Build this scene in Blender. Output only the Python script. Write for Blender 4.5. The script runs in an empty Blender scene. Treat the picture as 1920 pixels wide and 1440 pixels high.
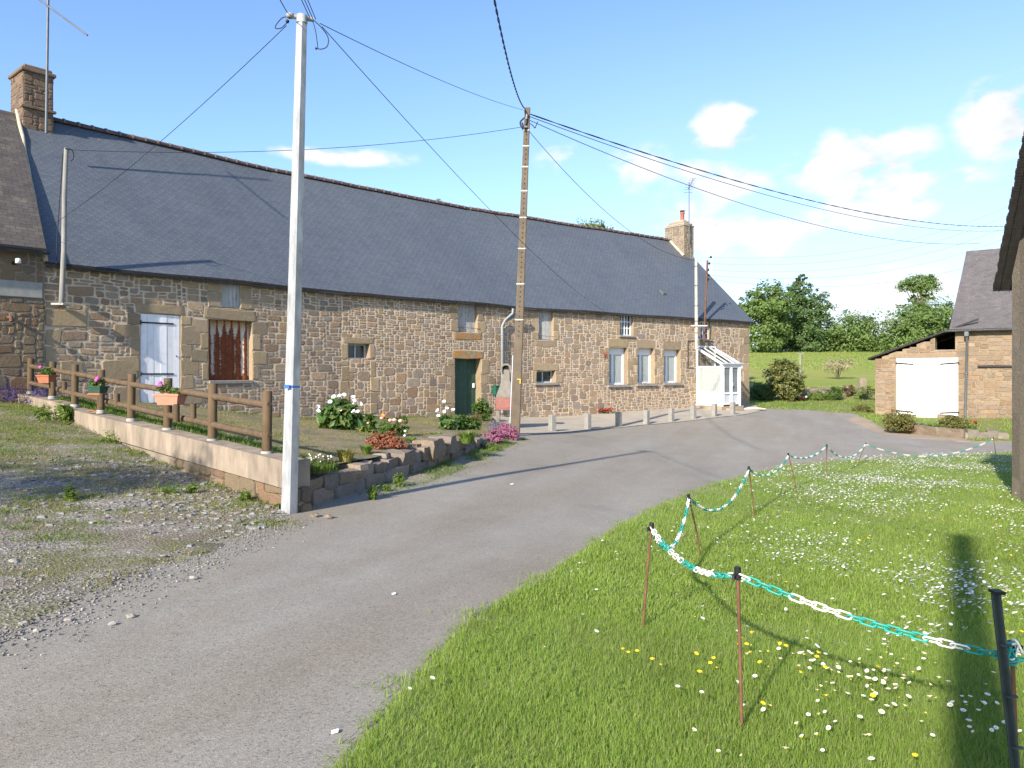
import bpy, bmesh, math, random
import numpy as np
from mathutils import Vector, Matrix, noise
from mathutils.geometry import delaunay_2d_cdt
random.seed(7); RNG = np.random.default_rng(11)
SC = bpy.context.scene
COL = SC.collection
R = math.radians

# ---------------------------------------------------------------- camera, sky, sun, exposure
EYE = 1.65          # eye height above the lane, metres
FPX, CX, HY = 1400.0, 960.0, 695.0   # focal length, centre and horizon of the 1920 px photograph
cd = bpy.data.cameras.new('camera'); cam = bpy.data.objects.new('camera', cd); COL.objects.link(cam)
cam.location = (0, 0, EYE); cam.rotation_euler = (math.pi / 2, 0, 0)
cd.sensor_width = 36; cd.lens = FPX / 1920 * 36; cd.shift_y = (HY - 720) / 1920
cd.clip_start = .05; cd.clip_end = 3000
SC.camera = cam

SUN_AZ, SUN_EL = 30.3, 28.0         # the light travels 30 deg right of straight ahead
trav = Vector((math.sin(R(SUN_AZ)) * math.cos(R(SUN_EL)), math.cos(R(SUN_AZ)) * math.cos(R(SUN_EL)), -math.sin(R(SUN_EL))))
sl = bpy.data.lights.new('sun', 'SUN'); sl.energy = 4.3; sl.angle = R(.8); sl.color = (1.0, .91, .77)
so = bpy.data.objects.new('sun', sl); COL.objects.link(so)
so.rotation_mode = 'QUATERNION'; so.rotation_quaternion = trav.to_track_quat('-Z', 'Y'); so.location = (-20, -30, 30)

VS = SC.view_settings; VS.view_transform = 'Standard'; VS.look = 'None'; VS.gamma = 1; VS.exposure = 1.22
SC.render.film_transparent = False
SC.cycles.max_bounces = 6; SC.cycles.transparent_max_bounces = 8

class NT:
    """small helper for node trees"""
    def __init__(s, nt): s.t = nt; s.x = 0
    def n(s, typ, **kw):
        nd = s.t.nodes.new(typ); s.x += 40; nd.location = (s.x, 0)
        for k, v in kw.items(): setattr(nd, k, v)
        return nd
    def l(s, a, b): s.t.links.new(a, b)
    def put(s, sock, v):
        if isinstance(v, bpy.types.NodeSocket): s.l(v, sock)
        elif v is not None:
            if isinstance(v, (tuple, list)) and len(v) == 3 and sock.type == 'RGBA': v = (*v, 1)
            sock.default_value = v
    def m(s, op, a, b=None, c=None, clamp=False):
        nd = s.n('ShaderNodeMath', operation=op, use_clamp=clamp)
        for i, v in enumerate((a, b, c)):
            if v is not None: s.put(nd.inputs[i], v)
        return nd.outputs[0]
    def v(s, op, a, b=None, scale=None):
        nd = s.n('ShaderNodeVectorMath', operation=op)
        s.put(nd.inputs[0], a)
        if b is not None: s.put(nd.inputs[1], b)
        if scale is not None: s.put(nd.inputs['Scale'], scale)
        return nd.outputs['Value'] if op in ('LENGTH', 'DISTANCE', 'DOT_PRODUCT') else nd.outputs[0]
    def noise(s, vec, scale, detail=4, rough=.55, dist=0):
        nd = s.n('ShaderNodeTexNoise'); s.put(nd.inputs['Vector'], vec)
        nd.inputs['Scale'].default_value = scale; nd.inputs['Detail'].default_value = detail
        nd.inputs['Roughness'].default_value = rough; nd.inputs['Distortion'].default_value = dist
        return nd.outputs['Fac']
    def vor(s, vec, scale, feature='F1', out='Distance', rnd=1):
        nd = s.n('ShaderNodeTexVoronoi', feature=feature); s.put(nd.inputs['Vector'], vec)
        nd.inputs['Scale'].default_value = scale; nd.inputs['Randomness'].default_value = rnd
        return nd.outputs[out]
    def ramp(s, fac, stops, interp='LINEAR'):
        nd = s.n('ShaderNodeValToRGB'); e = nd.color_ramp; e.interpolation = interp
        while len(e.elements) < len(stops): e.elements.new(.5)
        for q, (p, c) in zip(e.elements, stops):
            q.position = p; q.color = (*c, 1) if len(c) == 3 else c
        s.put(nd.inputs[0], fac); return nd.outputs[0]
    def mix(s, fac, a, b, mode='MIX'):
        nd = s.n('ShaderNodeMix', data_type='RGBA', blend_type=mode)
        s.put(nd.inputs[0], fac); s.put(nd.inputs[6], a); s.put(nd.inputs[7], b); return nd.outputs[2]
    def step(s, x, lo, hi):
        nd = s.n('ShaderNodeMapRange', interpolation_type='SMOOTHSTEP')
        s.put(nd.inputs[0], x); nd.inputs[1].default_value = lo; nd.inputs[2].default_value = hi
        return nd.outputs[0]
    def sep(s, vec):
        nd = s.n('ShaderNodeSeparateXYZ'); s.put(nd.inputs[0], vec); return nd.outputs
    def comb(s, x, y, z):
        nd = s.n('ShaderNodeCombineXYZ')
        for i, q in enumerate((x, y, z)): s.put(nd.inputs[i], q)
        return nd.outputs[0]

W = bpy.data.worlds.new('World'); SC.world = W; W.use_nodes = True
def build_world():
    g = NT(W.node_tree); bg = W.node_tree.nodes['Background']
    sky = g.n('ShaderNodeTexSky'); sky.sky_type = 'NISHITA'; sky.sun_disc = False
    sky.sun_elevation = R(SUN_EL); sky.sun_rotation = R(180 + SUN_AZ)
    sky.air_density = 1.0; sky.dust_density = .6; sky.ozone_density = 1.6
    tc = g.n('ShaderNodeTexCoord').outputs['Generated']
    x, y, z = g.sep(tc)
    az = g.m('ARCTAN2', x, y); el = g.m('ARCSINE', z)
    base = g.comb(az, g.m('MULTIPLY', el, 1.7), 0)
    n1 = g.noise(base, 14, 8, .58, .15); n2 = g.noise(base, 7, 5, .55)
    # cumulus banks: (azimuth, elevation, half width, half height, strength), degrees
    banks = [(16.2, 17.2, 2.5, 1.8, 1.0), (15.2, 13.2, 4.6, 2.4, .66), (24.8, 14.2, 4.6, 2.1, .92), (29.8, 12.4, 3.6, 1.0, .85),
             (26.0, 11.0, 3.4, 1.6, .95), (18.5, 10.0, 7.0, 1.8, .85), (33.6, 15.6, 2.6, 2.8, 1.0), (-12.5, 15.6, 6.0, .75, .62),
             (3.6, 16.0, 3.0, 1.5, .45), (9.5, 14.9, 3.4, 2.2, .50), (27.5, 4.5, 9, 3.2, .55), (8.0, 7.0, 9, 1.8, .5), (40, 8, 6, 3, .8),
             (75, 14, 16, 6, .8), (-80, 18, 18, 6, .8), (120, 22, 20, 8, .8), (-130, 20, 20, 8, .8), (-60, 9, 20, 3, .7)]
    tot = None
    for a, e, w, h, k in banks:
        dx = g.m('MULTIPLY', g.m('SUBTRACT', az, R(a)), 1 / R(w)); dy = g.m('MULTIPLY', g.m('SUBTRACT', el, R(e)), 1 / R(h))
        d = g.m('ADD', g.m('MULTIPLY', dx, dx), g.m('MULTIPLY', dy, dy))
        b = g.m('MULTIPLY', g.m('EXPONENT', g.m('MULTIPLY', d, -.9)), k)
        tot = b if tot is None else g.m('MAXIMUM', tot, b)
    k = g.m('ADD', 1, g.m('ADD', g.m('MULTIPLY', g.m('SUBTRACT', n1, .5), 2.8), g.m('MULTIPLY', g.m('SUBTRACT', n2, .5), 2.2)))
    dens = g.m('MULTIPLY', tot, k); cov = g.step(dens, .26, .66)
    # thin milky veil growing towards the skyline on the right
    veil = g.m('MULTIPLY', g.step(el, R(30), R(1)), g.step(az, R(-22), R(26)))
    veil = g.m('MULTIPLY', veil, .50)
    back = g.step(y, .35, -.1)                    # hardly any veil overhead or behind
    veil = g.m('MULTIPLY', veil, g.m('SUBTRACT', 1, back))
    shade = g.ramp(g.noise(base, 14, 4), [(.33, (3.0, 3.05, 3.35)), (.52, (4.0, 3.98, 4.0))])
    sk = g.mix(1, sky.outputs[0], (.80, .915, 1.12), 'MULTIPLY')
    c = g.mix(veil, sk, (2.75, 3.12, 3.6))
    c = g.mix(g.m('MULTIPLY', cov, .90), c, shade)
    g.l(c, bg.inputs[0]); bg.inputs[1].default_value = .118
build_world()

# ---------------------------------------------------------------- coordinates and terrain
def P(px, py, Y):
    """the point Y metres ahead that the photograph shows at (px, py)"""
    return Vector(((px - CX) / FPX * Y, Y, EYE - (py - HY) / FPX * Y))

GP = [(0,0,0),(-4,0,.06),(4,0,-.1),(-2.6,8.65,.0),(-1,4,0),(-3.7,5.4,.1),(-6.7,9.8,.36),(-7.7,13,.70),(-10.3,15,.96),(-14,10,.9),(-10.1,16.1,1.06),
      (-7.7,18,.78),(-6.3,20.3,.42),(-5.9,20.9,.3),(-1.7,25.6,.12),(.8,27.7,-.1),(8,33,-.02),(11.35,35.7,.05),(0,19.25,0),(1.2,22.3,-.15),(8.6,29.2,-.1),
      (3.3,18.5,-.35),(1.6,5,-.13),(3.4,10.5,-.38),(6.7,15.8,-.55),(7.7,11.6,-.32),(15.4,25.4,-.65),(14,28,-.65),(18,35.5,-.55),(22,32.7,-.45),(12.5,34.5,-.2),
      (16,36,-.4),(13,41.8,0),(20,41,0),(11,41.8,.05),(12,21,-.6),(-1,13,-.02),(-.6,16,-.02)]
def tps(pts, lam=.02):
    p = np.array(pts, float); xy = p[:, :2]; n = len(p)
    d = np.linalg.norm(xy[:, None] - xy[None], axis=2); K = np.where(d > 0, d * d * np.log(d + 1e-9), 0) + lam * n * np.eye(n)
    Q = np.c_[np.ones(n), xy]; A = np.block([[K, Q], [Q.T, np.zeros((3, 3))]])
    w = np.linalg.solve(A, np.r_[p[:, 2], 0, 0, 0])
    def f(x, y):
        x = np.asarray(x, float); y = np.asarray(y, float)
        d = np.sqrt((x[..., None] - xy[:, 0]) ** 2 + (y[..., None] - xy[:, 1]) ** 2)
        return (np.where(d > 0, d * d * np.log(d + 1e-9), 0) * w[:n]).sum(-1) + w[n] + w[n + 1] * x + w[n + 2] * y
    return f
_near = tps(GP)
def gz(x, y):
    x = np.asarray(x, float); y = np.asarray(y, float)
    zn = _near(np.clip(x, -13, 24), np.clip(y, -3, 41))
    zf = np.interp(y, [38, 41.9, 42.6, 52, 62, 75, 100, 112, 150, 500], [-.1, .0, .70, 1.18, 1.87, 2.65, 4.15, 4.6, 4.6, 2])
    t = np.clip((y - 37) / 4, 0, 1); t = t * t * (3 - 2 * t)
    return zn * (1 - t) + zf * t
def gz1(x, y): return float(gz(x, y))
def hit(px, py, f=gz, y0=1.2, y1=160):
    """where the sight line of a photograph pixel meets the terrain f"""
    Y = np.geomspace(y0, y1, 3000); X = (px - CX) / FPX * Y; Z = EYE - (py - HY) / FPX * Y
    k = int(np.argmax(Z < f(X, Y))); return Vector((X[k], Y[k], float(f(X[k], Y[k]))))
# raised garden in front of the house
GG = [(-2.5,9.4,.40),(-1.6,11.2,.33),(-.9,12.6,.30),(-.7,15,.26),(-.2,18.6,.10),(0,19.6,.03),(-1.7,25.5,.12),(.5,27.3,-.08),(-5.9,20.8,.28),(-7.7,17.9,.75),(-9.8,15.6,1.06),(-5,12,.62),(-4,16,.4),(-2,20,.2),(-6,16,.55),(.2,23,-.03)]
gg = tps(GG)

# ---------------------------------------------------------------- object helpers
ORG = {}
def tag(o, label=None, cat=None, group=None, kind=None):
    for k, v in (('label', label), ('category', cat), ('group', group), ('kind', kind)):
        if v: o[k] = v
    return o
def thing(name, loc, label, cat, group=None):
    o = bpy.data.objects.new(name, None); COL.objects.link(o); o.location = loc; o.empty_display_size = .1
    ORG[o.name] = Vector(loc); return tag(o, label, cat, group)
def link(name, me, parent=None):
    o = bpy.data.objects.new(name, me); COL.objects.link(o)
    if parent is not None:
        o.parent = parent; ORG[o.name] = ORG[parent.name]
        if parent.type == 'MESH' and parent.parent is None: pass
    else: ORG[o.name] = Vector((0, 0, 0))
    return o
class MB:
    """collects shapes in world coordinates and links them as one mesh object"""
    def __init__(s): s.V = []; s.F = []; s.M = []; s.U = []; s.S = []
    def add(s, vs, fs, mi=0, uv=None, smooth=False):
        b = len(s.V); s.V += [tuple(v) for v in vs]
        s.U += [tuple(u) for u in uv] if uv is not None else [(v[0] + v[1], v[2]) for v in vs]
        for f in fs: s.F.append([b + i for i in f]); s.M.append(mi); s.S.append(smooth)
        return s
    def hexa(s, o, a, b, c, mi=0, bev=0):
        """block from corner o with edge vectors a, b, c"""
        o, a, b, c = Vector(o), Vector(a), Vector(b), Vector(c)
        if a.cross(b).dot(c) < 0: o, a = o + a, -a
        if bev <= 0:
            v = [o, o + a, o + a + b, o + b, o + c, o + a + c, o + a + b + c, o + b + c]
            return s.add(v, [(3, 2, 1, 0), (4, 5, 6, 7), (0, 1, 5, 4), (1, 2, 6, 5), (2, 3, 7, 6), (3, 0, 4, 7)], mi)
        la, lb, lc = a.length, b.length, c.length; e = min(bev, la * .3, lb * .3, lc * .3)
        ua, ub, uc = a / la, b / lb, c / lc; bm = bmesh.new()
        bmesh.ops.create_cube(bm, size=1)
        for v in bm.verts: v.co = Vector(((v.co.x + .5) * la, (v.co.y + .5) * lb, (v.co.z + .5) * lc))
        bmesh.ops.bevel(bm, geom=bm.edges[:], offset=e, segments=1, affect='EDGES')
        bm.verts.ensure_lookup_table()
        v = [o + ua * q.co.x + ub * q.co.y + uc * q.co.z for q in bm.verts]
        f = [[q.index for q in p.verts] for p in bm.faces]; bm.free()
        return s.add(v, f, mi)
    def box(s, c, sz, rz=0, mi=0, bev=0):
        """box by the centre of its base"""
        ca, sa = math.cos(rz), math.sin(rz); ax, ay = Vector((ca, sa, 0)), Vector((-sa, ca, 0))
        o = Vector(c) - ax * sz[0] / 2 - ay * sz[1] / 2
        return s.hexa(o, ax * sz[0], ay * sz[1], Vector((0, 0, sz[2])), mi, bev)
    def tube(s, pts, rad, n=8, mi=0, cap=True, smooth=True, rot=0):
        pts = [Vector(p) for p in pts]; k = len(pts)
        rad = [rad] * k if not isinstance(rad, (list, tuple)) else rad
        vs = []; up = None
        for i, p in enumerate(pts):
            d = (pts[min(i + 1, k - 1)] - pts[max(i - 1, 0)]).normalized()
            if up is None: up = Vector((0, 0, 1)) if abs(d.z) < .9 else Vector((0, 1, 0))
            sd = d.cross(up)
            if sd.length < 1e-6: sd = d.orthogonal()
            sd.normalize(); up = sd.cross(d).normalized()
            for j in range(n):
                a = 2 * math.pi * j / n + rot; vs.append(p + (sd * math.cos(a) + up * math.sin(a)) * rad[i])
        fs = [(i * n + j, i * n + (j + 1) % n, (i + 1) * n + (j + 1) % n, (i + 1) * n + j) for i in range(k - 1) for j in range(n)]
        s.add(vs, fs, mi, smooth=smooth)
        if cap: s.add(vs[:n], [tuple(range(n - 1, -1, -1))], mi); s.add(vs[-n:], [tuple(range(n))], mi)
        return s
    def blob(s, c, r, seed=0, amp=.18, sub=2, mi=0, smooth=True, fr=1.3):
        bm = bmesh.new(); bmesh.ops.create_icosphere(bm, subdivisions=sub, radius=1)
        r = r if isinstance(r, (tuple, list)) else (r, r, r); c = Vector(c)
        vs = []
        for v in bm.verts:
            k = 1 + amp * noise.noise(v.co * fr + Vector((seed * 7.3, seed * 3.1, 0)))
            vs.append(c + Vector((v.co.x * r[0] * k, v.co.y * r[1] * k, v.co.z * r[2] * k)))
        bm.verts.index_update(); fs = [[q.index for q in f.verts] for f in bm.faces]; bm.free()
        return s.add(vs, fs, mi, smooth=smooth)
    def lathe(s, c, prof, n=12, mi=0, smooth=True):
        c = Vector(c); vs = [c + Vector((math.cos(2 * math.pi * j / n) * r, math.sin(2 * math.pi * j / n) * r, z)) for r, z in prof for j in range(n)]
        fs = [(i * n + j, i * n + (j + 1) % n, (i + 1) * n + (j + 1) % n, (i + 1) * n + j) for i in range(len(prof) - 1) for j in range(n)]
        s.add(vs, fs, mi, smooth=smooth)
        return s.add(vs[-n:], [tuple(range(n))], mi)
    def build(s, name, mats, parent=None):
        me = bpy.data.meshes.new(name); o = link(name, me, parent); L = ORG[o.name]
        me.from_pydata([(v[0] - L.x, v[1] - L.y, v[2] - L.z) for v in s.V], [], s.F)
        for m in (mats if isinstance(mats, (list, tuple)) else [mats]): me.materials.append(m)
        me.polygons.foreach_set('material_index', s.M); me.polygons.foreach_set('use_smooth', s.S)
        ul = me.uv_layers.new(name='UVMap'); li = np.zeros(len(me.loops), np.int32); me.loops.foreach_get('vertex_index', li)
        ul.data.foreach_set('uv', np.array(s.U, np.float32)[li].ravel())
        me.update(); return o
def npmesh(name, V, F, mat, parent=None, smooth=False, mi=None):
    """fast mesh from numpy: V (n,3) world coordinates, F (m,k)"""
    me = bpy.data.meshes.new(name); o = link(name, me, parent); L = ORG[o.name]
    V = np.asarray(V, np.float32) - np.array(L, np.float32); F = np.asarray(F, np.int32); m, k = F.shape
    me.vertices.add(len(V)); me.vertices.foreach_set('co', V.ravel())
    me.loops.add(m * k); me.loops.foreach_set('vertex_index', F.ravel())
    me.polygons.add(m); me.polygons.foreach_set('loop_start', np.arange(0, m * k, k, dtype=np.int32))
    for q in (mat if isinstance(mat, (list, tuple)) else [mat]): me.materials.append(q)
    if mi is not None: me.polygons.foreach_set('material_index', np.asarray(mi, np.int32))
    me.polygons.foreach_set('use_smooth', np.full(m, smooth)); me.update(calc_edges=True); me.validate(); return o
def copy_tree(o, loc=None, rz=None, parent=None, scale=None):
    c = o.copy(); COL.objects.link(c)
    if parent is not None: c.parent = parent
    if loc is not None: c.location = loc
    if rz is not None: c.rotation_euler = (0, 0, rz)
    if scale is not None: c.scale = scale if isinstance(scale, (tuple, list)) else (scale,) * 3
    for ch in [q for q in COL.objects if q.parent == o]: copy_tree(ch, parent=c)
    return c
# ---------------------------------------------------------------- materials
def newmat(name):
    m = bpy.data.materials.new(name); m.use_nodes = True; g = NT(m.node_tree)
    b = m.node_tree.nodes['Principled BSDF']; return m, g, b
def fin(g, b, col, rough=.85, bump=None, bstr=.3, bdist=.02, metal=0, spec=.3):
    g.put(b.inputs['Base Color'], col); g.put(b.inputs['Roughness'], rough); b.inputs['Metallic'].default_value = metal
    b.inputs['Specular IOR Level'].default_value = spec
    if bump is not None:
        bp = g.n('ShaderNodeBump'); bp.inputs['Strength'].default_value = bstr; bp.inputs['Distance'].default_value = bdist
        g.l(bump, bp.inputs['Height']); g.l(bp.outputs[0], b.inputs['Normal'])
def pos(g): return g.n('ShaderNodeNewGeometry').outputs['Position']
def island(g): return g.n('ShaderNodeNewGeometry').outputs['Random Per Island']
def plain(name, c, rough=.7, var=.25, scale=6, bump=.25, bscale=40, metal=0, spec=.3, isl=0, stretch=(1, 1, 1), bdist=.004):
    m, g, b = newmat(name); p = g.v('MULTIPLY', pos(g), stretch)
    n = g.noise(p, scale, 6, .6)
    lo = tuple(q * (1 - var) for q in c); hi = tuple(min(1, q * (1 + var)) for q in c)
    col = g.ramp(n, [(.28, lo), (.72, hi)])
    if isl:
        k = g.m('ADD', 1 - isl, g.m('MULTIPLY', island(g), 2 * isl))
        col = g.mix(1, col, g.comb(k, k, k), 'MULTIPLY')
    fin(g, b, col, rough, g.noise(p, bscale, 4) if bump else None, bump, bdist, metal, spec); return m
def stone_mat(name, cols, grain=55, lich=.25, bstr=.6, light=1.0):
    """rough granite: one tone per stone, speckled grain, pale lichen"""
    m, g, b = newmat(name); p = pos(g); r = island(g); k = len(cols)
    col = g.ramp(r, [((i + .5) / k, tuple(q * light for q in c)) for i, c in enumerate(cols)], 'CONSTANT' if False else 'LINEAR')
    r2 = g.m('FRACT', g.m('MULTIPLY', r, 37.7)); v = g.m('ADD', .86, g.m('MULTIPLY', r2, .30))
    n = g.noise(p, 7, 6, .65); f = g.noise(p, grain, 3, .7)
    v = g.m('MULTIPLY', v, g.m('ADD', .72, g.m('MULTIPLY', n, .56))); v = g.m('MULTIPLY', v, g.m('ADD', .62, g.m('MULTIPLY', f, .76)))
    col = g.mix(1, col, g.comb(v, v, v), 'MULTIPLY')
    li = g.step(g.noise(p, 11, 6, .7), .60, .75); col = g.mix(g.m('MULTIPLY', li, lich), col, (.42, .38, .29))
    h = g.m('ADD', g.m('MULTIPLY', g.noise(p, 16, 6, .7), 1.0), g.m('MULTIPLY', f, .35))
    fin(g, b, col, .92, h, bstr, .035, spec=.2); return m
M = {}
STONE = [(0.232, 0.160, 0.099), (0.193, 0.155, 0.116), (0.261, 0.185, 0.116), (0.179, 0.140, 0.110), (0.215, 0.145, 0.095), (0.222, 0.185, 0.145), (0.285, 0.205, 0.133), (0.183, 0.155, 0.133), (0.246, 0.175, 0.110), (0.207, 0.165, 0.122)]
M['rubble'] = stone_mat('rubble_stone', STONE, light=1.2)
M['dressed'] = stone_mat('dressed_granite', [(.25, .19, .12), (.23, .18, .12), (.27, .205, .125), (.24, .185, .13), (.285, .215, .135)], 70, .12, .35, light=1.1)
def lichen_mat():
    m, g, b = newmat('lichened_granite'); p = pos(g); f = g.noise(p, 60, 4, .7); n = g.noise(p, 7, 6, .6)
    c = g.ramp(n, [(.3, (.20, .155, .10)), (.7, (.30, .235, .15))]); k = g.step(g.noise(p, 5.5, 6, .65), .50, .58); c = g.mix(g.m('MULTIPLY', k, .85), c, (.42, .17, .03))
    fin(g, b, c, .95, f, .4, .02, spec=.2); return m
M['lichen'] = lichen_mat()
M['rubble_old'] = stone_mat('weathered_rubble', [(.20, .15, .095), (.185, .145, .10), (.22, .16, .10), (.21, .13, .08), (.17, .14, .11), (.235, .175, .105)], light=.80)
M['rubble_barn'] = stone_mat('ochre_rubble', [(0.285, 0.215, 0.152), (0.257, 0.190, 0.128), (0.314, 0.235, 0.165), (0.237, 0.185, 0.140), (0.275, 0.190, 0.122)], light=.80)
M['wallrock'] = stone_mat('garden_wall_stone', [(.22, .175, .135), (.19, .165, .15), (.235, .175, .12), (.20, .18, .165), (.25, .19, .125), (.18, .15, .12)], 40, .3, .7)
M['rockery'] = stone_mat('rockery_stone', [(.26, .22, .18), (.22, .19, .16), (.30, .25, .19), (.2, .17, .14)], 30, .3, .6, light=.72)
def mortar(name, c):
    m, g, b = newmat(name); p = pos(g)
    col = g.ramp(g.noise(p, 3, 6, .6), [(.3, tuple(q * .78 for q in c)), (.7, tuple(min(1, q * 1.12) for q in c))])
    col = g.mix(g.m('MULTIPLY', g.noise(p, 45, 3), .25), col, (.2, .16, .11))
    fin(g, b, col, .95, g.noise(p, 35, 5, .7), .4, .02, spec=.1); return m
M['mortar'] = mortar('lime_mortar', (.57, .465, .345))
M['mortar_old'] = mortar('grey_mortar', (.24, .205, .165))
M['mortar_barn'] = mortar('earth_mortar', (.26, .20, .13))
M['render'] = mortar('cement_render', (.34, .265, .20))

def slate(name, cols, w=.22, h=.125, hooks=.0, moss=0., rough=.55, spec=.45):
    m, g, b = newmat(name); uv = g.n('ShaderNodeUVMap').outputs[0]; u, v, _ = g.sep(uv)
    row = g.m('FLOOR', g.m('DIVIDE', v, h)); off = g.m('MULTIPLY', g.m('FRACT', g.m('MULTIPLY', row, .5)), w)
    cu = g.m('DIVIDE', g.m('ADD', u, off), w); fu = g.m('FRACT', cu); fv = g.m('FRACT', g.m('DIVIDE', v, h))
    cell = g.comb(g.m('FLOOR', cu), row, 0)
    wn = g.n('ShaderNodeTexWhiteNoise', noise_dimensions='2D'); g.l(cell, wn.inputs['Vector']); rv = wn.outputs['Value']
    col = g.ramp(rv, [(i / max(1, len(cols) - 1), c) for i, c in enumerate(cols)])
    n = g.noise(g.comb(u, g.m('MULTIPLY', v, .8), 0), .55, 6, .62); k = g.m('ADD', .78, g.m('MULTIPLY', n, .44)); col = g.mix(1, col, g.comb(k, k, k), 'MULTIPLY')
    st = g.noise(g.comb(g.m('MULTIPLY', u, 3.5), g.m('MULTIPLY', v, .35), 0), 1, 4); k2 = g.m('ADD', .88, g.m('MULTIPLY', st, .24)); col = g.mix(1, col, g.comb(k2, k2, k2), 'MULTIPLY')
    ju = g.m('LESS_THAN', g.m('ABSOLUTE', g.m('SUBTRACT', fu, .5)), .478); jv = g.m('GREATER_THAN', fv, .06)
    joint = g.m('MULTIPLY', ju, jv); col = g.mix(g.m('SUBTRACT', 1, joint), col, tuple(q * .66 for q in cols[0]))
    if hooks:
        d = g.m('MULTIPLY', g.m('LESS_THAN', g.m('ABSOLUTE', g.m('SUBTRACT', fu, .5)), .055), g.m('LESS_THAN', g.m('ABSOLUTE', g.m('SUBTRACT', fv, .16)), .15))
        d = g.m('MULTIPLY', d, g.m('GREATER_THAN', g.noise(cell, .37, 2), .42)); col = g.mix(g.m('MULTIPLY', d, hooks), col, (.5, .52, .56))
    if moss:
        ms = g.step(g.noise(g.comb(u, v, 0), 2.3, 7, .7), .52, .72); col = g.mix(g.m('MULTIPLY', ms, moss), col, (.19, .165, .12))
        sp = g.step(g.noise(g.comb(u, g.m('MULTIPLY', v, 2), 0), 13, 4, .7), .62, .7); col = g.mix(g.m('MULTIPLY', sp, moss * .7), col, (.30, .27, .22))
    bd = g.step(g.noise(g.comb(u, v, 3), 9, 2, .5), .765, .79); col = g.mix(g.m('MULTIPLY', bd, .5), col, (.45, .45, .43))
    hgt = g.m('ADD', g.m('MULTIPLY', g.m('SUBTRACT', 1, fv), .8), g.m('ADD', g.m('MULTIPLY', rv, .3), g.m('MULTIPLY', joint, .4)))
    rr = g.m('ADD', rough - .08, g.m('MULTIPLY', rv, .2))
    fin(g, b, col, rr, hgt, .35, .010, spec=spec); return m
M['slate'] = slate('blue_slate', [(.076, .087, .102), (.081, .092, .107), (.086, .097, .112), (.078, .089, .104)], hooks=.13)
M['slate_old'] = slate('old_slate', [(.060, .052, .048), (.085, .074, .066), (.072, .062, .058), (.10, .088, .075)], moss=.55, rough=.8, spec=.2)
M['slate_barn'] = slate('purple_slate', [(.085, .078, .082), (.11, .10, .10), (.095, .086, .088)], moss=.45, rough=.75, spec=.25)
M['slate_edge'] = plain('slate_edge', (.03, .028, .028), .8, .3, 8, .3)
M['ridge'] = plain('ridge_tile', (.095, .062, .056), .8, .35, 5, .3, isl=.25)
M['ridge_mortar'] = plain('ridge_mortar', (.17, .14, .125), .9, .2)
M['flash'] = plain('lime_fillet', (.42, .36, .27), .95, .25, 4)
M['zinc'] = plain('zinc', (.12, .13, .14), .5, .15, 4, .1, metal=.3)
M['galv'] = plain('galvanised_pipe', (.20, .215, .225), .5, .12, 5, .1, metal=.2)
M['gut_dark'] = plain('dark_gutter', (.10, .105, .115), .5, .2)
def paint(name, c, worn, amt=.35, rough=.6, vscale=14):
    """painted boards with weathering streaks that run down the grain"""
    m, g, b = newmat(name); p = g.v('MULTIPLY', pos(g), (1, 1, .12)); p2 = pos(g)
    n = g.noise(p, vscale, 6, .65); f = g.noise(p2, 5, 6, .7)
    k = g.step(g.m('ADD', g.m('MULTIPLY', n, .65), g.m('MULTIPLY', f, .45)), .52, .74); r = island(g)
    v = g.m('ADD', .88, g.m('MULTIPLY', r, .24)); col = g.mix(1, c, g.comb(v, v, v), 'MULTIPLY')
    col = g.mix(g.m('MULTIPLY', k, amt), col, worn); fin(g, b, col, rough, n, .25, .004, spec=.3); return m
M['white_boards'] = paint('white_boards', (.74, .73, .74), (.46, .45, .47), .5)
M['white_barn'] = paint('bright_white_boards', (.80, .79, .76), (.55, .48, .38), .35)
M['grey_boards'] = paint('bare_grey_boards', (.36, .35, .33), (.13, .125, .12), .85, .85, 22)
M['green_boards'] = paint('dark_green_boards', (.026, .068, .042), (.085, .115, .085), .75, .6, 20)
M['iron'] = plain('black_iron', (.025, .022, .03), .6, .3, 10, .2)
M['pvc'] = plain('white_upvc', (.66, .67, .68), .35, .03, 3, 0)
M['pvc_grey'] = plain('pale_grey_panel', (.48, .50, .54), .45, .04, 3, 0)
M['sill'] = plain('cement_sill', (.22, .20, .18), .9, .2, 8, .4)
M['dark'] = plain('dark_interior', (.012, .011, .010), .9, .2)
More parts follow.
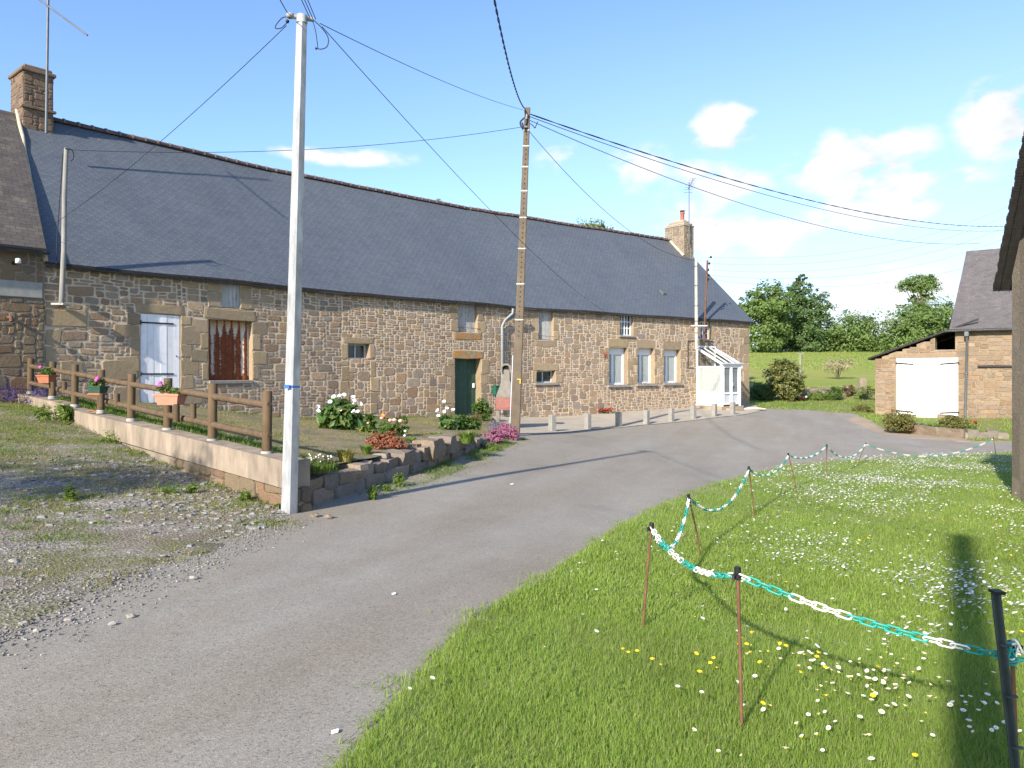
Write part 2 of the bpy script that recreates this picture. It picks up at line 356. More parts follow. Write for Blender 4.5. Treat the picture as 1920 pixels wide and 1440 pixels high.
def rust_mat():
    m, g, b = newmat('rusted_white_sheet'); u, v, _ = g.sep(g.n('ShaderNodeUVMap').outputs[0]); p = pos(g)
    st = g.noise(g.comb(g.m('MULTIPLY', u, 9), g.m('MULTIPLY', v, 2.0), 0), 2.2, 6, .7)
    fine = g.noise(g.comb(g.m('MULTIPLY', u, 6), g.m('MULTIPLY', v, 16), 0), 2.0, 5, .75)
    cen = g.m('SUBTRACT', 1, g.m('MULTIPLY', g.m('ABSOLUTE', g.m('SUBTRACT', u, .50)), 1.75))     # rust concentrates on the middle ribs
    hig = g.step(v, .98, .62)
    groove = g.m('ABSOLUTE', g.m('SUBTRACT', g.m('FRACT', g.m('MULTIPLY', u, 6)), .5))
    k = g.m('ADD', g.m('MULTIPLY', g.m('MULTIPLY', cen, hig), .85), g.m('MULTIPLY', g.m('SUBTRACT', g.m('SUBTRACT', .5, groove), .2), 1.5))
    k = g.m('ADD', k, g.m('ADD', g.m('MULTIPLY', g.m('SUBTRACT', st, .5), .9), g.m('MULTIPLY', g.m('SUBTRACT', fine, .5), 1.5)))
    bot = g.step(v, .12, .0); k = g.m('ADD', k, g.m('MULTIPLY', bot, .8)); k = g.step(k, .14, .40)
    rust = g.ramp(g.noise(p, 12, 5, .7), [(.3, (.10, .028, .012)), (.7, (.22, .062, .022))])
    wht = g.ramp(fine, [(.3, (.40, .33, .25)), (.65, (.62, .57, .50))])
    tan = g.mix(g.step(v, .80, .96), wht, (.42, .27, .13))
    fin(g, b, g.mix(k, tan, rust), .8, fine, .3, .006, spec=.25); return m
M['rust_sheet'] = rust_mat()
M['rust'] = plain('rusty_iron', (.13, .062, .036), .85, .4, 9, .4)
def glass_mat(name, tint=(.04, .045, .05), curtain=None):
    m, g, b = newmat(name); fin(g, b, curtain if curtain else tint, .06, spec=.45)
    b.inputs['Coat Weight'].default_value = .1; b.inputs['Coat Roughness'].default_value = .03; return m
M['glass'] = glass_mat('dark_window_glass')
M['glass_grey'] = glass_mat('grey_door_glass', (.16, .19, .20))
def curtain_mat():
    m, g, b = newmat('net_curtain'); u, v, _ = g.sep(g.n('ShaderNodeUVMap').outputs[0])
    f = g.m('SINE', g.m('ADD', g.m('MULTIPLY', u, 60), g.m('MULTIPLY', g.noise(g.comb(u, g.m('MULTIPLY', v, .3), 0), 3), 14)))
    l = g.noise(g.comb(u, v, 0), 60, 2); k = g.m('ADD', .86, g.m('ADD', g.m('MULTIPLY', f, .05), g.m('MULTIPLY', l, .16)))
    col = g.mix(1, (.32, .355, .34), g.comb(k, k, k), 'MULTIPLY'); fin(g, b, col, .8, f, .25, .01)
    b.inputs['Coat Weight'].default_value = .35; b.inputs['Coat Roughness'].default_value = .04; return m
M['curtain'] = curtain_mat()
def clear_mat():
    m, g, b = newmat('clear_glass'); out = m.node_tree.nodes['Material Output']
    t = g.n('ShaderNodeBsdfTransparent'); t.inputs[0].default_value = (.80, .84, .84, 1); gl = g.n('ShaderNodeBsdfGlossy'); gl.inputs['Roughness'].default_value = .03
    mx = g.n('ShaderNodeMixShader'); mx.inputs[0].default_value = .14; g.l(t.outputs[0], mx.inputs[1]); g.l(gl.outputs[0], mx.inputs[2]); g.l(mx.outputs[0], out.inputs[0]); return m
M['clear'] = clear_mat()
M['concrete'] = plain('pale_concrete', (.27, .265, .245), .9, .22, 5, .45, 60)
M['bollard'] = plain('bollard_concrete', (.23, .22, .20), .9, .16, 6, .45, 70)
M['pole_conc'] = plain('brown_concrete', (.12, .095, .068), .92, .22, 4, .6, 45)
M['coping'] = plain('cement_coping', (.235, .19, .145), .92, .42, 4.5, .5, 40, stretch=(1, 1, .35))
M['band'] = plain('white_band', (.50, .48, .44), .6, .06)
M['steel'] = plain('galvanised_steel', (.32, .325, .33), .5, .38, 9, .15, 30, metal=.12, stretch=(1, 1, .3))
M['wood_post'] = plain('weathered_log', (.09, .060, .033), .85, .38, 9, .5, 40, stretch=(1, 1, .25), isl=.18)
M['wood_rail'] = plain('weathered_rail', (.095, .064, .038), .85, .32, 9, .5, 40, isl=.18)
M['old_wood'] = plain('silver_grey_wood', (.22, .21, .195), .9, .25, 9, .4, 40, stretch=(1, 1, .2))
M['white_post'] = plain('flaking_white_post', (.42, .39, .35), .8, .3, 9, .3, 40, stretch=(1, 1, .3))
M['terra'] = plain('terracotta', (.32, .115, .06), .8, .15, 8, .2)
M['terra_pale'] = plain('pale_terracotta', (.42, .19, .125), .75, .12, 8, .2)
M['box_green'] = plain('dark_green_plastic', (.03, .075, .05), .5, .15)
M['bbq_conc'] = plain('barbecue_concrete', (.18, .165, .14), .95, .2, 9, .7, 90)
M['bbq_red'] = plain('pink_refractory_brick', (.25, .11, .09), .9, .18, 12, .4, 50)
M['mail_green'] = plain('green_painted_steel', (.012, .085, .055), .45, .1)
M['blue'] = plain('blue_strap', (.03, .12, .36), .5, .1)
M['black'] = plain('black_plastic', (.012, .012, .013), .5, .2)
M['wire'] = plain('black_cable', (.012, .013, .018), .6, .1)
M['yellow'] = plain('yellow_tag', (.7, .48, .05), .5, .1)
M['chain_w'] = plain('white_plastic', (.76, .72, .66), .45, .06)
M['chain_g'] = plain('turquoise_plastic', (.02, .29, .235), .42, .08)
M['post_grey'] = plain('dark_painted_steel', (.045, .055, .055), .55, .25, 12)
M['asph_soil'] = plain('bare_soil', (.20, .155, .105), .95, .3, 3, .5, 30)
M['paper'] = plain('white_paper', (.8, .8, .8), .7, .03)

def road_mat():
    m, g, b = newmat('chip_seal_asphalt'); p = pos(g); x, y, z = g.sep(p)
    q = g.comb(g.m('SUBTRACT', g.m('MULTIPLY', x, .9), g.m('MULTIPLY', y, .35)), g.m('MULTIPLY', g.m('ADD', g.m('MULTIPLY', x, .35), g.m('MULTIPLY', y, .9)), .16), 0)
    big = g.noise(q, 1.1, 6, .6); mid = g.noise(p, 1.3, 6, .6); chip = g.vor(p, 115, out='Color'); cr, cg_, cb = g.sep(chip)
    col = g.ramp(big, [(.32, (.205, .176, .135)), (.50, (.232, .207, .168)), (.66, (.250, .231, .196))])
    k = g.m('ADD', .72, g.m('ADD', g.m('MULTIPLY', mid, .36), g.m('MULTIPLY', g.noise(p, 9, 4, .7), .22))); col = g.mix(1, col, g.comb(k, k, k), 'MULTIPLY')
    sp = g.m('ADD', .80, g.m('MULTIPLY', cr, .40)); col = g.mix(1, col, g.comb(sp, sp, sp), 'MULTIPLY')
    wt = g.m('GREATER_THAN', cg_, .965); col = g.mix(g.m('MULTIPLY', wt, .4), col, (.40, .37, .31))
    dk = g.m('LESS_THAN', cg_, .04); col = g.mix(g.m('MULTIPLY', dk, .6), col, (.06, .055, .05))
    # worn dark oily patches with a shape of their own
    st = g.step(g.noise(p, .55, 4, .55), .60, .74); col = g.mix(g.m('MULTIPLY', st, .35), col, (.115, .10, .085))
    fin(g, b, col, .78, g.m('ADD', g.vor(p, 115), g.m('MULTIPLY', mid, .5)), .35, .004, spec=.4); return m
M['road'] = road_mat()
def gravel_mat():
    m, g, b = newmat('stony_lot'); p = pos(g); n = g.noise(p, .9, 6, .62); ch = g.vor(p, 34, out='Color'); cr, cg_, cb = g.sep(ch); fine = g.noise(p, 60, 4, .7)
    col = g.ramp(cr, [(0, (.14, .118, .092)), (.5, (.25, .225, .19)), (.85, (.34, .315, .28)), (1, (.40, .38, .345))])
    dirt = g.ramp(fine, [(.3, (.145, .12, .09)), (.7, (.235, .20, .155))]); col = g.mix(g.step(n, .44, .58), col, dirt)
    gn = g.step(g.noise(g.v('ADD', p, (7, 3, 0)), .8, 6, .68), .47, .60); col = g.mix(g.m('MULTIPLY', gn, .7), col, g.ramp(fine, [(.3, (.085, .095, .03)), (.7, (.20, .185, .07))]))
    fin(g, b, col, .95, g.m('ADD', g.vor(p, 34), fine), .8, .015, spec=.15); return m
M['gravel'] = gravel_mat()
def soil_grass(name, green, dry, scale=1.2, mixlo=.40, mixhi=.62):
    m, g, b = newmat(name); p = pos(g); n = g.noise(p, scale, 7, .65); f = g.noise(p, 38, 5, .75)
    a = g.ramp(f, [(.25, tuple(q * .6 for q in green)), (.75, tuple(q * 1.25 for q in green))]); d = g.ramp(f, [(.25, tuple(q * .65 for q in dry)), (.75, tuple(q * 1.25 for q in dry))])
    fin(g, b, g.mix(g.step(n, mixlo, mixhi), a, d), .95, f, .7, .03, spec=.12); return m
M['lawn'] = soil_grass('lawn_base', (.17, .25, .06), (.22, .25, .09))
M['field'] = soil_grass('meadow', (.215, .26, .055), (.26, .265, .07), .25)
M['yardgrass'] = soil_grass('rough_grass', (.15, .20, .045), (.20, .195, .08), .5)
M['garden'] = soil_grass('dry_garden_turf', (.15, .145, .075), (.235, .19, .125), 1.6, .36, .58)
M['paving'] = plain('cement_paving', (.34, .30, .24), .92, .16, 1.2, .3, 40)
M['sand_edge'] = plain('sandy_road_edge', (.185, .155, .115), .95, .25, 3, .5, 60)
M['dirt'] = plain('sandy_dirt', (.30, .235, .16), .95, .25, 1.5, .5, 30)

def leaf_mat(name, cols, trans=.35, rough=.6, isl=True, gloss=.25):
    m, g, b = newmat(name); out = m.node_tree.nodes['Material Output']; r = island(g); k = len(cols)
    col = g.ramp(r, [(i / max(1, k - 1), c) for i, c in enumerate(cols)])
    n = g.noise(pos(g), 1.6, 4, .65); n2 = g.noise(pos(g), .45, 3); v = g.m('ADD', .55, g.m('ADD', g.m('MULTIPLY', n, .5), g.m('MULTIPLY', n2, .4))); col = g.mix(1, col, g.comb(v, v, v), 'MULTIPLY')
    fin(g, b, col, rough, spec=gloss)
    t = g.n('ShaderNodeBsdfTranslucent'); g.l(g.mix(1, col, (1.25, 1.3, .7), 'MULTIPLY'), t.inputs[0])
    mx = g.n('ShaderNodeMixShader'); mx.inputs[0].default_value = trans; g.l(b.outputs[0], mx.inputs[1]); g.l(t.outputs[0], mx.inputs[2]); g.l(mx.outputs[0], out.inputs[0]); return m
M['blade'] = leaf_mat('grass_blade', [(.215, .315, .054), (.25, .355, .066), (.29, .39, .082), (.235, .33, .066), (.38, .39, .18)], .55)
M['weed'] = leaf_mat('weed_leaf', [(.10, .17, .03), (.14, .21, .038), (.18, .23, .055)], .4)
M['moss'] = leaf_mat('dry_tuft', [(.22, .22, .05), (.28, .255, .08), (.18, .20, .045), (.33, .29, .13)], .4)
M['tree1'] = leaf_mat('oak_leaf', [(.115, .18, .055), (.14, .21, .06), (.165, .24, .072), (.195, .265, .085)], .45)
M['tree2'] = leaf_mat('hedge_leaf', [(.085, .145, .052), (.105, .17, .058), (.13, .195, .068)], .42)
M['bark'] = plain('bark', (.075, .06, .042), .95, .3, 6, .6, 20)
M['lily_leaf'] = leaf_mat('lily_leaf', [(.05, .115, .026), (.07, .145, .03), (.095, .17, .04), (.17, .20, .05)], .35, .42, gloss=.4)
M['bush_leaf'] = leaf_mat('bush_leaf', [(.055, .115, .02), (.08, .15, .028), (.11, .18, .035)], .35)
M['cam_leaf'] = leaf_mat('glossy_leaf', [(.06, .08, .02), (.095, .115, .028), (.13, .14, .033), (.20, .16, .04)], .15, .4, gloss=.45)
M['russet'] = leaf_mat('russet_leaf', [(.20, .062, .036), (.26, .095, .048), (.32, .13, .065), (.16, .05, .035)], .2)
M['pink'] = leaf_mat('pink_heather', [(.36, .10, .22), (.46, .17, .31), (.28, .09, .16), (.22, .14, .10)], .2)
M['lav'] = leaf_mat('lavender', [(.17, .16, .18), (.22, .18, .28), (.15, .16, .11)], .2)
M['purple'] = leaf_mat('purple_flower', [(.055, .03, .16), (.09, .045, .24), (.05, .06, .06)], .2)
M['yel_leaf'] = leaf_mat('variegated_leaf', [(.36, .32, .07), (.42, .36, .10), (.20, .22, .06)], .3)
M['sage_leaf'] = leaf_mat('grey_green_leaf', [(.13, .145, .085), (.17, .18, .11), (.11, .13, .06)], .25)
M['blossom'] = leaf_mat('pale_blossom', [(.42, .35, .24), (.36, .30, .20), (.30, .27, .15), (.46, .38, .30)], .3)
M['brown_leaf'] = leaf_mat('bronze_leaf', [(.13, .075, .045), (.17, .10, .05), (.10, .085, .035)], .2)
M['olive_leaf'] = leaf_mat('olive_leaf', [(.09, .095, .025), (.13, .125, .03), (.16, .15, .045), (.07, .08, .02)], .25)
M['petal_w'] = plain('white_petal', (.70, .69, .65), .6, .05)
M['petal_o'] = plain('orange_petal', (.75, .20, .04), .6, .1)
M['petal_p'] = plain('pink_petal', (.75, .36, .33), .6, .1)
M['petal_m'] = plain('magenta_petal', (.62, .08, .36), .6, .1)
M['petal_r'] = plain('red_petal', (.27, .02, .02), .6, .1)
M['petal_y'] = plain('yellow_petal', (.80, .52, .02), .5, .08)
# ---------------------------------------------------------------- plan of the long house
def ray(px): return (px - CX) / FPX
def chain(dirs, pxs, x, z):
    out = []
    for d, px in zip(dirs, pxs):
        t = math.tan(R(d)); z2 = (t * z - x) / (t - ray(px)); x, z = ray(px) * z2, z2; out.append(Vector((x, z)))
    return out
_A = Vector((ray(300) * 18, 18.0)); _t = math.tan(R(40))
_za = (_t * 18 - _A.x) / (_t - ray(82)); V0 = Vector((ray(82) * _za, _za))
VB, VC, VD = chain((40, 46, 53), (640, 1000, 1405), _A.x, _A.y)
_d0 = (VB - V0).normalized(); VL = V0 - _d0 * 7
PL = [VL, V0, VB, VC, VD]
PS = [-7.0, 0.0]
for a, b in zip(PL[1:-1], PL[2:]): PS.append(PS[-1] + (b - a).length)
S_END = PS[-1]
def seg(s):
    for i in range(len(PL) - 2):
        if s < PS[i + 1]: return i
    return len(PL) - 2
def wdir(s): i = seg(s); return (PL[i + 1] - PL[i]).normalized()
def wp(s, z, d=0):
    """point on the house front: s along it, z up, d out towards the yard"""
    i = seg(s); u = (PL[i + 1] - PL[i]).normalized(); q = PL[i] + u * (s - PS[i])
    return Vector((q.x + u.y * d, q.y - u.x * d, z))
def wn(s): u = wdir(s); return Vector((u.y, -u.x, 0))
def s_of(px, d=0):
    r = ray(px)
    for i in range(len(PL) - 1):
        u = (PL[i + 1] - PL[i]).normalized(); n = Vector((u.y, -u.x)); a = PL[i] + n * d
        den = u.x - r * u.y; t = (r * a.y - a.x) / den
        if -.02 <= t <= (PL[i + 1] - PL[i]).length + .02: return PS[i] + t
    return S_END
def z_of(px, py, d=0):
    Y = wp(s_of(px, d), 0, d).y; return EYE - (py - HY) / FPX * Y
EAVE, RIDGE, RD = 4.02, 8.40, 4.3

# ---------------------------------------------------------------- the ground and its surfaces
def inpoly(x, y, poly):
    c = np.zeros(x.shape, bool); n = len(poly); j = n - 1
    for i in range(n):
        xi, yi = poly[i]; xj, yj = poly[j]
        m = ((yi > y) != (yj > y)) & (x < (xj - xi) * (y - yi) / (yj - yi + 1e-12) + xi); c ^= m; j = i
    return c
def hx(*pp, f=gz): return [tuple(hit(a, b, f)[:2]) for a, b in pp]
def resample(poly, st, jit, seed):
    rr = random.Random(seed); o = []
    for a, b in zip(poly, poly[1:] + poly[:1]):
        a, b = Vector(a), Vector(b); k = max(1, int((b - a).length / st)); nrm = Vector((-(b - a).y, (b - a).x)).normalized() if (b - a).length else Vector((0, 0))
        for i in range(k):
            p = a.lerp(b, i / k)
            if jit: p = p + nrm * (noise.noise(Vector((p.x * 2.1, p.y * 2.1, seed))) * jit * 1.6 + rr.uniform(-.35, .35) * jit)
            o.append((p.x, p.y))
    return o
def patch(name, poly, f, off, st, mat, jit=0, edge=None, dip=0, extra=None):
    out = resample(poly, edge or st, jit, len(name)); a = np.array(out)
    x0, y0 = a.min(0); x1, y1 = a.max(0)
    gx, gy = np.meshgrid(np.arange(x0, x1, st), np.arange(y0, y1, st)); gx = gx.ravel() + RNG.uniform(-.05, .05, gx.size) * st; gy = gy.ravel() + RNG.uniform(-.05, .05, gy.size) * st
    k = inpoly(gx, gy, out); pts = [Vector(p) for p in out] + [Vector(p) for p in zip(gx[k], gy[k])]; n = len(out)
    vs, es, fs, ov, *_ = delaunay_2d_cdt(pts, [(i, (i + 1) % n) for i in range(n)], [], 1, 1e-4)
    v = np.array([(p.x, p.y) for p in vs]); z = f(v[:, 0], v[:, 1]) + off
    if extra: z = z + extra(v[:, 0], v[:, 1])
    if dip: z = z - dip * np.array([any(i < n for i in q) for q in ov])      # the rim sinks into the layer below
    F = np.array([t if (v[t[1]][0] - v[t[0]][0]) * (v[t[2]][1] - v[t[0]][1]) - (v[t[1]][1] - v[t[0]][1]) * (v[t[2]][0] - v[t[0]][0]) > 0 else t[::-1] for t in fs])
    o = npmesh(name, np.c_[v, z], F, mat, smooth=True); tag(o, kind='structure')
    return o
def grid_sheet(name, xs, ys, zf, mat):
    X, Y = np.meshgrid(xs, ys); Z = zf(X, Y); nx, ny = len(xs), len(ys)
    i = np.arange(nx * ny).reshape(ny, nx); F = np.c_[i[:-1, :-1].ravel(), i[:-1, 1:].ravel(), i[1:, 1:].ravel(), i[1:, :-1].ravel()]
    return tag(npmesh(name, np.c_[X.ravel(), Y.ravel(), Z.ravel()], F, mat, smooth=True), kind='structure')
xs = np.r_[-1500, -500, -200, -90, -50, np.arange(-34, 41, 2.0), 50, 70, 120, 250, 600, 1500]; ys = np.r_[-1200, -300, -80, -30, -12, np.arange(-6, 64, 2.0), 70, 80, 90, 100, 112, 130, 160, 250, 500, 1000, 1800]
grid_sheet('ground', xs, ys, lambda X, Y: gz(X, Y) - np.where(Y < 44, .14, .16), M['yardgrass'])
grid_sheet('field', np.arange(-30, 91, 2.0), np.r_[np.arange(42.5, 70, .8), np.arange(70, 118, 2)], lambda X, Y: gz(X, Y), M['field'])
LAWN = hx((655,1440),(740,1332),(850,1212),(905,1160),(1000,1105),(1090,1045),(1170,988),(1240,950),(1310,921),(1400,893),(1480,874),(1560,866),(1640,862),(1760,857),(1890,850))
LAWN = [(-3.4, -2.5), (-2.0, 1.0)] + LAWN + [(16.5, 20.5), (16, 10), (12, -2.5)]
GRAV = hx((540,972),(480,1002),(400,1032),(260,1092),(120,1152),(0,1215))
_wl = hx((521,946),(440,912),(300,856),(150,800),(40,756))
GRAV = _wl[:1] + GRAV + [(-4.6, 3.0), (-8, 1), (-18, 0), (-18, 9), (-15.5, 12), (-12.8, 13.2)] + [tuple(wp(-1.5, 0, -.1)[:2]), tuple(wp(-.9, 0, -.1)[:2])] + [_wl[4], _wl[3], _wl[2], _wl[1]]
ROAD = [(-12, -4), (-12, 3), (-6.5, 6), (-3.2, 9.3)] + hx((560,944),(650,920),(720,900),(800,874),(860,850),(905,830),(985,812),(1100,800),(1300,782),(1420,766),(1440,766),(1520,769),(1600,775),(1635,786),(1655,803),(1810,818),(1895,822)) + [(20, 24), (20, 17), (16, 8), (12, -4)]
rut = lambda x, y: .012 * np.sin(x * .9 + y * .3) * np.sin(y * .5)
patch('road', ROAD, gz, 0, .4, M['road'], edge=.4)
patch('gravel_lot', GRAV, gz, .012, .35, M['gravel'], .12, .15, dip=.03, extra=lambda x, y: .012 * np.sin(x * 3.1) * np.sin(y * 2.7))
patch('lawn', LAWN, gz, .03, .4, M['lawn'], .07, .14, dip=.05, extra=lambda x, y: .015 * np.sin(x * 2.3 + 1) * np.sin(y * 1.9))
YARD = hx((1400,759),(1440,767),(1520,770),(1600,776),(1622,786),(1648,790)) + [(20.5, 36.8), (24, 43), (11, 43), (9.5, 38.5)]
patch('grass_verge', YARD, gz, .02, 1.0, M['yardgrass'], .05, .3, dip=.04)
DIRT = hx((1588,779),(1640,786),(1660,806),(1810,819),(1893,822),(1893,832),(1800,829),(1700,822),(1650,814),(1612,801),(1585,789))
patch('dirt_verge', DIRT, gz, .012, .5, M['dirt'], .06, .3, dip=.03)
BARNG = hx((1662,806),(1750,812),(1806,817),(1815,829),(1893,828)) + [(19, 23), (26, 27), (25, 34), (22, 34.2), (17.4, 37.2), (16.4, 35.0)]
patch('barn_grass', BARNG, gz, .03, .6, M['yardgrass'], .05, .3, dip=.04)
PAVE = hx((962,818),(985,817),(1030,813),(1100,807),(1200,798),(1300,789),(1380,780),(1425,771)) + [tuple(wp(S_END + .15, 0, .3)[:2])] + [tuple(wp(s, 0, -.12)[:2]) for s in (S_END + .15, PS[3] + 6, PS[3], s_of(925))]
patch('paving', PAVE, gz, .016, .5, M['paving'])
STW = hx((548,955),(600,940),(650,926),(720,903),(800,877),(860,854),(905,834),(950,819))      # foot of the dry stone edging along the lane
FN, FF = Vector((-2.66, 8.93)), Vector((-9.72, 15.25))                                  # the fence line, near and far end
GARD = [(-2.75, 9.15)] + [(x - .12, y + .16) for x, y in STW[1:]] + [tuple(wp(s, 0, -.1)[:2]) for s in (s_of(925), s_of(800), PS[2], s_of(400), .3)] + [(FF.x + .1, FF.y + .1)]
patch('garden_bed', GARD, gg, 0, .3, M['garden'], extra=lambda x, y: .02 * np.sin(x * 2.7) * np.sin(y * 3.3))
def wy(x, y): return gg(x, y)
# ---------------------------------------------------------------- rubble masonry
def pack(s0, s1, z0, z1, cw, ch, sizes, obst, seed):
    """fit stones of mixed sizes into the strip, leaving out the obstacles; returns (s, z, w, h)"""
    rr = random.Random(seed); nx, nz = max(1, round((s1 - s0) / cw)), max(1, round((z1 - z0) / ch)); cw, ch = (s1 - s0) / nx, (z1 - z0) / nz
    occ = np.zeros((nz, nx), bool)
    for a, b, c, d in obst:
        i0, i1 = (a - s0) / cw, (b - s0) / cw; j0, j1 = (c - z0) / ch, (d - z0) / ch
        occ[max(0, int(round(j0))):max(0, min(nz, int(round(j1)))), max(0, int(round(i0))):max(0, min(nx, int(round(i1))))] = True
    out = []; sz = [q[:2] for q in sizes]; wt = [q[2] for q in sizes]
    for j in range(nz):
        for i in range(nx):
            if occ[j, i]: continue
            for t in range(14):
                w, h = rr.choices(sz, wt)[0] if t < 12 else (1, 1)
                if i + w <= nx and j + h <= nz and not occ[j:j + h, i:i + w].any(): break
            occ[j:j + h, i:i + w] = True; out.append((s0 + i * cw, z0 + j * ch, w * cw, h * ch))
    return out
def stone(mb, fn, s, z, w, h, mi, rr, joint=.015, proud=.011, warp=1.0, rnd=.24):
    """one stone: rounded outline, bulging face"""
    x0, x1, y0, y1 = s + joint, s + w - joint, z + joint * .8, z + h - joint * .8
    if x1 - x0 < .03 or y1 - y0 < .025: return
    m = min(x1 - x0, y1 - y0); c = [m * rnd * rr.uniform(.5, 1.3) for _ in range(4)]; jt = m * .08; sk = rr.uniform(-.16, .16) * (y1 - y0) * (1 if warp else 0); sl_ = rr.uniform(-.07, .07) * (1 if warp else 0)
    o = [(x0 + c[0], y0), ((x0 + x1) / 2, y0 - jt * .4), (x1 - c[1], y0), (x1 - c[1] * .3, y0 + c[1] * .3), (x1, y0 + c[1]), (x1, y1 - c[2]), (x1 - c[2] * .3, y1 - c[2] * .3), (x1 - c[2], y1), ((x0 + x1) / 2, y1 + jt * .4), (x0 + c[3], y1), (x0 + c[3] * .3, y1 - c[3] * .3), (x0, y1 - c[3]), (x0, y0 + c[0]), (x0 + c[0] * .3, y0 + c[0] * .3)]
    o = [(a + rr.uniform(-jt, jt), b + rr.uniform(-jt, jt)) for a, b in o]
    mx_, my_ = (x0 + x1) / 2, (y0 + y1) / 2; o = [(a + sk * (b - my_) / (y1 - y0), b + sl_ * min(a - mx_, .12)) for a, b in o]
    if warp: o = [(a + warp * .045 * noise.noise((a * 1.3, b * 1.3, 1.7)), b + warp * .04 * noise.noise((a * .9, b * 1.7, 9.2))) for a, b in o]
    cx, cy = sum(q[0] for q in o) / len(o), sum(q[1] for q in o) / len(o)
    p = proud * rr.uniform(.55, 1.3); tx, ty = rr.uniform(-.35, .35), rr.uniform(-.35, .35); ins = 1 - min(.42, rr.uniform(.014, .022) / m * 2)
    n = len(o); v = [fn(a, b, -.004) for a, b in o] + [fn(cx + (a - cx) * (1 - (1 - ins) * .35), cy + (b - cy) * (1 - (1 - ins) * .35), p * .62) for a, b in o]
    v += [fn(cx + (a - cx) * ins, cy + (b - cy) * ins, p * (1 + tx * (a - cx) / (x1 - x0) + ty * (b - cy) / (y1 - y0))) for a, b in o] + [fn(cx, cy, p * 1.03)]
    f = [(i, (i + 1) % n, n + (i + 1) % n, n + i) for i in range(n)] + [(n + i, n + (i + 1) % n, 2 * n + (i + 1) % n, 2 * n + i) for i in range(n)] + [(2 * n + i, 2 * n + (i + 1) % n, 3 * n) for i in range(n)]
    mb.add(v, f, mi, smooth=False)
def sheet(mb, fn, ss, zs, holes, mi, d=0, top=None):
    """the mortar face behind the stones, open where the holes are"""
    ss = sorted({round(q, 4) for q in ss}); zs = sorted({round(q, 4) for q in zs})
    for a, b in zip(ss, ss[1:]):
        for c, e in zip(zs, zs[1:]):
            m, k = (a + b) / 2, (c + e) / 2
            if any(h[0] < m < h[1] and h[2] < k < h[3] for h in holes): continue
            if top and k > top(m): continue
            t = [min(e, top(q)) if top else e for q in (a, b)]
            mb.add([fn(a, c, d), fn(b, c, d), fn(b, t[1], d), fn(a, t[0], d)], [(0, 1, 2, 3)], mi)
def reveal(mb, fn, h, depth, mi, front=.0):
    a, b, c, e = h
    for p, q in (((a, c), (a, e)), ((b, e), (b, c)), ((a, e), (b, e)), ((b, c), (a, c))):
        mb.add([fn(*p, front), fn(*q, front), fn(*q, -depth), fn(*p, -depth)], [(0, 1, 2, 3)], mi)
SZ_A = [(2, 2, 6), (3, 2, 7), (4, 2, 4), (2, 1, 3), (3, 1, 3), (1, 2, 2), (1, 1, 1), (4, 3, 1.2), (5, 3, .8)]
SZ_B = [(2, 2, 5), (3, 2, 5), (2, 1, 5), (3, 1, 4), (1, 1, 3), (1, 2, 2), (4, 2, 2), (4, 3, .8)]
SZ_L = [(4, 3, 4), (3, 3, 4), (5, 3, 3), (3, 2, 4), (4, 4, 2), (2, 2, 3), (2, 3, 2), (1, 2, 1)]
SZ_M = [(2, 2, 5), (3, 2, 5), (3, 3, 3), (4, 3, 2.5), (5, 3, 1.2), (2, 1, 4), (3, 1, 3), (1, 1, 2), (1, 2, 2), (4, 4, .8)]

# ---------------------------------------------------------------- the long stone house
house = thing('stone_farmhouse', wp(9, 0), 'long stone farmhouse with blue slate roof, white windows and a white glazed porch', 'farmhouse')
def op(x0, x1, y0, y1):
    s0, s1 = s_of(x0), s_of(x1); return (s0, s1, z_of(x0, y1), z_of(x0, y0))
O = dict(white_door=op(263, 338, 587, 762), rust=op(391, 473, 598, 713.5), vent=op(416, 450, 520, 577), smallwin=op(653, 693, 644, 673), blocked=op(655, 693, 676, 778),
         hatch=op(859, 895, 566, 622), green=op(853, 901, 672, 782), hatch2=op(1010, 1037, 579, 637), small2=op(1006, 1041, 695, 718),
         w1=op(1142, 1176, 651, 722), w2=op(1195.5, 1226.5, 652.5, 720), w3=op(1245, 1275, 655, 718.5), up1=op(1163, 1187, 588, 629), up2=op(1312, 1332, 602, 636))
WHOLES = [v for k, v in O.items() if k != 'blocked']
rr = random.Random(5)
wall = MB(); dressed = []
def dress(a, b, c, e, proud=.018, mi=1): dressed.append((a, b, c, e)); stone(wall, wp, a, c, b - a, e - c, mi, rr, .009, proud, 0, .10)
def frame_stones(o, lint=.28, ext=.15, seed=0, sill=False, lmi=1, jmb=(.22, .46), hs=(.30, .48), bot=True):
    a, b, c, e = o; q = random.Random(seed)
    dress(a - ext, b + ext, e, min(e + lint, EAVE - .03), mi=lmi)
    for side in (0, 1):
        z = c - (.0 if bot else 0); k = q.random() < .5
        while z < e - .05:
            h = min(q.uniform(*hs), e - z); h = e - z if e - z - h < .14 else h; w = q.uniform(jmb[1] * .8, jmb[1]) if k else q.uniform(jmb[0] * .8, jmb[0] * 1.2); k = not k
            dress(a - w, a, z, z + h) if side == 0 else dress(b, b + w, z, z + h); z += h
frame_stones(O['white_door'], .25, .13, 1, jmb=(.30, .62)); frame_stones(O['rust'], .28, .14, 2, jmb=(.22, .50)); frame_stones(O['smallwin'], .20, .2, 3, jmb=(.22, .30))
frame_stones(O['blocked'], .001, .0, 4, jmb=(.26, .36)); frame_stones(O['green'], .28, .16, 5, jmb=(.30, .48), lmi=3); frame_stones(O['small2'], .28, .2, 6, jmb=(.25, .4))
for i, k in enumerate(('w1', 'w2', 'w3')): frame_stones(O[k], .36, .10, 7 + i, jmb=(.16, .34), hs=(.28, .42))
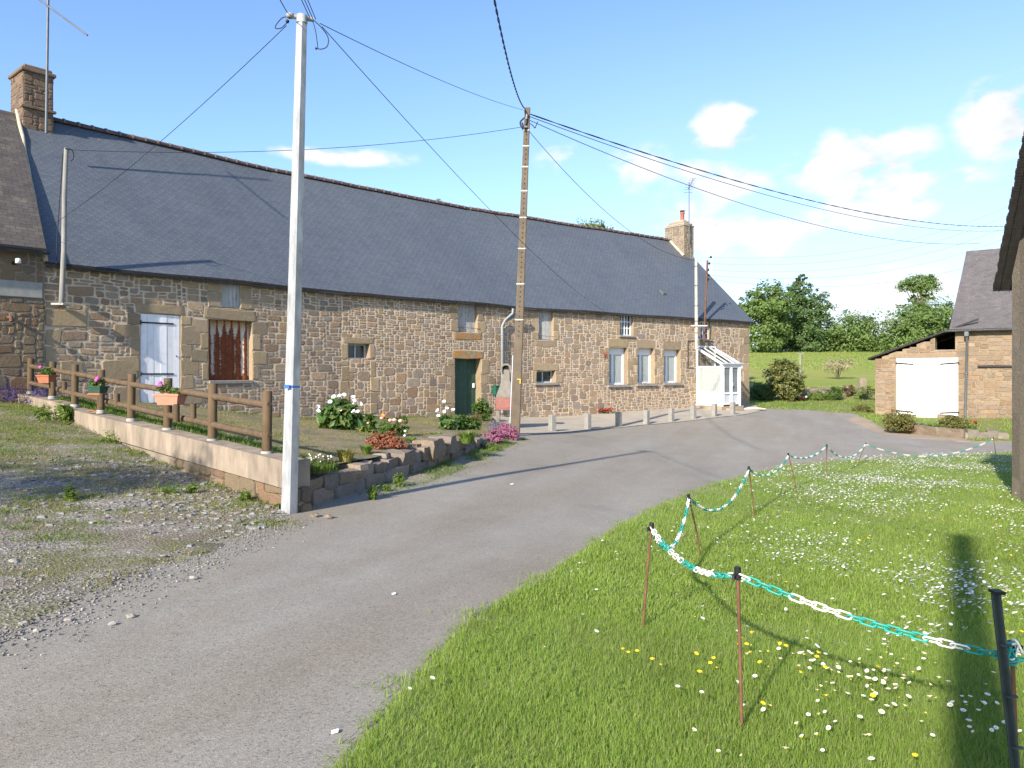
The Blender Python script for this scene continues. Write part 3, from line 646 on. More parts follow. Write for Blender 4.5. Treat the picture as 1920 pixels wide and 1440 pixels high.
for i, k in enumerate(('hatch', 'hatch2', 'up1', 'up2', 'vent')):
    a, b, c, e = O[k]; q = random.Random(20 + i)
    for sgn in (0, 1):
        z = c
        while z < e - .05:
            h = min(q.uniform(.28, .42), e - z); w = q.uniform(.22, .42)
            dress(a - w, a, z, z + h) if sgn == 0 else dress(b, b + w, z, z + h); z += h
    dress(a - .22, b + .22, c - .26, c, mi=3 if k == 'hatch' else 1)
for k in (4.15,): pass
# big single blocks near the left corner, the right-hand corner quoins, and scattered ashlar
dress(s_of(82) + .02, s_of(166), z_of(110, 612), z_of(110, 579)); dress(s_of(112), s_of(158), z_of(112, 715), z_of(112, 676)); dress(s_of(190), s_of(258), z_of(190, 712), z_of(190, 676))
z = -.1; k = 0
while z < EAVE - .2:
    h = rr.uniform(.34, .5); w = (.85, .5)[k % 2] * rr.uniform(.85, 1.1); dress(S_END - w, S_END, z, min(z + h, EAVE - .03)); z += h; k += 1
z = z_of(100, 560); k = 0
while z > 1.0:
    h = rr.uniform(.28, .42); dress(.02, (.34, .2)[k % 2] * rr.uniform(.9, 1.3), z - h, z) if not (z - h < z_of(110, 579) and z > z_of(110, 612)) else None; z -= h; k += 1
OB = dressed + [O[k] for k in O if k != 'blocked']
TOP = EAVE - .02; sB, sC = s_of(640), s_of(905)
def zone(s0, s1, z0, z1, cw, ch, sz, seed, mi=0, **kw):
    for q in pack(s0, s1, z0, z1, cw, ch, sz, OB, seed): stone(wall, wp, *q, mi, rr, **kw)
zone(.0, sB, -.1, TOP, .112, .078, SZ_A, 31)
zone(sB, sC, 1.75, TOP, .098, .068, SZ_B, 32, joint=.013); zone(sB, sC, -.15, 1.75, .112, .088, SZ_L, 33, joint=.013)
s1100, s1130 = s_of(1085), s_of(1138)
zone(sC, s1130, -.35, TOP, .108, .080, SZ_M, 34, joint=.013); zone(s1130, S_END, -.3, 1.05, .100, .066, SZ_B, 35, joint=.013); zone(s1130, S_END, 1.05, TOP, .104, .074, SZ_M, 36, joint=.013)
ss = list(np.arange(0, S_END, .7)) + PS[1:] + [q for h in WHOLES for q in h[:2]]; zs = list(np.arange(-.6, EAVE, .6)) + [EAVE + .02] + [q for h in WHOLES for q in h[2:]]
sheet(wall, wp, ss, zs, WHOLES, 2)
for k, dpt in dict(white_door=.06, rust=.20, vent=.08, smallwin=.30, hatch=.24, green=.30, hatch2=.22, small2=.28, w1=.26, w2=.26, w3=.26, up1=.2, up2=.2).items(): reveal(wall, wp, O[k], dpt + .03, 1)
# end gable and rear wall
gx = lambda s, d, z: wp(s, z, -d)
for a, b in ((S_END - .001, 1), (0.001, -1)):
    p = [gx(a, .0, -.6), gx(a, 2 * RD, -.6), gx(a, 2 * RD, EAVE), gx(a, RD, RIDGE - .1), gx(a, .0, EAVE)]; wall.add(p, [(0, 1, 2, 3, 4)], 2)
wall.add([gx(0, 2 * RD, -.6), gx(S_END, 2 * RD, -.6), gx(S_END, 2 * RD, EAVE), gx(0, 2 * RD, EAVE)], [(3, 2, 1, 0)], 2)
W_ = wall.build('wall', [M['rubble'], M['dressed'], M['mortar'], M['lichen']], house)

# roof: two slated slopes following the bends of the front
def miter(i, d):
    a = (PL[i] - PL[i - 1]).normalized() if i > 0 else None; b = (PL[i + 1] - PL[i]).normalized() if i < len(PL) - 1 else None
    na = Vector((a.y, -a.x)) if a else None; nb = Vector((b.y, -b.x)) if b else None
    if i == 1: na = nb
    if na is None: na = nb
    if nb is None: nb = na
    m = (na + nb).normalized(); return PL[i] + m * (d / max(.3, m.dot(na)))
OVER = .13; slope = (RIDGE - EAVE) / (RD + OVER)
def roof_lines():
    L = []
    for i in range(1, 5):
        e, r_, k = miter(i, OVER), miter(i, -RD), miter(i, -2 * RD - OVER)
        if i == 1: u = (PL[2] - PL[1]).normalized(); r_ = r_ + u * .78
        if i == 4: u = (PL[4] - PL[3]).normalized(); e, r_, k = e + u * .16, r_ + u * .1, k + u * .16
        L.append((e, r_, k, PS[i]))
    out = []
    for A, B in zip(L, L[1:]):
        n = int((B[3] - A[3]) / .8)
        for j in range(n): t = j / n; out.append(tuple(A[q].lerp(B[q], t) for q in range(3)) + (A[3] + (B[3] - A[3]) * t,))
    return out + [L[-1]]
RLN = roof_lines(); NV = 10
def roof_pt(row, t):
    e, r_, k, s = row; q = e.lerp(r_, t); sag = -.05 * math.sin(math.pi * t) + .035 * noise.noise((s * .35, t * 2, 4)) + .02 * noise.noise((s * 1.1, t * 4, 8))
    return Vector((q.x, q.y, EAVE - .03 + (RIDGE - EAVE + .03) * t + sag))
rf = MB(); n = len(RLN); SL = math.hypot(RD + OVER, RIDGE - EAVE)
v = [roof_pt(r_, j / NV) for r_ in RLN for j in range(NV + 1)]; uv = [(r_[3], j / NV * SL) for r_ in RLN for j in range(NV + 1)]
rf.add(v, [(i * (NV + 1) + j, (i + 1) * (NV + 1) + j, (i + 1) * (NV + 1) + j + 1, i * (NV + 1) + j + 1) for i in range(n - 1) for j in range(NV)], 0, uv, True)
dn = Vector((0, 0, -.05)); v2 = [p + dn for p in v]
rf.add(v2, [(i * (NV + 1) + j + 1, (i + 1) * (NV + 1) + j + 1, (i + 1) * (NV + 1) + j, i * (NV + 1) + j) for i in range(n - 1) for j in range(NV)], 1)
for i in range(n - 1): a, b = i * (NV + 1), (i + 1) * (NV + 1); rf.add([v[a], v2[a], v2[b], v[b]], [(0, 1, 2, 3)], 1)
for a in (0, (n - 1) * (NV + 1)):
    for j in range(NV): rf.add([v[a + j], v2[a + j], v2[a + j + 1], v[a + j + 1]], [(0, 1, 2, 3)], 1)
bk = [(r_[1], r_[2]) for r_ in RLN]
vb = [Vector((q.x, q.y, z)) for a, b in bk for q, z in ((a, RIDGE), (b, EAVE))]; rf.add(vb, [(2 * i, 2 * i + 2, 2 * i + 3, 2 * i + 1) for i in range(n - 1)], 0, [(r_[3], q) for r_ in RLN for q in (0, SL)])
roof = rf.build('roof', [M['slate'], M['slate_edge']], house)
# ridge tiles: a half-round tile every 0.34 m with a mortar collar at each joint
rg = MB(); rpts = [roof_pt(r_, 1) for r_ in RLN]
def along(pts, step):
    out = []; carry = 0
    for a, b in zip(pts, pts[1:]):
        L = (b - a).length; t = carry
        while t < L: out.append((a.lerp(b, t / L), (b - a).normalized())); t += step
        carry = t - L
    return out
half = lambda c, u, r_, up: [c + Vector((u.y, -u.x, 0)).normalized() * (r_ * math.cos(a)) + Vector((0, 0, r_ * math.sin(a) * up)) for a in np.linspace(-.35, math.pi + .35, 9)]
for p, u in along(rpts, .36)[1:-1]:
    a, b = half(p + Vector((0, 0, -.01)), u, .125, .8), half(p + u * .345 + Vector((0, 0, -.01)), u, .115, .8)
    rg.add(a + b, [(i, i + 1, 10 + i, 9 + i) for i in range(8)] + [tuple(range(8, -1, -1)), tuple(range(9, 18))], 0, smooth=False)
    a, b = half(p - u * .02, u, .131, .82), half(p + u * .03, u, .131, .82); rg.add(a + b, [(i, i + 1, 10 + i, 9 + i) for i in range(8)] + [tuple(range(8, -1, -1)), tuple(range(9, 18))], 1)
rg.build('ridge_tile_row', [M['ridge'], M['ridge_mortar']], roof)
# lime fillet along the left verge
fl = MB(); fp = [v[j] + Vector((0, 0, .03)) for j in range(NV + 1)]; fl.tube([p + Vector((noise.noise(p * 2) * .03, 0, noise.noise(p * 3) * .02)) for p in fp], [.05 + .02 * noise.noise(p * 4) for p in fp], 6); fl.build('verge_fillet', M['flash'], roof)
# roof vent and eaves gutter
vp = wp(s_of(1271), 0, -.9); vt = roof_pt(min(RLN, key=lambda q: abs(q[3] - s_of(1275))), .24)
vm = MB(); vm.hexa(vt + Vector((-.14, -.1, -.02)), wdir(15).to_3d() * .26, Vector((-.14, .2, .17)), Vector((.02, -.04, .13)), 0, .02); vm.build('roof_vent', M['zinc'], roof)
gt = MB(); gl = [Vector((r_[0].x, r_[0].y, EAVE - .10)) + wn(r_[3]) * .01 for r_ in RLN]
for i in range(len(gl) - 1):
    def hp(p, s): return [p + wn(s) * (.04 * math.cos(a)) + Vector((0, 0, .045 * math.sin(a))) for a in np.linspace(math.pi, 2 * math.pi, 7)]
    A, B = hp(gl[i], RLN[i][3]), hp(gl[i + 1], RLN[i + 1][3]); gt.add(A + B, [(k, k + 1, 8 + k, 7 + k) for k in range(6)] + [(7 + k, 8 + k, k + 1, k) for k in range(6)], 0)
gt.build('gutter', M['gut_dark'], house)
# downpipe with its swan necks
sd = s_of(938); dp = MB(); zt = EAVE - .16
dp.tube([wp(sd + .35, zt, .30), wp(sd + .33, zt - .18, .29), wp(sd + .1, zt - .42, .14), wp(sd + .0, zt - .62, .10), wp(sd, zt - 1.6, .10), wp(sd, zt - 2.6, .10), wp(sd, .15, .10)], .052, 10)
dp.tube([wp(sd + .62, zt, .30), wp(sd + .58, zt - .14, .27), wp(sd + .42, zt - .30, .2), wp(sd + .16, zt - .44, .14)], .05, 10)
for zz in (1.2, 2.0, 2.9): dp.tube([wp(sd, zz, .10), wp(sd, zz + .04, .10)], .062, 10)
dp.build('downpipe', M['galv'], house)

# doors, boarded hatches, windows
def boards(mb, o, d, k, th=.03, gap=.006, fn=wp, mi=0, seed=0, rag=0):
    a, b, c, e = o; q = random.Random(seed); w = (b - a) / k
    for i in range(k):
        x0 = a + i * w + gap / 2; dz = q.uniform(0, rag); dd = d + q.uniform(-.004, .004)
        A, B, C = fn(x0, c + dz, dd), fn(x0 + w - gap, c + dz, dd), fn(x0, c + dz, dd - th); mb.hexa(A, B - A, C - A, Vector((0, 0, e - c - dz)), mi)
def strap(mb, fn, a, b, z, d, h=.035, th=.012):
    A = fn(a, z, d); mb.hexa(A, fn(b, z, d) - A, fn(a, z, d + th) - A, Vector((0, 0, h)))
D = MB(); o = O['white_door']; boards(D, (o[0] + .01, o[1] - .01, o[2], o[3] - .01), -.015, 6, seed=3); D.add([wp(o[0], o[2], -.055), wp(o[1], o[2], -.055), wp(o[1], o[3], -.055), wp(o[0], o[3], -.055)], [(0, 1, 2, 3)], 1)
dr = D.build('door', [M['white_boards'], M['dark']], house); tag(dr, 'white plank door with black strap hinges')
for py in (604, 701, 757):
    h = MB(); zz = z_of(263, py); strap(h, wp, o[0] + .0, o[0] + (o[1] - o[0]) * .83, zz - .02, -.012); h.tube([wp(o[0] + .01, zz - .05, .005), wp(o[0] + .01, zz + .05, .005)], .018, 6); h.build('hinge', M['iron'], dr)
h = MB(); h.blob(wp(o[1] - .09, z_of(335, 668), .0), .018, 1); h.build('handle', M['iron'], dr)
D = MB(); o = O['rust']; K = 6
for i in range(K * 4):
    x0, x1 = o[0] + (o[1] - o[0] - .0) * i / (K * 4), o[0] + (o[1] - o[0]) * (i + 1) / (K * 4); dep = lambda q: -.17 + (.028 if (q % 4) in (1, 2) else 0)
    d0, d1 = dep(i), dep(i + 1); D.add([wp(x0, o[2], d0), wp(x1, o[2], d1), wp(x1, o[3], d1), wp(x0, o[3], d0)], [(0, 1, 2, 3)], 0, [(i / (K * 4), 0), ((i + 1) / (K * 4), 0), ((i + 1) / (K * 4), 1), (i / (K * 4), 1)])
sh = D.build('shutter', [M['rust_sheet']], house); tag(sh, 'rusty corrugated shutter with flaking white paint')
def sill(o, parent, out=.09, ext=.06, h=.10, mat='sill'):
    b = MB(); A = wp(o[0] - ext, o[2] - h, -.2); b.hexa(A, wp(o[1] + ext, o[2] - h, -.2) - A, wp(o[0] - ext, o[2] - h, out) - A, Vector((0, 0, h)), 0, .012); return b.build('sill', M[mat], parent)
sill(O['rust'], sh, .05, -.005, .09)
for k, nb, mm in (('vent', 5, 'grey_boards'), ('hatch', 6, 'grey_boards'), ('hatch2', 5, 'grey_boards')):
    D = MB(); o = O[k]; dd = {'vent': -.02, 'hatch': -.12, 'hatch2': -.10}[k]; boards(D, o, dd, nb, seed=nb + 5, rag=.03); D.add([wp(o[0], o[2], dd - .07), wp(o[1], o[2], dd - .07), wp(o[1], o[3], dd - .07), wp(o[0], o[3], dd - .07)], [(0, 1, 2, 3)], 1)
    ht = D.build('loft_hatch', [M[mm], M['dark']], house)
    if k != 'vent':
        b = MB(); b.tube([wp(o[0] - .05, o[2] + .16, .02), wp(o[1] + .12, o[2] + .13, .02)], .008, 5); b.build('bar', M['rust'], ht)
D = MB(); o = O['green']; boards(D, o, -.26, 6, seed=9); D.add([wp(o[0], o[2], -.31), wp(o[1], o[2], -.31), wp(o[1], o[3], -.31), wp(o[0], o[3], -.31)], [(0, 1, 2, 3)], 1)
dr = D.build('door', [M['green_boards'], M['dark']], house); tag(dr, 'dark green plank door set deep in the wall')
b = MB(); b.hexa(wp(o[1] - .16, 1.05, -.25), wp(o[1] - .06, 1.05, -.25) - wp(o[1] - .16, 1.05, -.25), wn(8) * .03, Vector((0, 0, .16)), 0, .01); b.build('handle', M['white_boards'], dr)
def window(o, d, cols, rows, fw=.06, frame='pvc', glass='glass', tag_=None, sl=None, head=0, bars=.03, tr=None):
    a, b, c, e = o; m = MB()
    def bar(x0, x1, z0, z1, dd=d, th=.06): A = wp(x0, z0, dd); m.hexa(A, wp(x1, z0, dd) - A, wp(x0, z0, dd - th) - A, Vector((0, 0, z1 - z0)))
    bar(a, a + fw, c, e); bar(b - fw, b, c, e); bar(a + fw, b - fw, c, c + fw); bar(a + fw, b - fw, e - fw - head, e)
    ia, ib, ic, ie = a + fw, b - fw, c + fw, e - fw - head
    for i in range(1, cols): x = ia + (ib - ia) * (tr if tr and cols == 2 else i / cols); bw = bars * (1.6 if i * 2 == cols else 1); bar(x - bw / 2, x + bw / 2, ic, ie, d - .008)
    for j in range(1, rows): z = ic + (ie - ic) * j / rows; bar(ia, ib, z - bars / 2, z + bars / 2, d - .012)
    w = m.build('window', M[frame], house); p = MB(); p.add([wp(ia, ic, d - .04), wp(ib, ic, d - .04), wp(ib, ie, d - .04), wp(ia, ie, d - .04)], [(0, 1, 2, 3)], 0, [(0, 0), (1, 0), (1, 2), (0, 2)]); p.build('pane', M[glass], w)
    if sl: sill(o, w, *sl)
    return w
window(O['smallwin'], -.22, 2, 1, .045, 'pvc_grey', 'glass'); window(O['small2'], -.2, 2, 1, .045, 'pvc_grey', sl=(.08, .12, .09))
w = MB(); o = O['smallwin']
for k in ('w1', 'w2', 'w3'): window(O[k], -.2, 2, 1, .08, 'pvc', 'curtain', sl=(.1, .10, .10), head=.20, bars=.075, tr=.36)
for k in ('up1', 'up2'): window(O[k], -.12, 4, 3, .05, 'pvc', 'glass', bars=.035, sl=(.08, .1, .07))
# house number plate
b = MB()
for q in (0, .11): A = wp(s_of(1131) + q, z_of(1131, 671), .035); b.hexa(A, wdir(15).to_3d() * .06, wn(15) * .012, Vector((0, 0, .2)))
b.build('number_plate', plain('red_number', (.33, .08, .05), .6, .1), house)

# chimneys
def chimney(name, o, ax, ay, zb, zt, seed, mat='rubble_old', faces=(0, 1, 2, 3), sizes=SZ_B, cw=.12, ch=.085, mort='mortar_old'):
    m = MB(); q = random.Random(seed); la, lb = ax.length, ay.length; ua, ub = ax / la, ay / lb; o = Vector((o.x, o.y, 0))
    m.hexa(o + Vector((0, 0, zb)), ax, ay, Vector((0, 0, zt - zb)), 1)
    FN = [lambda s, z, d: o + ua * s - ub * d + Vector((0, 0, z)), lambda s, z, d: o + ax + ub * s + ua * d + Vector((0, 0, z)), lambda s, z, d: o + ax + ay - ua * s + ub * d + Vector((0, 0, z)), lambda s, z, d: o + ay - ub * s - ua * d + Vector((0, 0, z))]
    for f in faces:
        for r_ in pack(0, la if f in (0, 2) else lb, zb, zt, cw, ch, sizes, [], seed + f): stone(m, FN[f], *r_, 0, q, .008, .014, .3)
    return m
u = wdir(.1).to_3d(); nb = Vector((-u.y, u.x, 0))
rp = RLN[0][1]; c0 = Vector((rp.x, rp.y, 0)) - u * .02 - nb * .50; q = .69
zt = 9.52
m = chimney('c', c0, u * q, nb * .95, RIDGE - .75, zt - .16, 71)
k = c0 - u * .06 - nb * .06; m.hexa(k + Vector((0, 0, zt - .18)), u * (q + .12), nb * 1.07, Vector((0, 0, .10)), 1, .02); m.hexa(k + u * .07 + nb * .07 + Vector((0, 0, zt - .08)), u * (q - .02), nb * .93, Vector((0, 0, .10)), 1, .04)
m.hexa(k + Vector((-0, 0, RIDGE + .0)), u * (q + .12), nb * .1, Vector((0, 0, .07)), 1, .01)
m.build('chimney', [stone_mat('chimney_stone', [(.12, .085, .06), (.15, .10, .065), (.10, .078, .06), (.135, .095, .07)], light=1.15), plain('chimney_cap', (.15, .11, .08), .95, .3, 5, .6)], roof)
u2 = wdir(S_END - .1).to_3d(); nb2 = Vector((-u2.y, u2.x, 0)); rq = RLN[-1][1]
c1 = Vector((rq.x, rq.y, 0)) - u2 * .86 - nb2 * .95; zt = 9.02
m = chimney('c', c1, u2 * .76, nb2 * 1.25, RIDGE - 1.35, zt, 77, mort='mortar')
for i, (ins, hh) in enumerate(((-.04, .07), (.03, .12), (.13, .12), (.24, .08))): m.hexa(c1 + u2 * ins + nb2 * ins + Vector((0, 0, zt + (.0, .07, .19, .30)[i])), u2 * (.76 - 2 * ins), nb2 * (1.25 - 2 * ins), Vector((0, 0, hh)), 1, .05)
ch = m.build('chimney', [stone_mat('chimney_rubble', [(.21, .17, .13), (.19, .16, .125), (.24, .185, .13)], light=.9), plain('chimney_cap_pale', (.30, .25, .19), .95, .25, 5, .6)], roof)
m = MB(); cc = c1 + u2 * .42 + nb2 * .45 + Vector((0, 0, zt + .34)); m.lathe(cc, [(.12, 0), (.105, .08), (.10, .35), (.125, .40), (.125, .44), (.085, .44), (.085, .3)], 12); m.lathe(cc + Vector((0, 0, .50)), [(.02, 0), (.13, 0), (.13, .05), (.02, .07)], 10, 1)
for a in range(4): m.box(cc + Vector((math.cos(a * 1.57) * .09, math.sin(a * 1.57) * .09, .43)), (.025, .025, .08), 0, 1)
m.build('chimney_pot', [plain('red_pot', (.27, .10, .07), .8, .15), M['rust']], ch)
fl = MB(); e0 = c1 - u2 * .03
fl.tube([Vector((e0.x, e0.y, 0)) + nb2 * t + Vector((0, 0, RIDGE + .02 - abs(.95 - t) * slope * .98)) for t in np.linspace(-.02, .97, 9)], [.07, .075, .06, .08, .07, .065, .075, .07, .05], 6); fl.build('chimney_fillet', M['flash'], roof)

# glazed porch at the right-hand end
sp = s_of(1305); pd, pw, pz0, pz1, pz2 = 1.36, 1.32, .11, 1.92, 2.72
porch_u, porch_n = wdir(sp).to_3d(), wn(sp); po = wp(sp, 0, 0)
pf = lambda a, z, d: po + porch_u * a + porch_n * d + Vector((0, 0, z))
def pbar(m, a0, z0, d0, a1, z1, d1, th, mi=0):
    m.tube([pf(a0, z0, d0), pf(a1, z1, d1)], th * .7071, 4, mi, smooth=False, rot=math.pi / 4)
m = MB(); A = pf(-.05, -.1, 0); m.hexa(A, porch_u * (pw + .1), porch_n * (pd + .06), Vector((0, 0, .20)), 1, .01)
m.hexa(pf(.25, -.12, pd + .06), porch_u * .8, porch_n * .35, Vector((0, 0, .14)), 1, .01)
for a in (.035, pw - .035):
    pbar(m, a, pz0, .035, a, pz2, .035, .07); pbar(m, a, pz2 - .06, .03, a, pz1 + .04, pd, .09); pbar(m, a, pz0 + .05, 0, a, pz0 + .05, pd, .09); pbar(m, a, pz0 + .62, 0, a, pz0 + .62, pd, .06)
    pbar(m, a, pz1 - .1, 0, a, pz1 - .1, pd, .06)
    m.hexa(pf(a - .02, pz0 + .05, .04), porch_u * .04, porch_n * (pd - .08), Vector((0, 0, .57)), 0)
for a in (.045, pw - .045): pbar(m, a, pz0, pd, a, pz1, pd, .10)
pbar(m, 0, pz1, pd, pw, pz1, pd, .11); pbar(m, 0, pz2, .03, pw, pz2, .03, .08)
for t in (1 / 3, 2 / 3): pbar(m, pw * t, pz2 - .02, .03, pw * t, pz1 + .05, pd, .05)
m.hexa(pf(-.06, pz1 + .0, pd + .055), porch_u * (pw + .12), porch_n * .09, Vector((0, 0, .07)), 2, .01)
m.hexa(pf(pw + .0, pz1 - .16, pd + .03), porch_u * .07, porch_n * .07, Vector((0, 0, .18)), 0)
pr = m.build('porch', [M['pvc'], M['dirt'], M['pvc_grey']], house); tag(pr, 'small white glazed lean-to porch with net curtains')
m = MB()
for a in (.035, pw - .035): m.add([pf(a, pz0 + .66, .07), pf(a, pz0 + .66, pd - .06), pf(a, pz1 - .13, pd - .06), pf(a, pz1 - .13, .07)], [(0, 1, 2, 3)], 0, [(0, 0), (1.2, 0), (1.2, 1), (0, 1)])
m.build('net_curtain', M['curtain'], pr)
m = MB()
for a in (.035, pw - .035): m.add([pf(a, pz1 - .06, .07), pf(a, pz1 - .06, pd - .12), pf(a, pz1 + .0, pd - .12), pf(a, pz2 - .13, .07)], [(0, 1, 2, 3)])
m.add([pf(.05, pz2 - .0, .05), pf(pw - .05, pz2 - .0, .05), pf(pw - .05, pz1 + .05, pd), pf(.05, pz1 + .05, pd)], [(3, 2, 1, 0)])
m.build('pane', M['clear'], pr)
for k in (0, 1):
    a0, a1 = .10 + k * (pw - .2) / 2, .10 + (k + 1) * (pw - .2) / 2; m = MB()
    for a in (a0 + .035, a1 - .035): pbar(m, a, pz0 + .06, pd + .01, a, pz1 - .06, pd + .01, .07)
    for z in (pz0 + .10, pz0 + .56, pz1 - .10): pbar(m, a0 + .07, z, pd + .01, a1 - .07, z, pd + .01, .075)
    m.hexa(pf(a0 + .05, pz0 + .1, pd - .015), porch_u * (a1 - a0 - .1), porch_n * .02, Vector((0, 0, .45)), 1)
    m.add([pf(a0 + .05, pz0 + .58, pd), pf(a1 - .05, pz0 + .58, pd), pf(a1 - .05, pz1 - .1, pd), pf(a0 + .05, pz1 - .1, pd)], [(0, 1, 2, 3)], 2)
    if k == 1: m.hexa(pf(a0 + .02, .98, pd + .045), porch_u * .03, porch_n * .05, Vector((0, 0, .14)), 0)
    m.build('door_leaf', [M['pvc'], M['pvc_grey'], M['glass_grey']], pr)
# meter boxes and cable on the wall by the porch
b = MB(); b.tube([wp(s_of(1289), z_of(1289, 640), .03), wp(s_of(1289), z_of(1289, 690), .03), wp(s_of(1300), z_of(1300, 690), .03)], .014, 5); b.tube([wp(s_of(1289), z_of(1289, 640), .03), wp(s_of(1304), z_of(1304, 637), .05)], .014, 5); b.build('wall_cable', M['wire'], house)

# ---------------------------------------------------------------- neighbouring house on the far left
nh = thing('stone_cottage', wp(-3, 0), 'older stone cottage with worn brown slates, cut off by the left edge', 'cottage')
NE = 4.27
m = MB(); q = random.Random(8); nfn = lambda s, z, d: wp(s, z, d + .04); lint = (s_of(-30), -.04, z_of(10, 556), z_of(10, 525))
for r_ in pack(-6.8, -.0, .6, NE, .135, .095, SZ_A, [lint], 61): stone(m, nfn, *r_, 0, q, .012, .016, 1.3)
m.add([nfn(-7, .2, 0), nfn(0, .2, 0), nfn(0, NE, 0), nfn(-7, NE, 0)], [(0, 1, 2, 3)], 1); m.add([nfn(0, .2, 0), nfn(0, .2, -.3), nfn(0, NE, -.3), nfn(0, NE, 0)], [(0, 1, 2, 3)], 1)
wl = m.build('wall', [M['rubble_old'], M['mortar_old']], nh)
m = MB(); A = wp(lint[0], lint[2], .0); m.hexa(A, wp(lint[1], lint[2], 0) - A, wn(-1) * .075, Vector((0, 0, lint[3] - lint[2])), 0, .015); m.build('lintel', M['concrete'], nh)
m = MB(); e0, e1 = wp(-7, NE - .02, .22), wp(-.02, NE - .02, .22); g0, g1 = RLN[0][0], RLN[0][1]
top1 = Vector((g1.x, g1.y, RIDGE - .05)) - u * .02; top0 = top1 - u * 7
K = 8
vv = [e0.lerp(top0, j / K) for j in range(K + 1)] + [e1.lerp(top1, j / K) for j in range(K + 1)]; m.add(vv, [(j, K + 1 + j, K + 2 + j, j + 1) for j in range(K)], 0, [(0, j / K * SL) for j in range(K + 1)] + [(7, j / K * SL) for j in range(K + 1)])
v3 = [p + dn for p in vv]; m.add(v3, [(j + 1, K + 2 + j, K + 1 + j, j) for j in range(K)], 1); m.add([vv[0], v3[0], v3[K + 1], vv[K + 1]], [(0, 1, 2, 3)], 1)
for j in range(K): m.add([vv[K + 1 + j], v3[K + 1 + j], v3[K + 2 + j], vv[K + 2 + j]], [(0, 1, 2, 3)], 1)
bt = top0 + nb * RD + Vector((0, 0, EAVE - RIDGE)); m.add([top0, top1, top1 + nb * RD + Vector((0, 0, EAVE - RIDGE)), bt], [(0, 1, 2, 3)], 0)
m.build('roof', [M['slate_old'], M['slate_edge']], nh)
m = MB(); pp = [wp(-7, NE - .08, .27), wp(.02, NE - .10, .27)]
A, B = [[p + wn(-1) * (.06 * math.cos(a)) + Vector((0, 0, .06 * math.sin(a))) for a in np.linspace(math.pi, 2 * math.pi, 7)] for p in pp]; m.add(A + B, [(k, k + 1, 8 + k, 7 + k) for k in range(6)] + [(7 + k, 8 + k, k + 1, k) for k in range(6)] + [(7, 8, 9, 10, 11, 12, 13)])
m.build('gutter', M['zinc'], nh)
def lamp(px, py, name, label, cat):
    s = s_of(px); z = z_of(px, py); t = thing(name, wp(s, z, .05), label, cat); b = MB(); b.tube([wp(s, z, .04), wp(s, z + .02, .22)], .018, 6); b.tube([wp(s, z, .045), wp(s, z, .06)], .05, 8); b.build('arm', M['black'], t); return t, s, z
t, s, z = lamp(25, 494, 'wall_lamp', 'small white spotlight on a bracket high on the cottage wall', 'wall lamp')
b = MB(); b.lathe(wp(s, z - .03, .30), [(.02, 0), (.055, .01), (.05, .10), (.02, .11)], 10); b.build('lamp_head', M['pvc'], t)
t = thing('iron_spout', wp(s_of(14), z_of(14, 595), .05), 'small rusty iron spout low on the cottage wall', 'spout'); b = MB(); s, z = s_of(14), z_of(14, 595); b.tube([wp(s, z, .03), wp(s, z - .01, .22), wp(s, z - .10, .25)], .035, 8); b.build('pipe', M['rust'], t)
# ---------------------------------------------------------------- the barn on the right
BA = R(40); bu, bn = Vector((math.cos(BA), -math.sin(BA), 0)), Vector((-math.sin(BA), -math.cos(BA), 0)); B0 = Vector((ray(1792) * 34, 34, 0))
bf = lambda s, z, d=0: B0 + bu * s + bn * d + Vector((0, 0, z))
def bs(px): r = ray(px); return (r * B0.y - B0.x) / (bu.x - r * bu.y)
def bz(px, py): return EYE - (py - HY) / FPX * bf(bs(px), 0).y
barn = thing('stone_barn', bf(0, -.5), 'ochre stone barn with a lean-to and big white double doors', 'barn')
BL, BR, BE = bs(1641), 9.0, 3.50
ltop = lambda s: 2.22 + (BE - 2.22) * (s - BL) / (0 - BL) if s < 0 else BE
hole = (bs(1753), bs(1791), bz(1753, 658), 5); dz0, dz1 = bz(1682, 776), bz(1682, 672); door = (bs(1682), bs(1797), dz0, dz1)
m = MB(); q = random.Random(3)
for r_ in pack(BL, BR, -1.0, BE, .15, .10, SZ_A, [hole, (door[0], door[1], dz0 - .2, dz1 + .22)], 81):
    if r_[1] + r_[3] < ltop(r_[0]) + .03 and r_[1] + r_[3] < ltop(r_[0] + r_[2]) + .12: stone(m, bf, *r_, 0, q, .006, .022, 1.5, .2)
lint = (door[0] - .2, door[1] + .12, dz1, dz1 + .2); stone(m, bf, lint[0], lint[2], lint[1] - lint[0], lint[3] - lint[2], 0, q, .005, .03, 0, .1)
sheet(m, bf, list(np.arange(BL, 0, .3)) + [0] + list(np.arange(.5, BR, 1)) + [BR, hole[0], hole[1], door[0], door[1]], [-1.2, hole[2], dz0, dz1] + list(np.arange(0, BE, .3)) + [BE], [hole], 1, 0, ltop)
m.add([bf(BL, -1.2), bf(BL, 2.22), bf(BL, 2.22, -6), bf(BL, -1.2, -6)], [(0, 1, 2, 3)], 1)
m.add([bf(0, 1.5, 0), bf(0, BE, 0), bf(0, 7.5, -4.2), bf(0, BE, -8.4), bf(0, 1.5, -8.4)], [(0, 1, 2, 3, 4)], 1)
for k in (0, 1): s_ = hole[k]; m.add([bf(s_, hole[2], 0), bf(s_, ltop(s_), 0), bf(s_, ltop(s_), -.45), bf(s_, hole[2], -.45)], [(0, 1, 2, 3)], 1)
m.add([bf(hole[0], hole[2], 0), bf(hole[1], hole[2], 0), bf(hole[1], hole[2], -.45), bf(hole[0], hole[2], -.45)], [(0, 1, 2, 3)], 1)
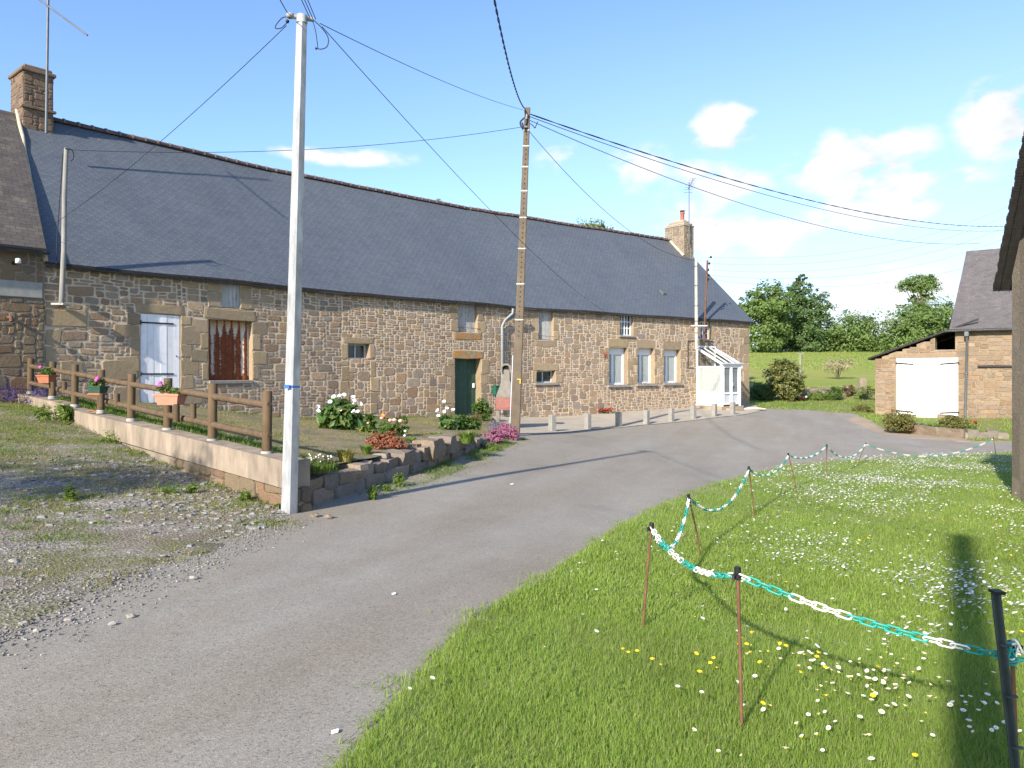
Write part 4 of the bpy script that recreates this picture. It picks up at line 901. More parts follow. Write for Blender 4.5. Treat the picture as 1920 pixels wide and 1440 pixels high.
m.add([bf(BL, -1, -3), bf(0, -1, -3), bf(0, BE, -3), bf(BL, 2.2, -3)], [(0, 1, 2, 3)], 2)
m.build('wall', [M['rubble_barn'], M['mortar_barn'], M['dark']], barn)
m = MB(); a, b = (BL - .30, 2.16), (.05, BE + .06); L = math.hypot(b[0] - a[0], b[1] - a[1])
for s_ in range(1):
    top = [bf(a[0], a[1] + .1, .16), bf(b[0], b[1] + .1, .16), bf(b[0], b[1] + .1, -6), bf(a[0], a[1] + .1, -6)]; low = [p - Vector((0, 0, .09)) for p in top]
    m.add(top, [(0, 1, 2, 3)], 0, [(0, 0), (0, L), (6, L), (6, 0)]); m.add(low, [(3, 2, 1, 0)], 1)
    for i in range(4): j = (i + 1) % 4; m.add([top[i], low[i], low[j], top[j]], [(0, 1, 2, 3)], 1)
for k in range(5): t = k / 4; p = bf(a[0] + (b[0] - a[0]) * t, a[1] + (b[1] - a[1]) * t + .02, .16); m.hexa(p, (bf(b[0], b[1]) - bf(a[0], a[1])) * .23, bn * .03, Vector((0, 0, .09)), 1, .01)
m.build('lean_to_roof', [M['slate_barn'], M['slate_edge']], barn)
m = MB(); K = 8; bp = lambda s, t: bf(s, BE + .02 + 4.1 * t - .07 * math.sin(math.pi * t) + .05 * noise.noise((s * .5, t * 3, 2)), .28 - 4.45 * t)
cols_ = list(np.arange(-.22, BR + .3, .8)); vv = [bp(s_, j / K) for s_ in cols_ for j in range(K + 1)]; nc = len(cols_)
m.add(vv, [(i * (K + 1) + j, (i + 1) * (K + 1) + j, (i + 1) * (K + 1) + j + 1, i * (K + 1) + j + 1) for i in range(nc - 1) for j in range(K)], 0, [(s_, j / K * 6.1) for s_ in cols_ for j in range(K + 1)], True)
v3 = [p - Vector((0, 0, .07)) for p in vv]; m.add(v3, [(i * (K + 1) + j + 1, (i + 1) * (K + 1) + j + 1, (i + 1) * (K + 1) + j, i * (K + 1) + j) for i in range(nc - 1) for j in range(K)], 1)
for j in range(K): m.add([vv[j], v3[j], v3[j + 1], vv[j + 1]], [(3, 2, 1, 0)], 1)
for i in range(nc - 1): x, y = i * (K + 1), (i + 1) * (K + 1); m.add([vv[x], v3[x], v3[y], vv[y]], [(0, 1, 2, 3)], 1)
m.add([vv[K], vv[-1], bf(BR, BE, -8.6), bf(-.2, BE, -8.6)], [(0, 1, 2, 3)], 0, [(0, 0), (9, 0), (9, 6), (0, 6)])
m.build('roof', [M['slate_barn'], M['slate_edge']], barn)
m = MB(); A, B = [[bf(s_, BE - .02 + .075 * math.sin(a_), .36 + .075 * math.cos(a_)) for a_ in np.linspace(math.pi, 2 * math.pi, 7)] for s_ in (-.35, BR)]
m.add(A + B, [(k, k + 1, 8 + k, 7 + k) for k in range(6)] + [(7 + k, 8 + k, k + 1, k) for k in range(6)]); m.build('gutter', M['galv'], barn)
s_ = bs(1815); m = MB(); m.tube([bf(s_, BE - .08, .36), bf(s_, BE - .35, .30), bf(s_ - .02, BE - .6, .09), bf(s_ - .10, -.55, .09)], .055, 8); m.hexa(bf(s_ - .09, BE - .32, .24), bu * .18, bn * .18, Vector((0, 0, .22)), 0, .02); m.tube([bf(s_ - .05, 1.5, .09), bf(s_ - .05, 1.56, .09)], .07, 8); m.build('downpipe', M['zinc'], barn)
dw = door[1] - door[0]; dm = (door[0] + door[1]) / 2
for k, (x0, x1) in enumerate(((door[0], dm - .01), (dm + .01, door[1]))):
    m = MB(); nb_ = 6; w = (x1 - x0) / nb_; qq = random.Random(90 + k)
    for i in range(nb_): rag = qq.uniform(-.06, .06) - (.16 if (k == 0 and i > 3) or (k == 1 and i < 2) else 0); A = bf(x0 + i * w + .004, dz0 + rag, .08 + qq.uniform(-.004, .004)); m.hexa(A, bu * (w - .008), bn * -.035, Vector((0, 0, dz1 - dz0 - rag - (.0))))
    A = bf(x0, dz1 - .17, .085); m.hexa(A, bu * (x1 - x0), bn * .02, Vector((0, 0, .15)))
    lf = m.build('door_leaf', M['white_barn'], barn)
    for zz, tilt in ((bz(1697, 683), .03), (bz(1697, 772), .03)):
        h = MB(); A, B = (bf(x0 - .04, zz + tilt, .10), bf(x0 + .72, zz - tilt, .10)) if k == 0 else (bf(x1 + .05, zz + tilt, .10), bf(x1 - .72, zz - tilt, .10)); h.hexa(A, B - A, bn * .018, Vector((0, 0, .06))); h.build('hinge', M['iron'], lf)
    if k == 1: h = MB(); h.tube([bf(dm - .08, (dz0 + dz1) / 2 - .02, .10), bf(dm + .22, (dz0 + dz1) / 2 - .02, .10)], .014, 6); h.build('bolt', M['rust'], lf)
m = MB(); A, B = bf(bs(1834), bz(1834, 688), .09), bf(bs(1834) + 3.2, bz(1834, 688) + .0, .09); m.hexa(A, B - A, bn * .05, Vector((0, 0, .07))); m.build('door_rail', M['iron'], barn)
m = MB(); A = bf(hole[0] - .02, hole[2] - .02, .0); m.hexa(A, bu * (hole[1] - hole[0] + .04), bn * -.3, Vector((0, 0, .07)), 0, .01); m.build('sill', M['concrete'], barn)
t = thing('insulator_bracket', bf(-.22, BE + 2.9, -3), 'two small insulators on a bracket at the barn verge', 'insulator bracket')
for k in (0, 1): m = MB(); p = P(1832, 487 + 12 * k, 36.6); m.tube([p, p + Vector((.35, .15, 0))], .018, 5); m.lathe(p + Vector((0, 0, -.06)), [(.03, 0), (.06, .03), (.06, .09), (.02, .13)], 8); m.build('insulator', M['zinc'], t)

# the near building at the right-hand edge
nbA = R(22); nd, nn_ = Vector((-math.sin(nbA), -math.cos(nbA), 0)), Vector((-math.cos(nbA), math.sin(nbA), 0)); N0 = Vector((7.78, 11.62, 0))
nf = lambda s, z, d=0: N0 + nd * s + nn_ * d + Vector((0, 0, z))
shed = thing('roadside_shed', nf(0, -.5), 'near rendered outbuilding cut off by the right edge, dark slate verge', 'outbuilding')
NEV = 3.22; NW = 5.2; HR = NEV + NW / 2
m = MB(); K = 10; qs = list(np.linspace(0, NW, 12)); topz = lambda s: NEV - .1 + min(s, NW - s)
q = random.Random(17)
sheet(m, nf, qs, [-1, 0, 1, 2, 3, 3.6, 4.2, 5, 6], [], 0, 0, topz)
for k in range(0): s_, z_ = q.uniform(0, 3), q.uniform(-.6, 3.6); stone(m, nf, s_, z_, q.uniform(.2, .5), q.uniform(.14, .26), 1, q, .01, .008, 1) if z_ < topz(s_) - .5 else None
rt = Vector((math.cos(nbA), -math.sin(nbA), 0))
m.add([nf(0, -1), nf(0, NEV - .1), nf(0, NEV - .1) + rt * 7, nf(0, -1) + rt * 7], [(3, 2, 1, 0)], 0); m.add([nf(NW, -1), nf(NW, NEV - .1), nf(NW, NEV - .1) + rt * 7, nf(NW, -1) + rt * 7], [(0, 1, 2, 3)], 0)
m.build('wall', [stone_mat('brown_render', [(.30, .235, .165), (.32, .25, .18)], 22, .35, .9), M['rubble_old']], shed)
m = MB(); K = 84
for sg in (0, 1):
    e = -.28 if sg == 0 else NW + .28; mid = NW / 2
    for j in range(K):                                               # overlapping slate courses make the ragged verge
        a, b = e + (mid - e) * j / K, e + (mid - e) * (j + 1.25) / K; za, zb = NEV - .28 + abs(a - e) * 1.03, NEV - .28 + min(abs(b - e), abs(mid - e)) * 1.03
        o_ = .20 + q.uniform(-.014, .014); lift = .010
        v4 = [nf(a, za + lift, o_), nf(a, za + lift, -7), nf(b, zb + .01, -7), nf(b, zb + .01, o_)]; lo = [p - Vector((0, 0, .03)) for p in v4]
        fl_ = [(0, 1, 2, 3)] if sg == 0 else [(3, 2, 1, 0)]; m.add(v4, fl_, 0, [(a, 0), (a, 7), (b, 7), (b, 0)]); m.add(lo, [f[::-1] for f in fl_], 1)
        for i in range(4): i2 = (i + 1) % 4; m.add([v4[i], v4[i2], lo[i2], lo[i]], [(0, 1, 2, 3)], 1)
    for dd in (.12, -.02): m.add([nf(e, NEV - .35, dd), nf(mid, NEV - .35 + abs(mid - e) * 1.03, dd), nf(mid, NEV - .35 + abs(mid - e) * 1.03 + .1, dd), nf(e, NEV - .25, dd)], [(0, 1, 2, 3)], 1)
m.build('roof', [M['slate_old'], M['slate_edge']], shed)

# ---------------------------------------------------------------- poles, posts and wires
def frustum(m, a, b, w0, d0, w1, d1, mi=0, ch=.12, rz=0):
    a, b = Vector(a), Vector(b)
    def ring(c, w, d): k = min(w, d) * ch; return [c + Matrix.Rotation(rz, 3, 'Z') @ Vector(p + (0,)) for p in ((-w/2+k,-d/2),(w/2-k,-d/2),(w/2,-d/2+k),(w/2,d/2-k),(w/2-k,d/2),(-w/2+k,d/2),(-w/2,d/2-k),(-w/2,-d/2+k))]
    v = ring(a, w0, d0) + ring(b, w1, d1); m.add(v, [(i, (i + 1) % 8, 8 + (i + 1) % 8, 8 + i) for i in range(8)] + [tuple(range(7, -1, -1)), tuple(range(8, 16))], mi)
MPb = hit(541.5, 962); YM = MPb.y; MPt = P(566, 34, YM)
mp = thing('steel_pole', MPb, 'tall galvanised steel pole at the lane edge with a blue strap', 'utility pole')
m = MB(); frustum(m, MPb - Vector((0, 0, .2)), MPt, .155, .155, .098, .098, 0, .16, -.62); m.build('shaft', M['steel'], mp)
m = MB(); A, B = P(544, 30, YM - .03), P(588, 37, YM + .06); m.tube([A, B], .026, 10); m.lathe(A - Vector((.0, 0, .026)), [(.02, 0), (.045, .01), (.045, .05), (.02, .06)], 10); m.tube([MPt - Vector((0, 0, .06)), MPt + Vector((0, 0, .03))], .066, 8); m.build('crossarm', M['steel'], mp)
m = MB(); c = MPb.lerp(MPt, (962 - 727) / (962 - 34)); frustum(m, c, c + Vector((0, 0, .028)), .146, .146, .146, .146, 0, .16, -.62); m.box(c + Vector((-.03, -.105, -.008)), (.06, .012, .045)); m.build('strap', M['blue'], mp)
def curve(pts, k=10):
    pts = [Vector(p) for p in pts]; out = []
    for i in range(len(pts) - 1):
        p0, p1, p2, p3 = pts[max(i - 1, 0)], pts[i], pts[i + 1], pts[min(i + 2, len(pts) - 1)]
        for j in range(k): t = j / k; out.append(.5 * ((2 * p1) + (p2 - p0) * t + (2 * p0 - 5 * p1 + 4 * p2 - p3) * t * t + (3 * p1 - p0 - 3 * p2 + p3) * t ** 3))
    return out + [pts[-1]]
m = MB(); yy = YM + .02
m.tube(curve([P(x, y, yy) for x, y in ((542, 32), (530, 33), (518, 46), (517, 53), (528, 52), (540, 40))], 6), .006, 5); m.build('jumper_loop', M['wire'], mp); m = MB(); m.tube(curve([P(x, y, yy) for x, y in ((588, 38), (603, 52), (615, 70), (614, 86), (604, 92), (593, 91))], 6), .006, 5)
m.tube(curve([P(x, y, yy) for x, y in ((586, 38), (592, 60), (596, 90))], 6), .005, 5); m.blob(P(593, 91, yy), .014); m.build('jumper_loop', M['wire'], mp); m = MB(); m.blob(P(539, 40, yy), .022, 2); m.build('clamp', M['wire'], mp)

CPb = hit(965, 815); YC = CPb.y; CPt = P(989, 203, YC); cp = thing('concrete_pole', CPb, 'brown concrete pole with white rings beside the barbecue', 'utility pole')
m = MB(); frustum(m, CPb - Vector((0, 0, .3)), CPt, .255, .22, .15, .14); mshaft = m; rings = []
for py in (246, 276, 315, 360, 410, 468, 534, 601): t = (815 - py) / (815 - 203); c = CPb.lerp(CPt, t); w = .255 + (.15 - .255) * t; m = MB(); frustum(m, c, c + Vector((0, 0, .03)), w + .008, w * .9 + .008, w + .008, w * .9 + .008); rings.append(m)
m = mshaft
for k in range(46): t = .30 + k * .015; c = CPb.lerp(CPt, t) + Vector((0, -(.11 - .042 * t) - .006, 0)); m.box(c, (.018, .012, .03), 0, 1)
m.build('shaft', [M['pole_conc'], M['dark']], cp)
for m in rings: m.build('white_ring', M['band'], cp)
m = MB(); m.tube([CPb + Vector((-.135, -.1, 0)), CPb.lerp(CPt, .243) + Vector((-.125, -.1, 0))], .012, 6); m.build('conduit', M['pvc_grey'], cp)
m = MB(); c = P(973, 712, YC - .13); m.box(c, (.09, .01, .022)); m.box(c + Vector((.03, 0, -.1)), (.022, .01, .1)); m.build('tag', M['yellow'], cp)
m = MB(); m.tube(curve([P(x, y, YC - .1) for x, y in ((984, 208), (988, 225), (984, 240), (986, 246))], 5), .022, 5); m.tube(curve([P(x, y, YC - .05) for x, y in ((984, 220), (976, 228), (977, 236), (982, 243), (979, 230))], 5), .022, 5); m.tube(curve([P(x, y, YC) for x, y in ((994, 232), (1000, 236), (1003, 240), (1008, 228))], 4), .012, 5); m.build('cable_loop', M['wire'], cp)
m = MB(); m.tube([P(988, 214, YC - .1), P(987, 224, YC - .12)], .03, 6); m.build('clamp', M['galv'], cp); m = MB(); m.tube([P(983, 238, YC - .12), P(988, 238, YC - .12)], .03, 6); m.build('clamp', M['galv'], cp)

sA = s_of(118); wpb, wpt = wp(s_of(115, .32), z_of(115, 569, .32), .32), None; wpt = P(124.5, 278, wpb.y + .15)
sm = thing('service_mast', wpb, 'leaning silver-grey wooden service mast on the left part of the house wall', 'service mast')
m = MB(); m.tube([wpb, wpb.lerp(wpt, .35) + Vector((.015, 0, 0)), wpb.lerp(wpt, .7) - Vector((.012, 0, 0)), wpt], [.055, .052, .05, .046], 7); m.build('post', M['old_wood'], sm)
m = MB(); m.hexa(wpb + Vector((-.2, -.04, -.03)), Vector((.26, 0, 0)), Vector((0, .32, 0)), Vector((0, 0, .04))); m.build('bracket', M['white_post'], sm); m = MB(); m.tube([P(105, 508, wpb.y + .2), P(104, 520, wpb.y + .1), P(92, 529, wpb.y + .2), P(82, 530, wpb.y + .2)], .018, 5); m.build('conduit', M['white_post'], sm)
m = MB(); m.tube(curve([wpt + Vector((.0, -.05, -.02)), wpt + Vector((.13, -.02, -.04)), wpt + Vector((.16, 0, -.2)), wpt + Vector((.09, 0, -.28))], 5), .012, 5); m.tube([wpb + Vector((-.09, -.03, .85)), wpb + Vector((-.075, -.03, 1.4)), wpt + Vector((-.06, -.03, -.1))], .01, 5); m.build('cable', M['wire'], sm)
s_ = s_of(1305, .38); q0, q1 = P(1306, 655, wp(s_, 0, .38).y), P(1305, 486, wp(s_, 0, .38).y); sm2 = thing('service_mast', q0, 'pale flaking mast in front of the eaves beside the right chimney', 'service mast')
m = MB(); m.tube([q0, q1], [.075, .065], 8); m.build('post', M['white_post'], sm2)
m = MB()
for py in (500, 536, 574, 603, 625): c = q0.lerp(q1, (655 - py) / 169); m = MB(); m.tube([c, c + Vector((0, 0, .03))], .082, 8); m.build('collar', M['zinc'], sm2)
m = MB(); m.tube([P(1296, 611, q0.y - .08), P(1326, 611, q0.y - .05)], .035, 6); m.build('bracket', M['band'], sm2)
s_ = s_of(1323, .35); q0, q1 = P(1320, 640, wp(s_, 0, .35).y), P(1326.5, 488, wp(s_, 0, .35).y); sm3 = thing('insulator_mast', q0, 'thin rusty mast with small insulators above the porch roof', 'service mast')
m = MB(); m.tube([q0, q1], .042, 7); m.build('post', M['rust'], sm3)
for i, (x, y) in enumerate(((1333, 482), (1330, 494), (1328, 506), (1329, 516), (1328, 524))): c = P(x, y, q1.y - .05); m = MB(); m.tube([P(1326.5, y + 2, q1.y), c], .012, 5); m.lathe(c - Vector((0, 0, .05)), [(.02, 0), (.045, .02), (.04, .08), (.015, .11)], 7); m.build('insulator', M['dark'], sm3)

def antenna(name, base, h, label, lean=0, boom=None, yagi=False, rad=.02):
    t = thing(name, base, label, 'antenna'); tip = base + Vector((lean, 0, h)); m = MB(); m.tube([base, tip], rad, 7); m.build('mast', M['zinc'], t)
    m = MB()
    if boom: m.tube([boom[0], boom[1]], rad * .7, 6)
    if yagi:
        a, b = tip + Vector((-.05, 0, -.35)), tip + Vector((.10, -.5, .06)); m.tube([a, b], .016, 5)
        for k in range(6): c = a.lerp(b, k / 5); m.tube([c - Vector((.22 - k * .015, 0, 0)), c + Vector((.22 - k * .015, 0, 0))], .009, 4)
        m.tube([a - Vector((.22, 0, .16)), a - Vector((-.22, 0, .16))], .009, 4)
    m.build('boom', M['zinc'], t); return t
Yc = wp(0, 0, -RD).y - .3
ab = P(86.5, 250, Yc); antenna('television_antenna', ab, P(91, -60, Yc).z - ab.z, 'tall antenna mast behind the left chimney, top out of frame', P(91, -60, Yc).x - ab.x, (P(72, -2, Yc), P(164, 66, Yc - .6)), rad=.032)
cq = c1 + u2 * .1 - nb2 * .03; ab = Vector((cq.x, cq.y, RIDGE - .35)); yy = ab.y; ab = P(1292, 457, yy); antenna('television_antenna', ab, P(1292, 342, yy).z - ab.z, 'slim antenna strapped to the right-hand chimney', 0, None, True, .022)

def wire(label, A, B, sag=.3, r=.009, name='overhead_wire', twist=0, mid=None):
    A, B = Vector(A), Vector(B); n = 28 if not twist else 160; m = MB()
    f = lambda t: A.lerp(B, t) - Vector((0, 0, sag * 4 * t * (1 - t)))
    if not twist: m.tube([f(i / n) for i in range(n + 1)], r, 5)
    else:
        for k in range(twist): m.tube([f(i / n) + Vector((math.cos(i * .75 + k * 6.283 / twist) * r * 1.1, 0, math.sin(i * .75 + k * 6.283 / twist) * r * 1.1)) for i in range(n + 1)], r, 5)
    return tag(m.build(name, M['wire']), label, 'wire')
BH = Vector((-2.05, -3.6, 7.1))     # top of the pole behind the photographer
wire('thin wire from steel pole down across the left roof slope', P(537, 48, YM), wp(s_of(70), z_of(70, 436), .35), .16, .0045)
wire('thin wire from steel pole to the concrete pole top', P(600, 44, YM), P(984, 207, YC), .10, .005)
wire('thin wire from steel pole dropping across the roof to the eaves', P(604, 50, YM), wp(s_of(1130), EAVE - .1, .3), .35, .005)
wire('wire from concrete pole to the leaning wooden mast', P(979, 238, YC), wpt + Vector((0, 0, -.03)), .28, .0068, twist=0)
wire('drooping wire from concrete pole to the pale mast by the chimney', P(992, 246, YC), P(1304, 488, wp(s_of(1305, .38), 0, .38).y), .75, .0078)
wire('thick twisted cable from above down to the concrete pole top', P(983, 203, YC), P(880, -260, 8.0), .5, .0095, 'twisted_cable', twist=2)
Yf = 46
wire('upper of the paired cables running right from the concrete pole', P(994, 214, YC), P(1885, 424, Yf), .85, .010, 'twisted_cable', twist=2)
wire('lower of the paired cables running right from the concrete pole', P(994, 219, YC), P(1885, 432, Yf), .95, .010)
wire('thin lowest wire running right from the concrete pole to the barn roof', P(994, 226, YC), P(1838, 456, 38), 1.0, .0095)
q1 = P(1330, 490, wp(s_of(1323, .35), 0, .35).y)
for k, (y0, y1, lab) in enumerate(((482, 388, 'topmost'), (494, 405, 'second highest'), (506, 425, 'third highest'), (516, 446, 'second lowest'), (524, 478, 'lowest'))):
    wire(f'{lab} of the faint bare wires fanning right from the rusty mast', P(1331, y0, q1.y), P(1900, y1 - 6, 44), 1.0, .005)
wire('wire rising from the left end of the steel pole crossarm', P(541, 28, YM), BH + Vector((-.5, 0, 0)), .2, .0055)
for k, (x, lab) in enumerate(((580, 'left'), (585, 'middle'), (590, 'right'))): wire(f'{lab} of three wires rising from the right crossarm end', P(x + 2, 36, YM + .03), BH + Vector((.1 + .12 * k, 0, 0)), .2, .005)

# ---------------------------------------------------------------- fence on its low wall
fu = (FF - FN).normalized(); fl2 = lambda px: (lambda r: FN + fu * ((r * FN.y - FN.x) / (fu.x - r * fu.y)))(ray(px))
def fz(px, py): return EYE - (py - HY) / FPX * fl2(px).y
fnrm = Vector((fu.y, -fu.x)); fnrm = fnrm if fnrm.y < 0 else -fnrm       # towards the lot
cw = thing('retaining_wall', (FN.x, FN.y, 0), 'low cement-topped retaining wall under the log fence', 'retaining wall')
def wallseg(m, pA, zA, pB, zB, zbA, zbB, w0, w1, mi=0):
    o_, i_ = fnrm * w0, fnrm * -w1; v = [(pA + o_).to_3d() + Vector((0, 0, zbA)), (pB + o_).to_3d() + Vector((0, 0, zbB)), (pB + i_).to_3d() + Vector((0, 0, zbB)), (pA + i_).to_3d() + Vector((0, 0, zbA))]
    t = [(pA + o_).to_3d() + Vector((0, 0, zA)), (pB + o_).to_3d() + Vector((0, 0, zB)), (pB + i_).to_3d() + Vector((0, 0, zB)), (pA + i_).to_3d() + Vector((0, 0, zA))]
    m.add(v + t, [(0, 1, 5, 4), (1, 2, 6, 5), (2, 3, 7, 6), (3, 0, 4, 7), (4, 5, 6, 7)], mi)
pS = fl2(133); zS = fz(133, 763); pE = FN - fu * .22; zE = fz(505, 856)
m = MB(); K = 8
for i in range(K):
    a, b = pS.lerp(pE, i / K), pS.lerp(pE, (i + 1) / K); za, zb = zS + (zE - zS) * i / K, zS + (zE - zS) * (i + 1) / K; wallseg(m, a, za, b, zb, za - .32, zb - .32, .16, .14, 0)
m.build('coping', M['coping'], cw)
m = MB(); pF = fl2(44); zF = fz(44, 738); zS2 = fz(133, 757); wallseg(m, pF, zF, pS, zS2, zF - .6, zS2 - .7, .12, .12, 0); m.build('low_section', M['coping'], cw)
m = MB(); q = random.Random(41); LW = (pE - pS).length; bfn = lambda s, z, d: (pE - fu * -s * 1 + fnrm * (.10 + d)).to_3d() + Vector((0, 0, z))
wallseg(m, pS, zS - .33, pE, zE - .33, -.3, -.3, .09, .09, 1)
for r_ in pack(0, 3.2, -.12, .30, .2, .13, SZ_A, [], 12): stone(m, lambda s, z, d: (pE + fu * s + fnrm * (.10 + d)).to_3d() + Vector((0, 0, z + s * .035)), *r_, 0, q, .008, .03, .5)
for r_ in pack(-.02, .30, -.12, .29, .16, .2, [(1, 1, 1), (2, 1, 1)], [], 13): stone(m, lambda s, z, d: (pE + fnrm * (.14 - s) - fu * (.0 + d)).to_3d() + Vector((0, 0, z)), *r_, 0, q, .006, .03, .3)
m.build('stone_footing', [M['rubble_old'], M['mortar_old']], cw)

fence = thing('log_fence', (FN.x, FN.y, zE), 'weathered brown round-log fence with two rails', 'fence')
FP = [(57, 672, 738), (98, 678, 747), (140, 683, 763), (189, 693, 774), (246, 701, 790), (314, 709, 808), (398, 719, 829), (500, 733, 853)]
posts = []
for i, (x, yt, yb) in enumerate(FP):
    p = fl2(x); zb, zt = fz(x, yb), fz(x, yt); posts.append((p, zb, zt)); m = MB(); b = Vector((p.x, p.y, zb)); t = Vector((p.x + .01, p.y, zt)); m.tube([b, b.lerp(t, .5), t + Vector((0, 0, -.01)), t], [.062, .060, .060, .052], 12); m.build('post', M['wood_post'], fence)
    m = MB(); m.lathe(b + Vector((0, 0, -.01)), [(.075, 0), (.072, .045), (.064, .06)], 12); m.build('post_socket', M['concrete'], fence)
for (p, zb, zt), (p2, zb2, zt2) in zip(posts, posts[1:]):
    for f_ in (.78, .30):
        a = Vector((p.x, p.y, zb + (zt - zb) * f_)) - fnrm.to_3d() * .0; b = Vector((p2.x, p2.y, zb2 + (zt2 - zb2) * f_)); m = MB(); m.tube([a, a.lerp(b, .5) + Vector((0, 0, noise.noise(a) * .015)), b], [.047, .044, .047], 9); m.build('rail', M['wood_rail'], fence)
def box_support(x0, x1, i, py0, py1):
    for x in (x0, x1): p = fl2(x) + fnrm * (.13 if x == x0 else .02); zb, zt = fz(x, py1), fz(x, py0); m = MB(); m.tube([Vector((p.x, p.y, zb)), Vector((p.x, p.y, zt))], .042, 9); m.build('bracket', M['wood_post'], fence)
box_support(348, 365, 0, 757, 790); box_support(206, 222, 1, 738, 762); box_support(114, 123, 2, 716, 737)
p = fl2(500)
for f_ in (.80, .32): m = MB(); c = Vector((p.x, p.y, posts[-1][1] + (posts[-1][2] - posts[-1][1]) * f_)) - fu.to_3d() * .055; m.tube([c, c - fu.to_3d() * .012], .03, 10); m.build('rail_end', M['wood_rail'], fence)
bk_ = thing('wooden_pole', (-2.05, -3.6, 0), 'plain wooden utility pole standing behind the photographer', 'utility pole')
m = MB(); m.tube([(-1.95, -3.6, -.3), (-1.95, -3.6, 7.3)], [.16, .13], 10); m.build('shaft', M['old_wood'], bk_)
# ---------------------------------------------------------------- foliage builders
def leafs(C, size, asp=.5, seed=0, up=.35, out=None, curl=.25):
    """one kinked diamond leaf per point"""
    g = np.random.default_rng(seed); n = len(C); C = np.asarray(C, float); s = size * g.uniform(.6, 1.35, n)
    N = g.normal(size=(n, 3)); N[:, 2] = np.abs(N[:, 2]) + up
    if out is not None: N = N * .7 + out * .9
    N /= np.linalg.norm(N, axis=1)[:, None]; T = np.cross(N, g.normal(size=(n, 3))); T /= np.linalg.norm(T, axis=1)[:, None] + 1e-9; B = np.cross(N, T)
    h = (s / 2)[:, None]; w = (s * asp / 2)[:, None]
    V = np.stack([C - T * h, C + B * w - N * h * curl * .3 + T * h * .1, C + T * h - N * h * curl, C - B * w - N * h * curl * .3 + T * h * .1], 1).reshape(-1, 3)
    return V, np.arange(4 * n).reshape(n, 4)
def clumps(blobs, n, seed, k=26, spread=.22, shell=.55, zmin=None):
    """leaf positions gathered in clumps through a set of ellipsoids ((x,y,z),(rx,ry,rz))"""
    g = np.random.default_rng(seed); vol = np.array([b[1][0] * b[1][1] + b[1][1] * b[1][2] for b in blobs]); vol /= vol.sum(); P_, O_ = [], []
    for b, f in zip(blobs, vol):
        nc = max(3, int(n * f / k)); d = g.normal(size=(nc, 3)); d /= np.linalg.norm(d, axis=1)[:, None]; r = (shell + (1 - shell) * g.random(nc) ** .6)[:, None]
        lump = 1 + .16 * np.sin(d @ np.array([3.1, 2.3, 4.2]) * 1.7 + seed)[:, None]
        c = np.array(b[0]) + d * r * lump * np.array(b[1]); rad = spread * np.mean(b[1]) * g.uniform(.6, 1.5, nc)
        kk = np.maximum(4, (k * g.uniform(.5, 1.5, nc)).astype(int)); idx = np.repeat(np.arange(nc), kk)
        off = np.clip(g.normal(size=(len(idx), 3)), -1.5, 1.5) * rad[idx][:, None] * np.array([1, 1, .7]); P_.append(c[idx] + off); O_.append(d[idx])
    A, O2 = np.concatenate(P_), np.concatenate(O_)
    if zmin is not None: q = A[:, 2] > zmin; A, O2 = A[q], O2[q]
    return A, O2
def bush(name, base, blobs, n, leaf, mat, label, cat, seed, group=None, stem='bark', asp=.5, spread=.2, shell=.5, k=22, stems=4, loc=None):
    """shrub: stems and one foliage mesh; blobs are given relative to the base"""
    base = Vector(base); t = thing(name, base, label, cat, group); bl = [((base.x + c[0], base.y + c[1], base.z + c[2]), r_) for c, r_ in blobs]
    A, O2 = clumps(bl, n, seed, k, spread, shell, base.z - .02); V, F = leafs(A, leaf, asp, seed, .3, O2); npmesh('foliage', V, F, M[mat] if isinstance(mat, str) else mat, t)
    m = MB(); q = random.Random(seed)
    for i in range(stems): c = Vector(bl[i % len(bl)][0]); e = c + Vector((q.uniform(-.4, .4) * bl[i % len(bl)][1][0], q.uniform(-.4, .4) * bl[i % len(bl)][1][1], q.uniform(0, .4) * bl[i % len(bl)][1][2])); m.tube([base + Vector((q.uniform(-.05, .05), q.uniform(-.05, .05), -.05)), base.lerp(e, .5) + Vector((q.uniform(-.05, .05), 0, 0)), e], [.014, .01, .004], 5)
    m.build('stem', M[stem], t); return t
def pxbush(x0, x1, yt, yb, f=gg, dep=.9, **kw):
    """a bush the photograph shows between x0..x1 and yt..yb standing on terrain f"""
    b = hit((x0 + x1) / 2, yb, f); w = (x1 - x0) / FPX * b.y / 2; h = (yb - yt) / FPX * b.y; b = b + Vector((0, w * dep * .6, 0)); b.z = float(f(b.x, b.y))
    return b, w, h
def lathe_flower(m, c, r, kind, q, mi=0):
    if kind == 'calla':
        ax = Vector((q.uniform(-.6, .6), q.uniform(-1, -.1), q.uniform(.5, 1))).normalized(); a = ax.orthogonal().normalized(); b = ax.cross(a); vs = []
        for h, rr_ in ((-1.1, .12), (-.4, .38), (.15, .8), (.35, 1.05)):
            for j in range(9): t = 6.283 * j / 9; k = 1 + (.45 * max(0, math.cos(t)) if h > 0 else 0); vs.append(c + ax * r * (h + (.5 * max(0, math.cos(t)) if h > .3 else 0)) + (a * math.cos(t) + b * math.sin(t)) * r * rr_ * k)
        m.add(vs, [(i * 9 + j, i * 9 + (j + 1) % 9, i * 9 + 9 + (j + 1) % 9, i * 9 + 9 + j) for i in range(3) for j in range(9)], mi, smooth=True)
    else:
        m.blob(c, (r, r, r * .75), q.random() * 9, .35, 1, mi, True, 2.2)
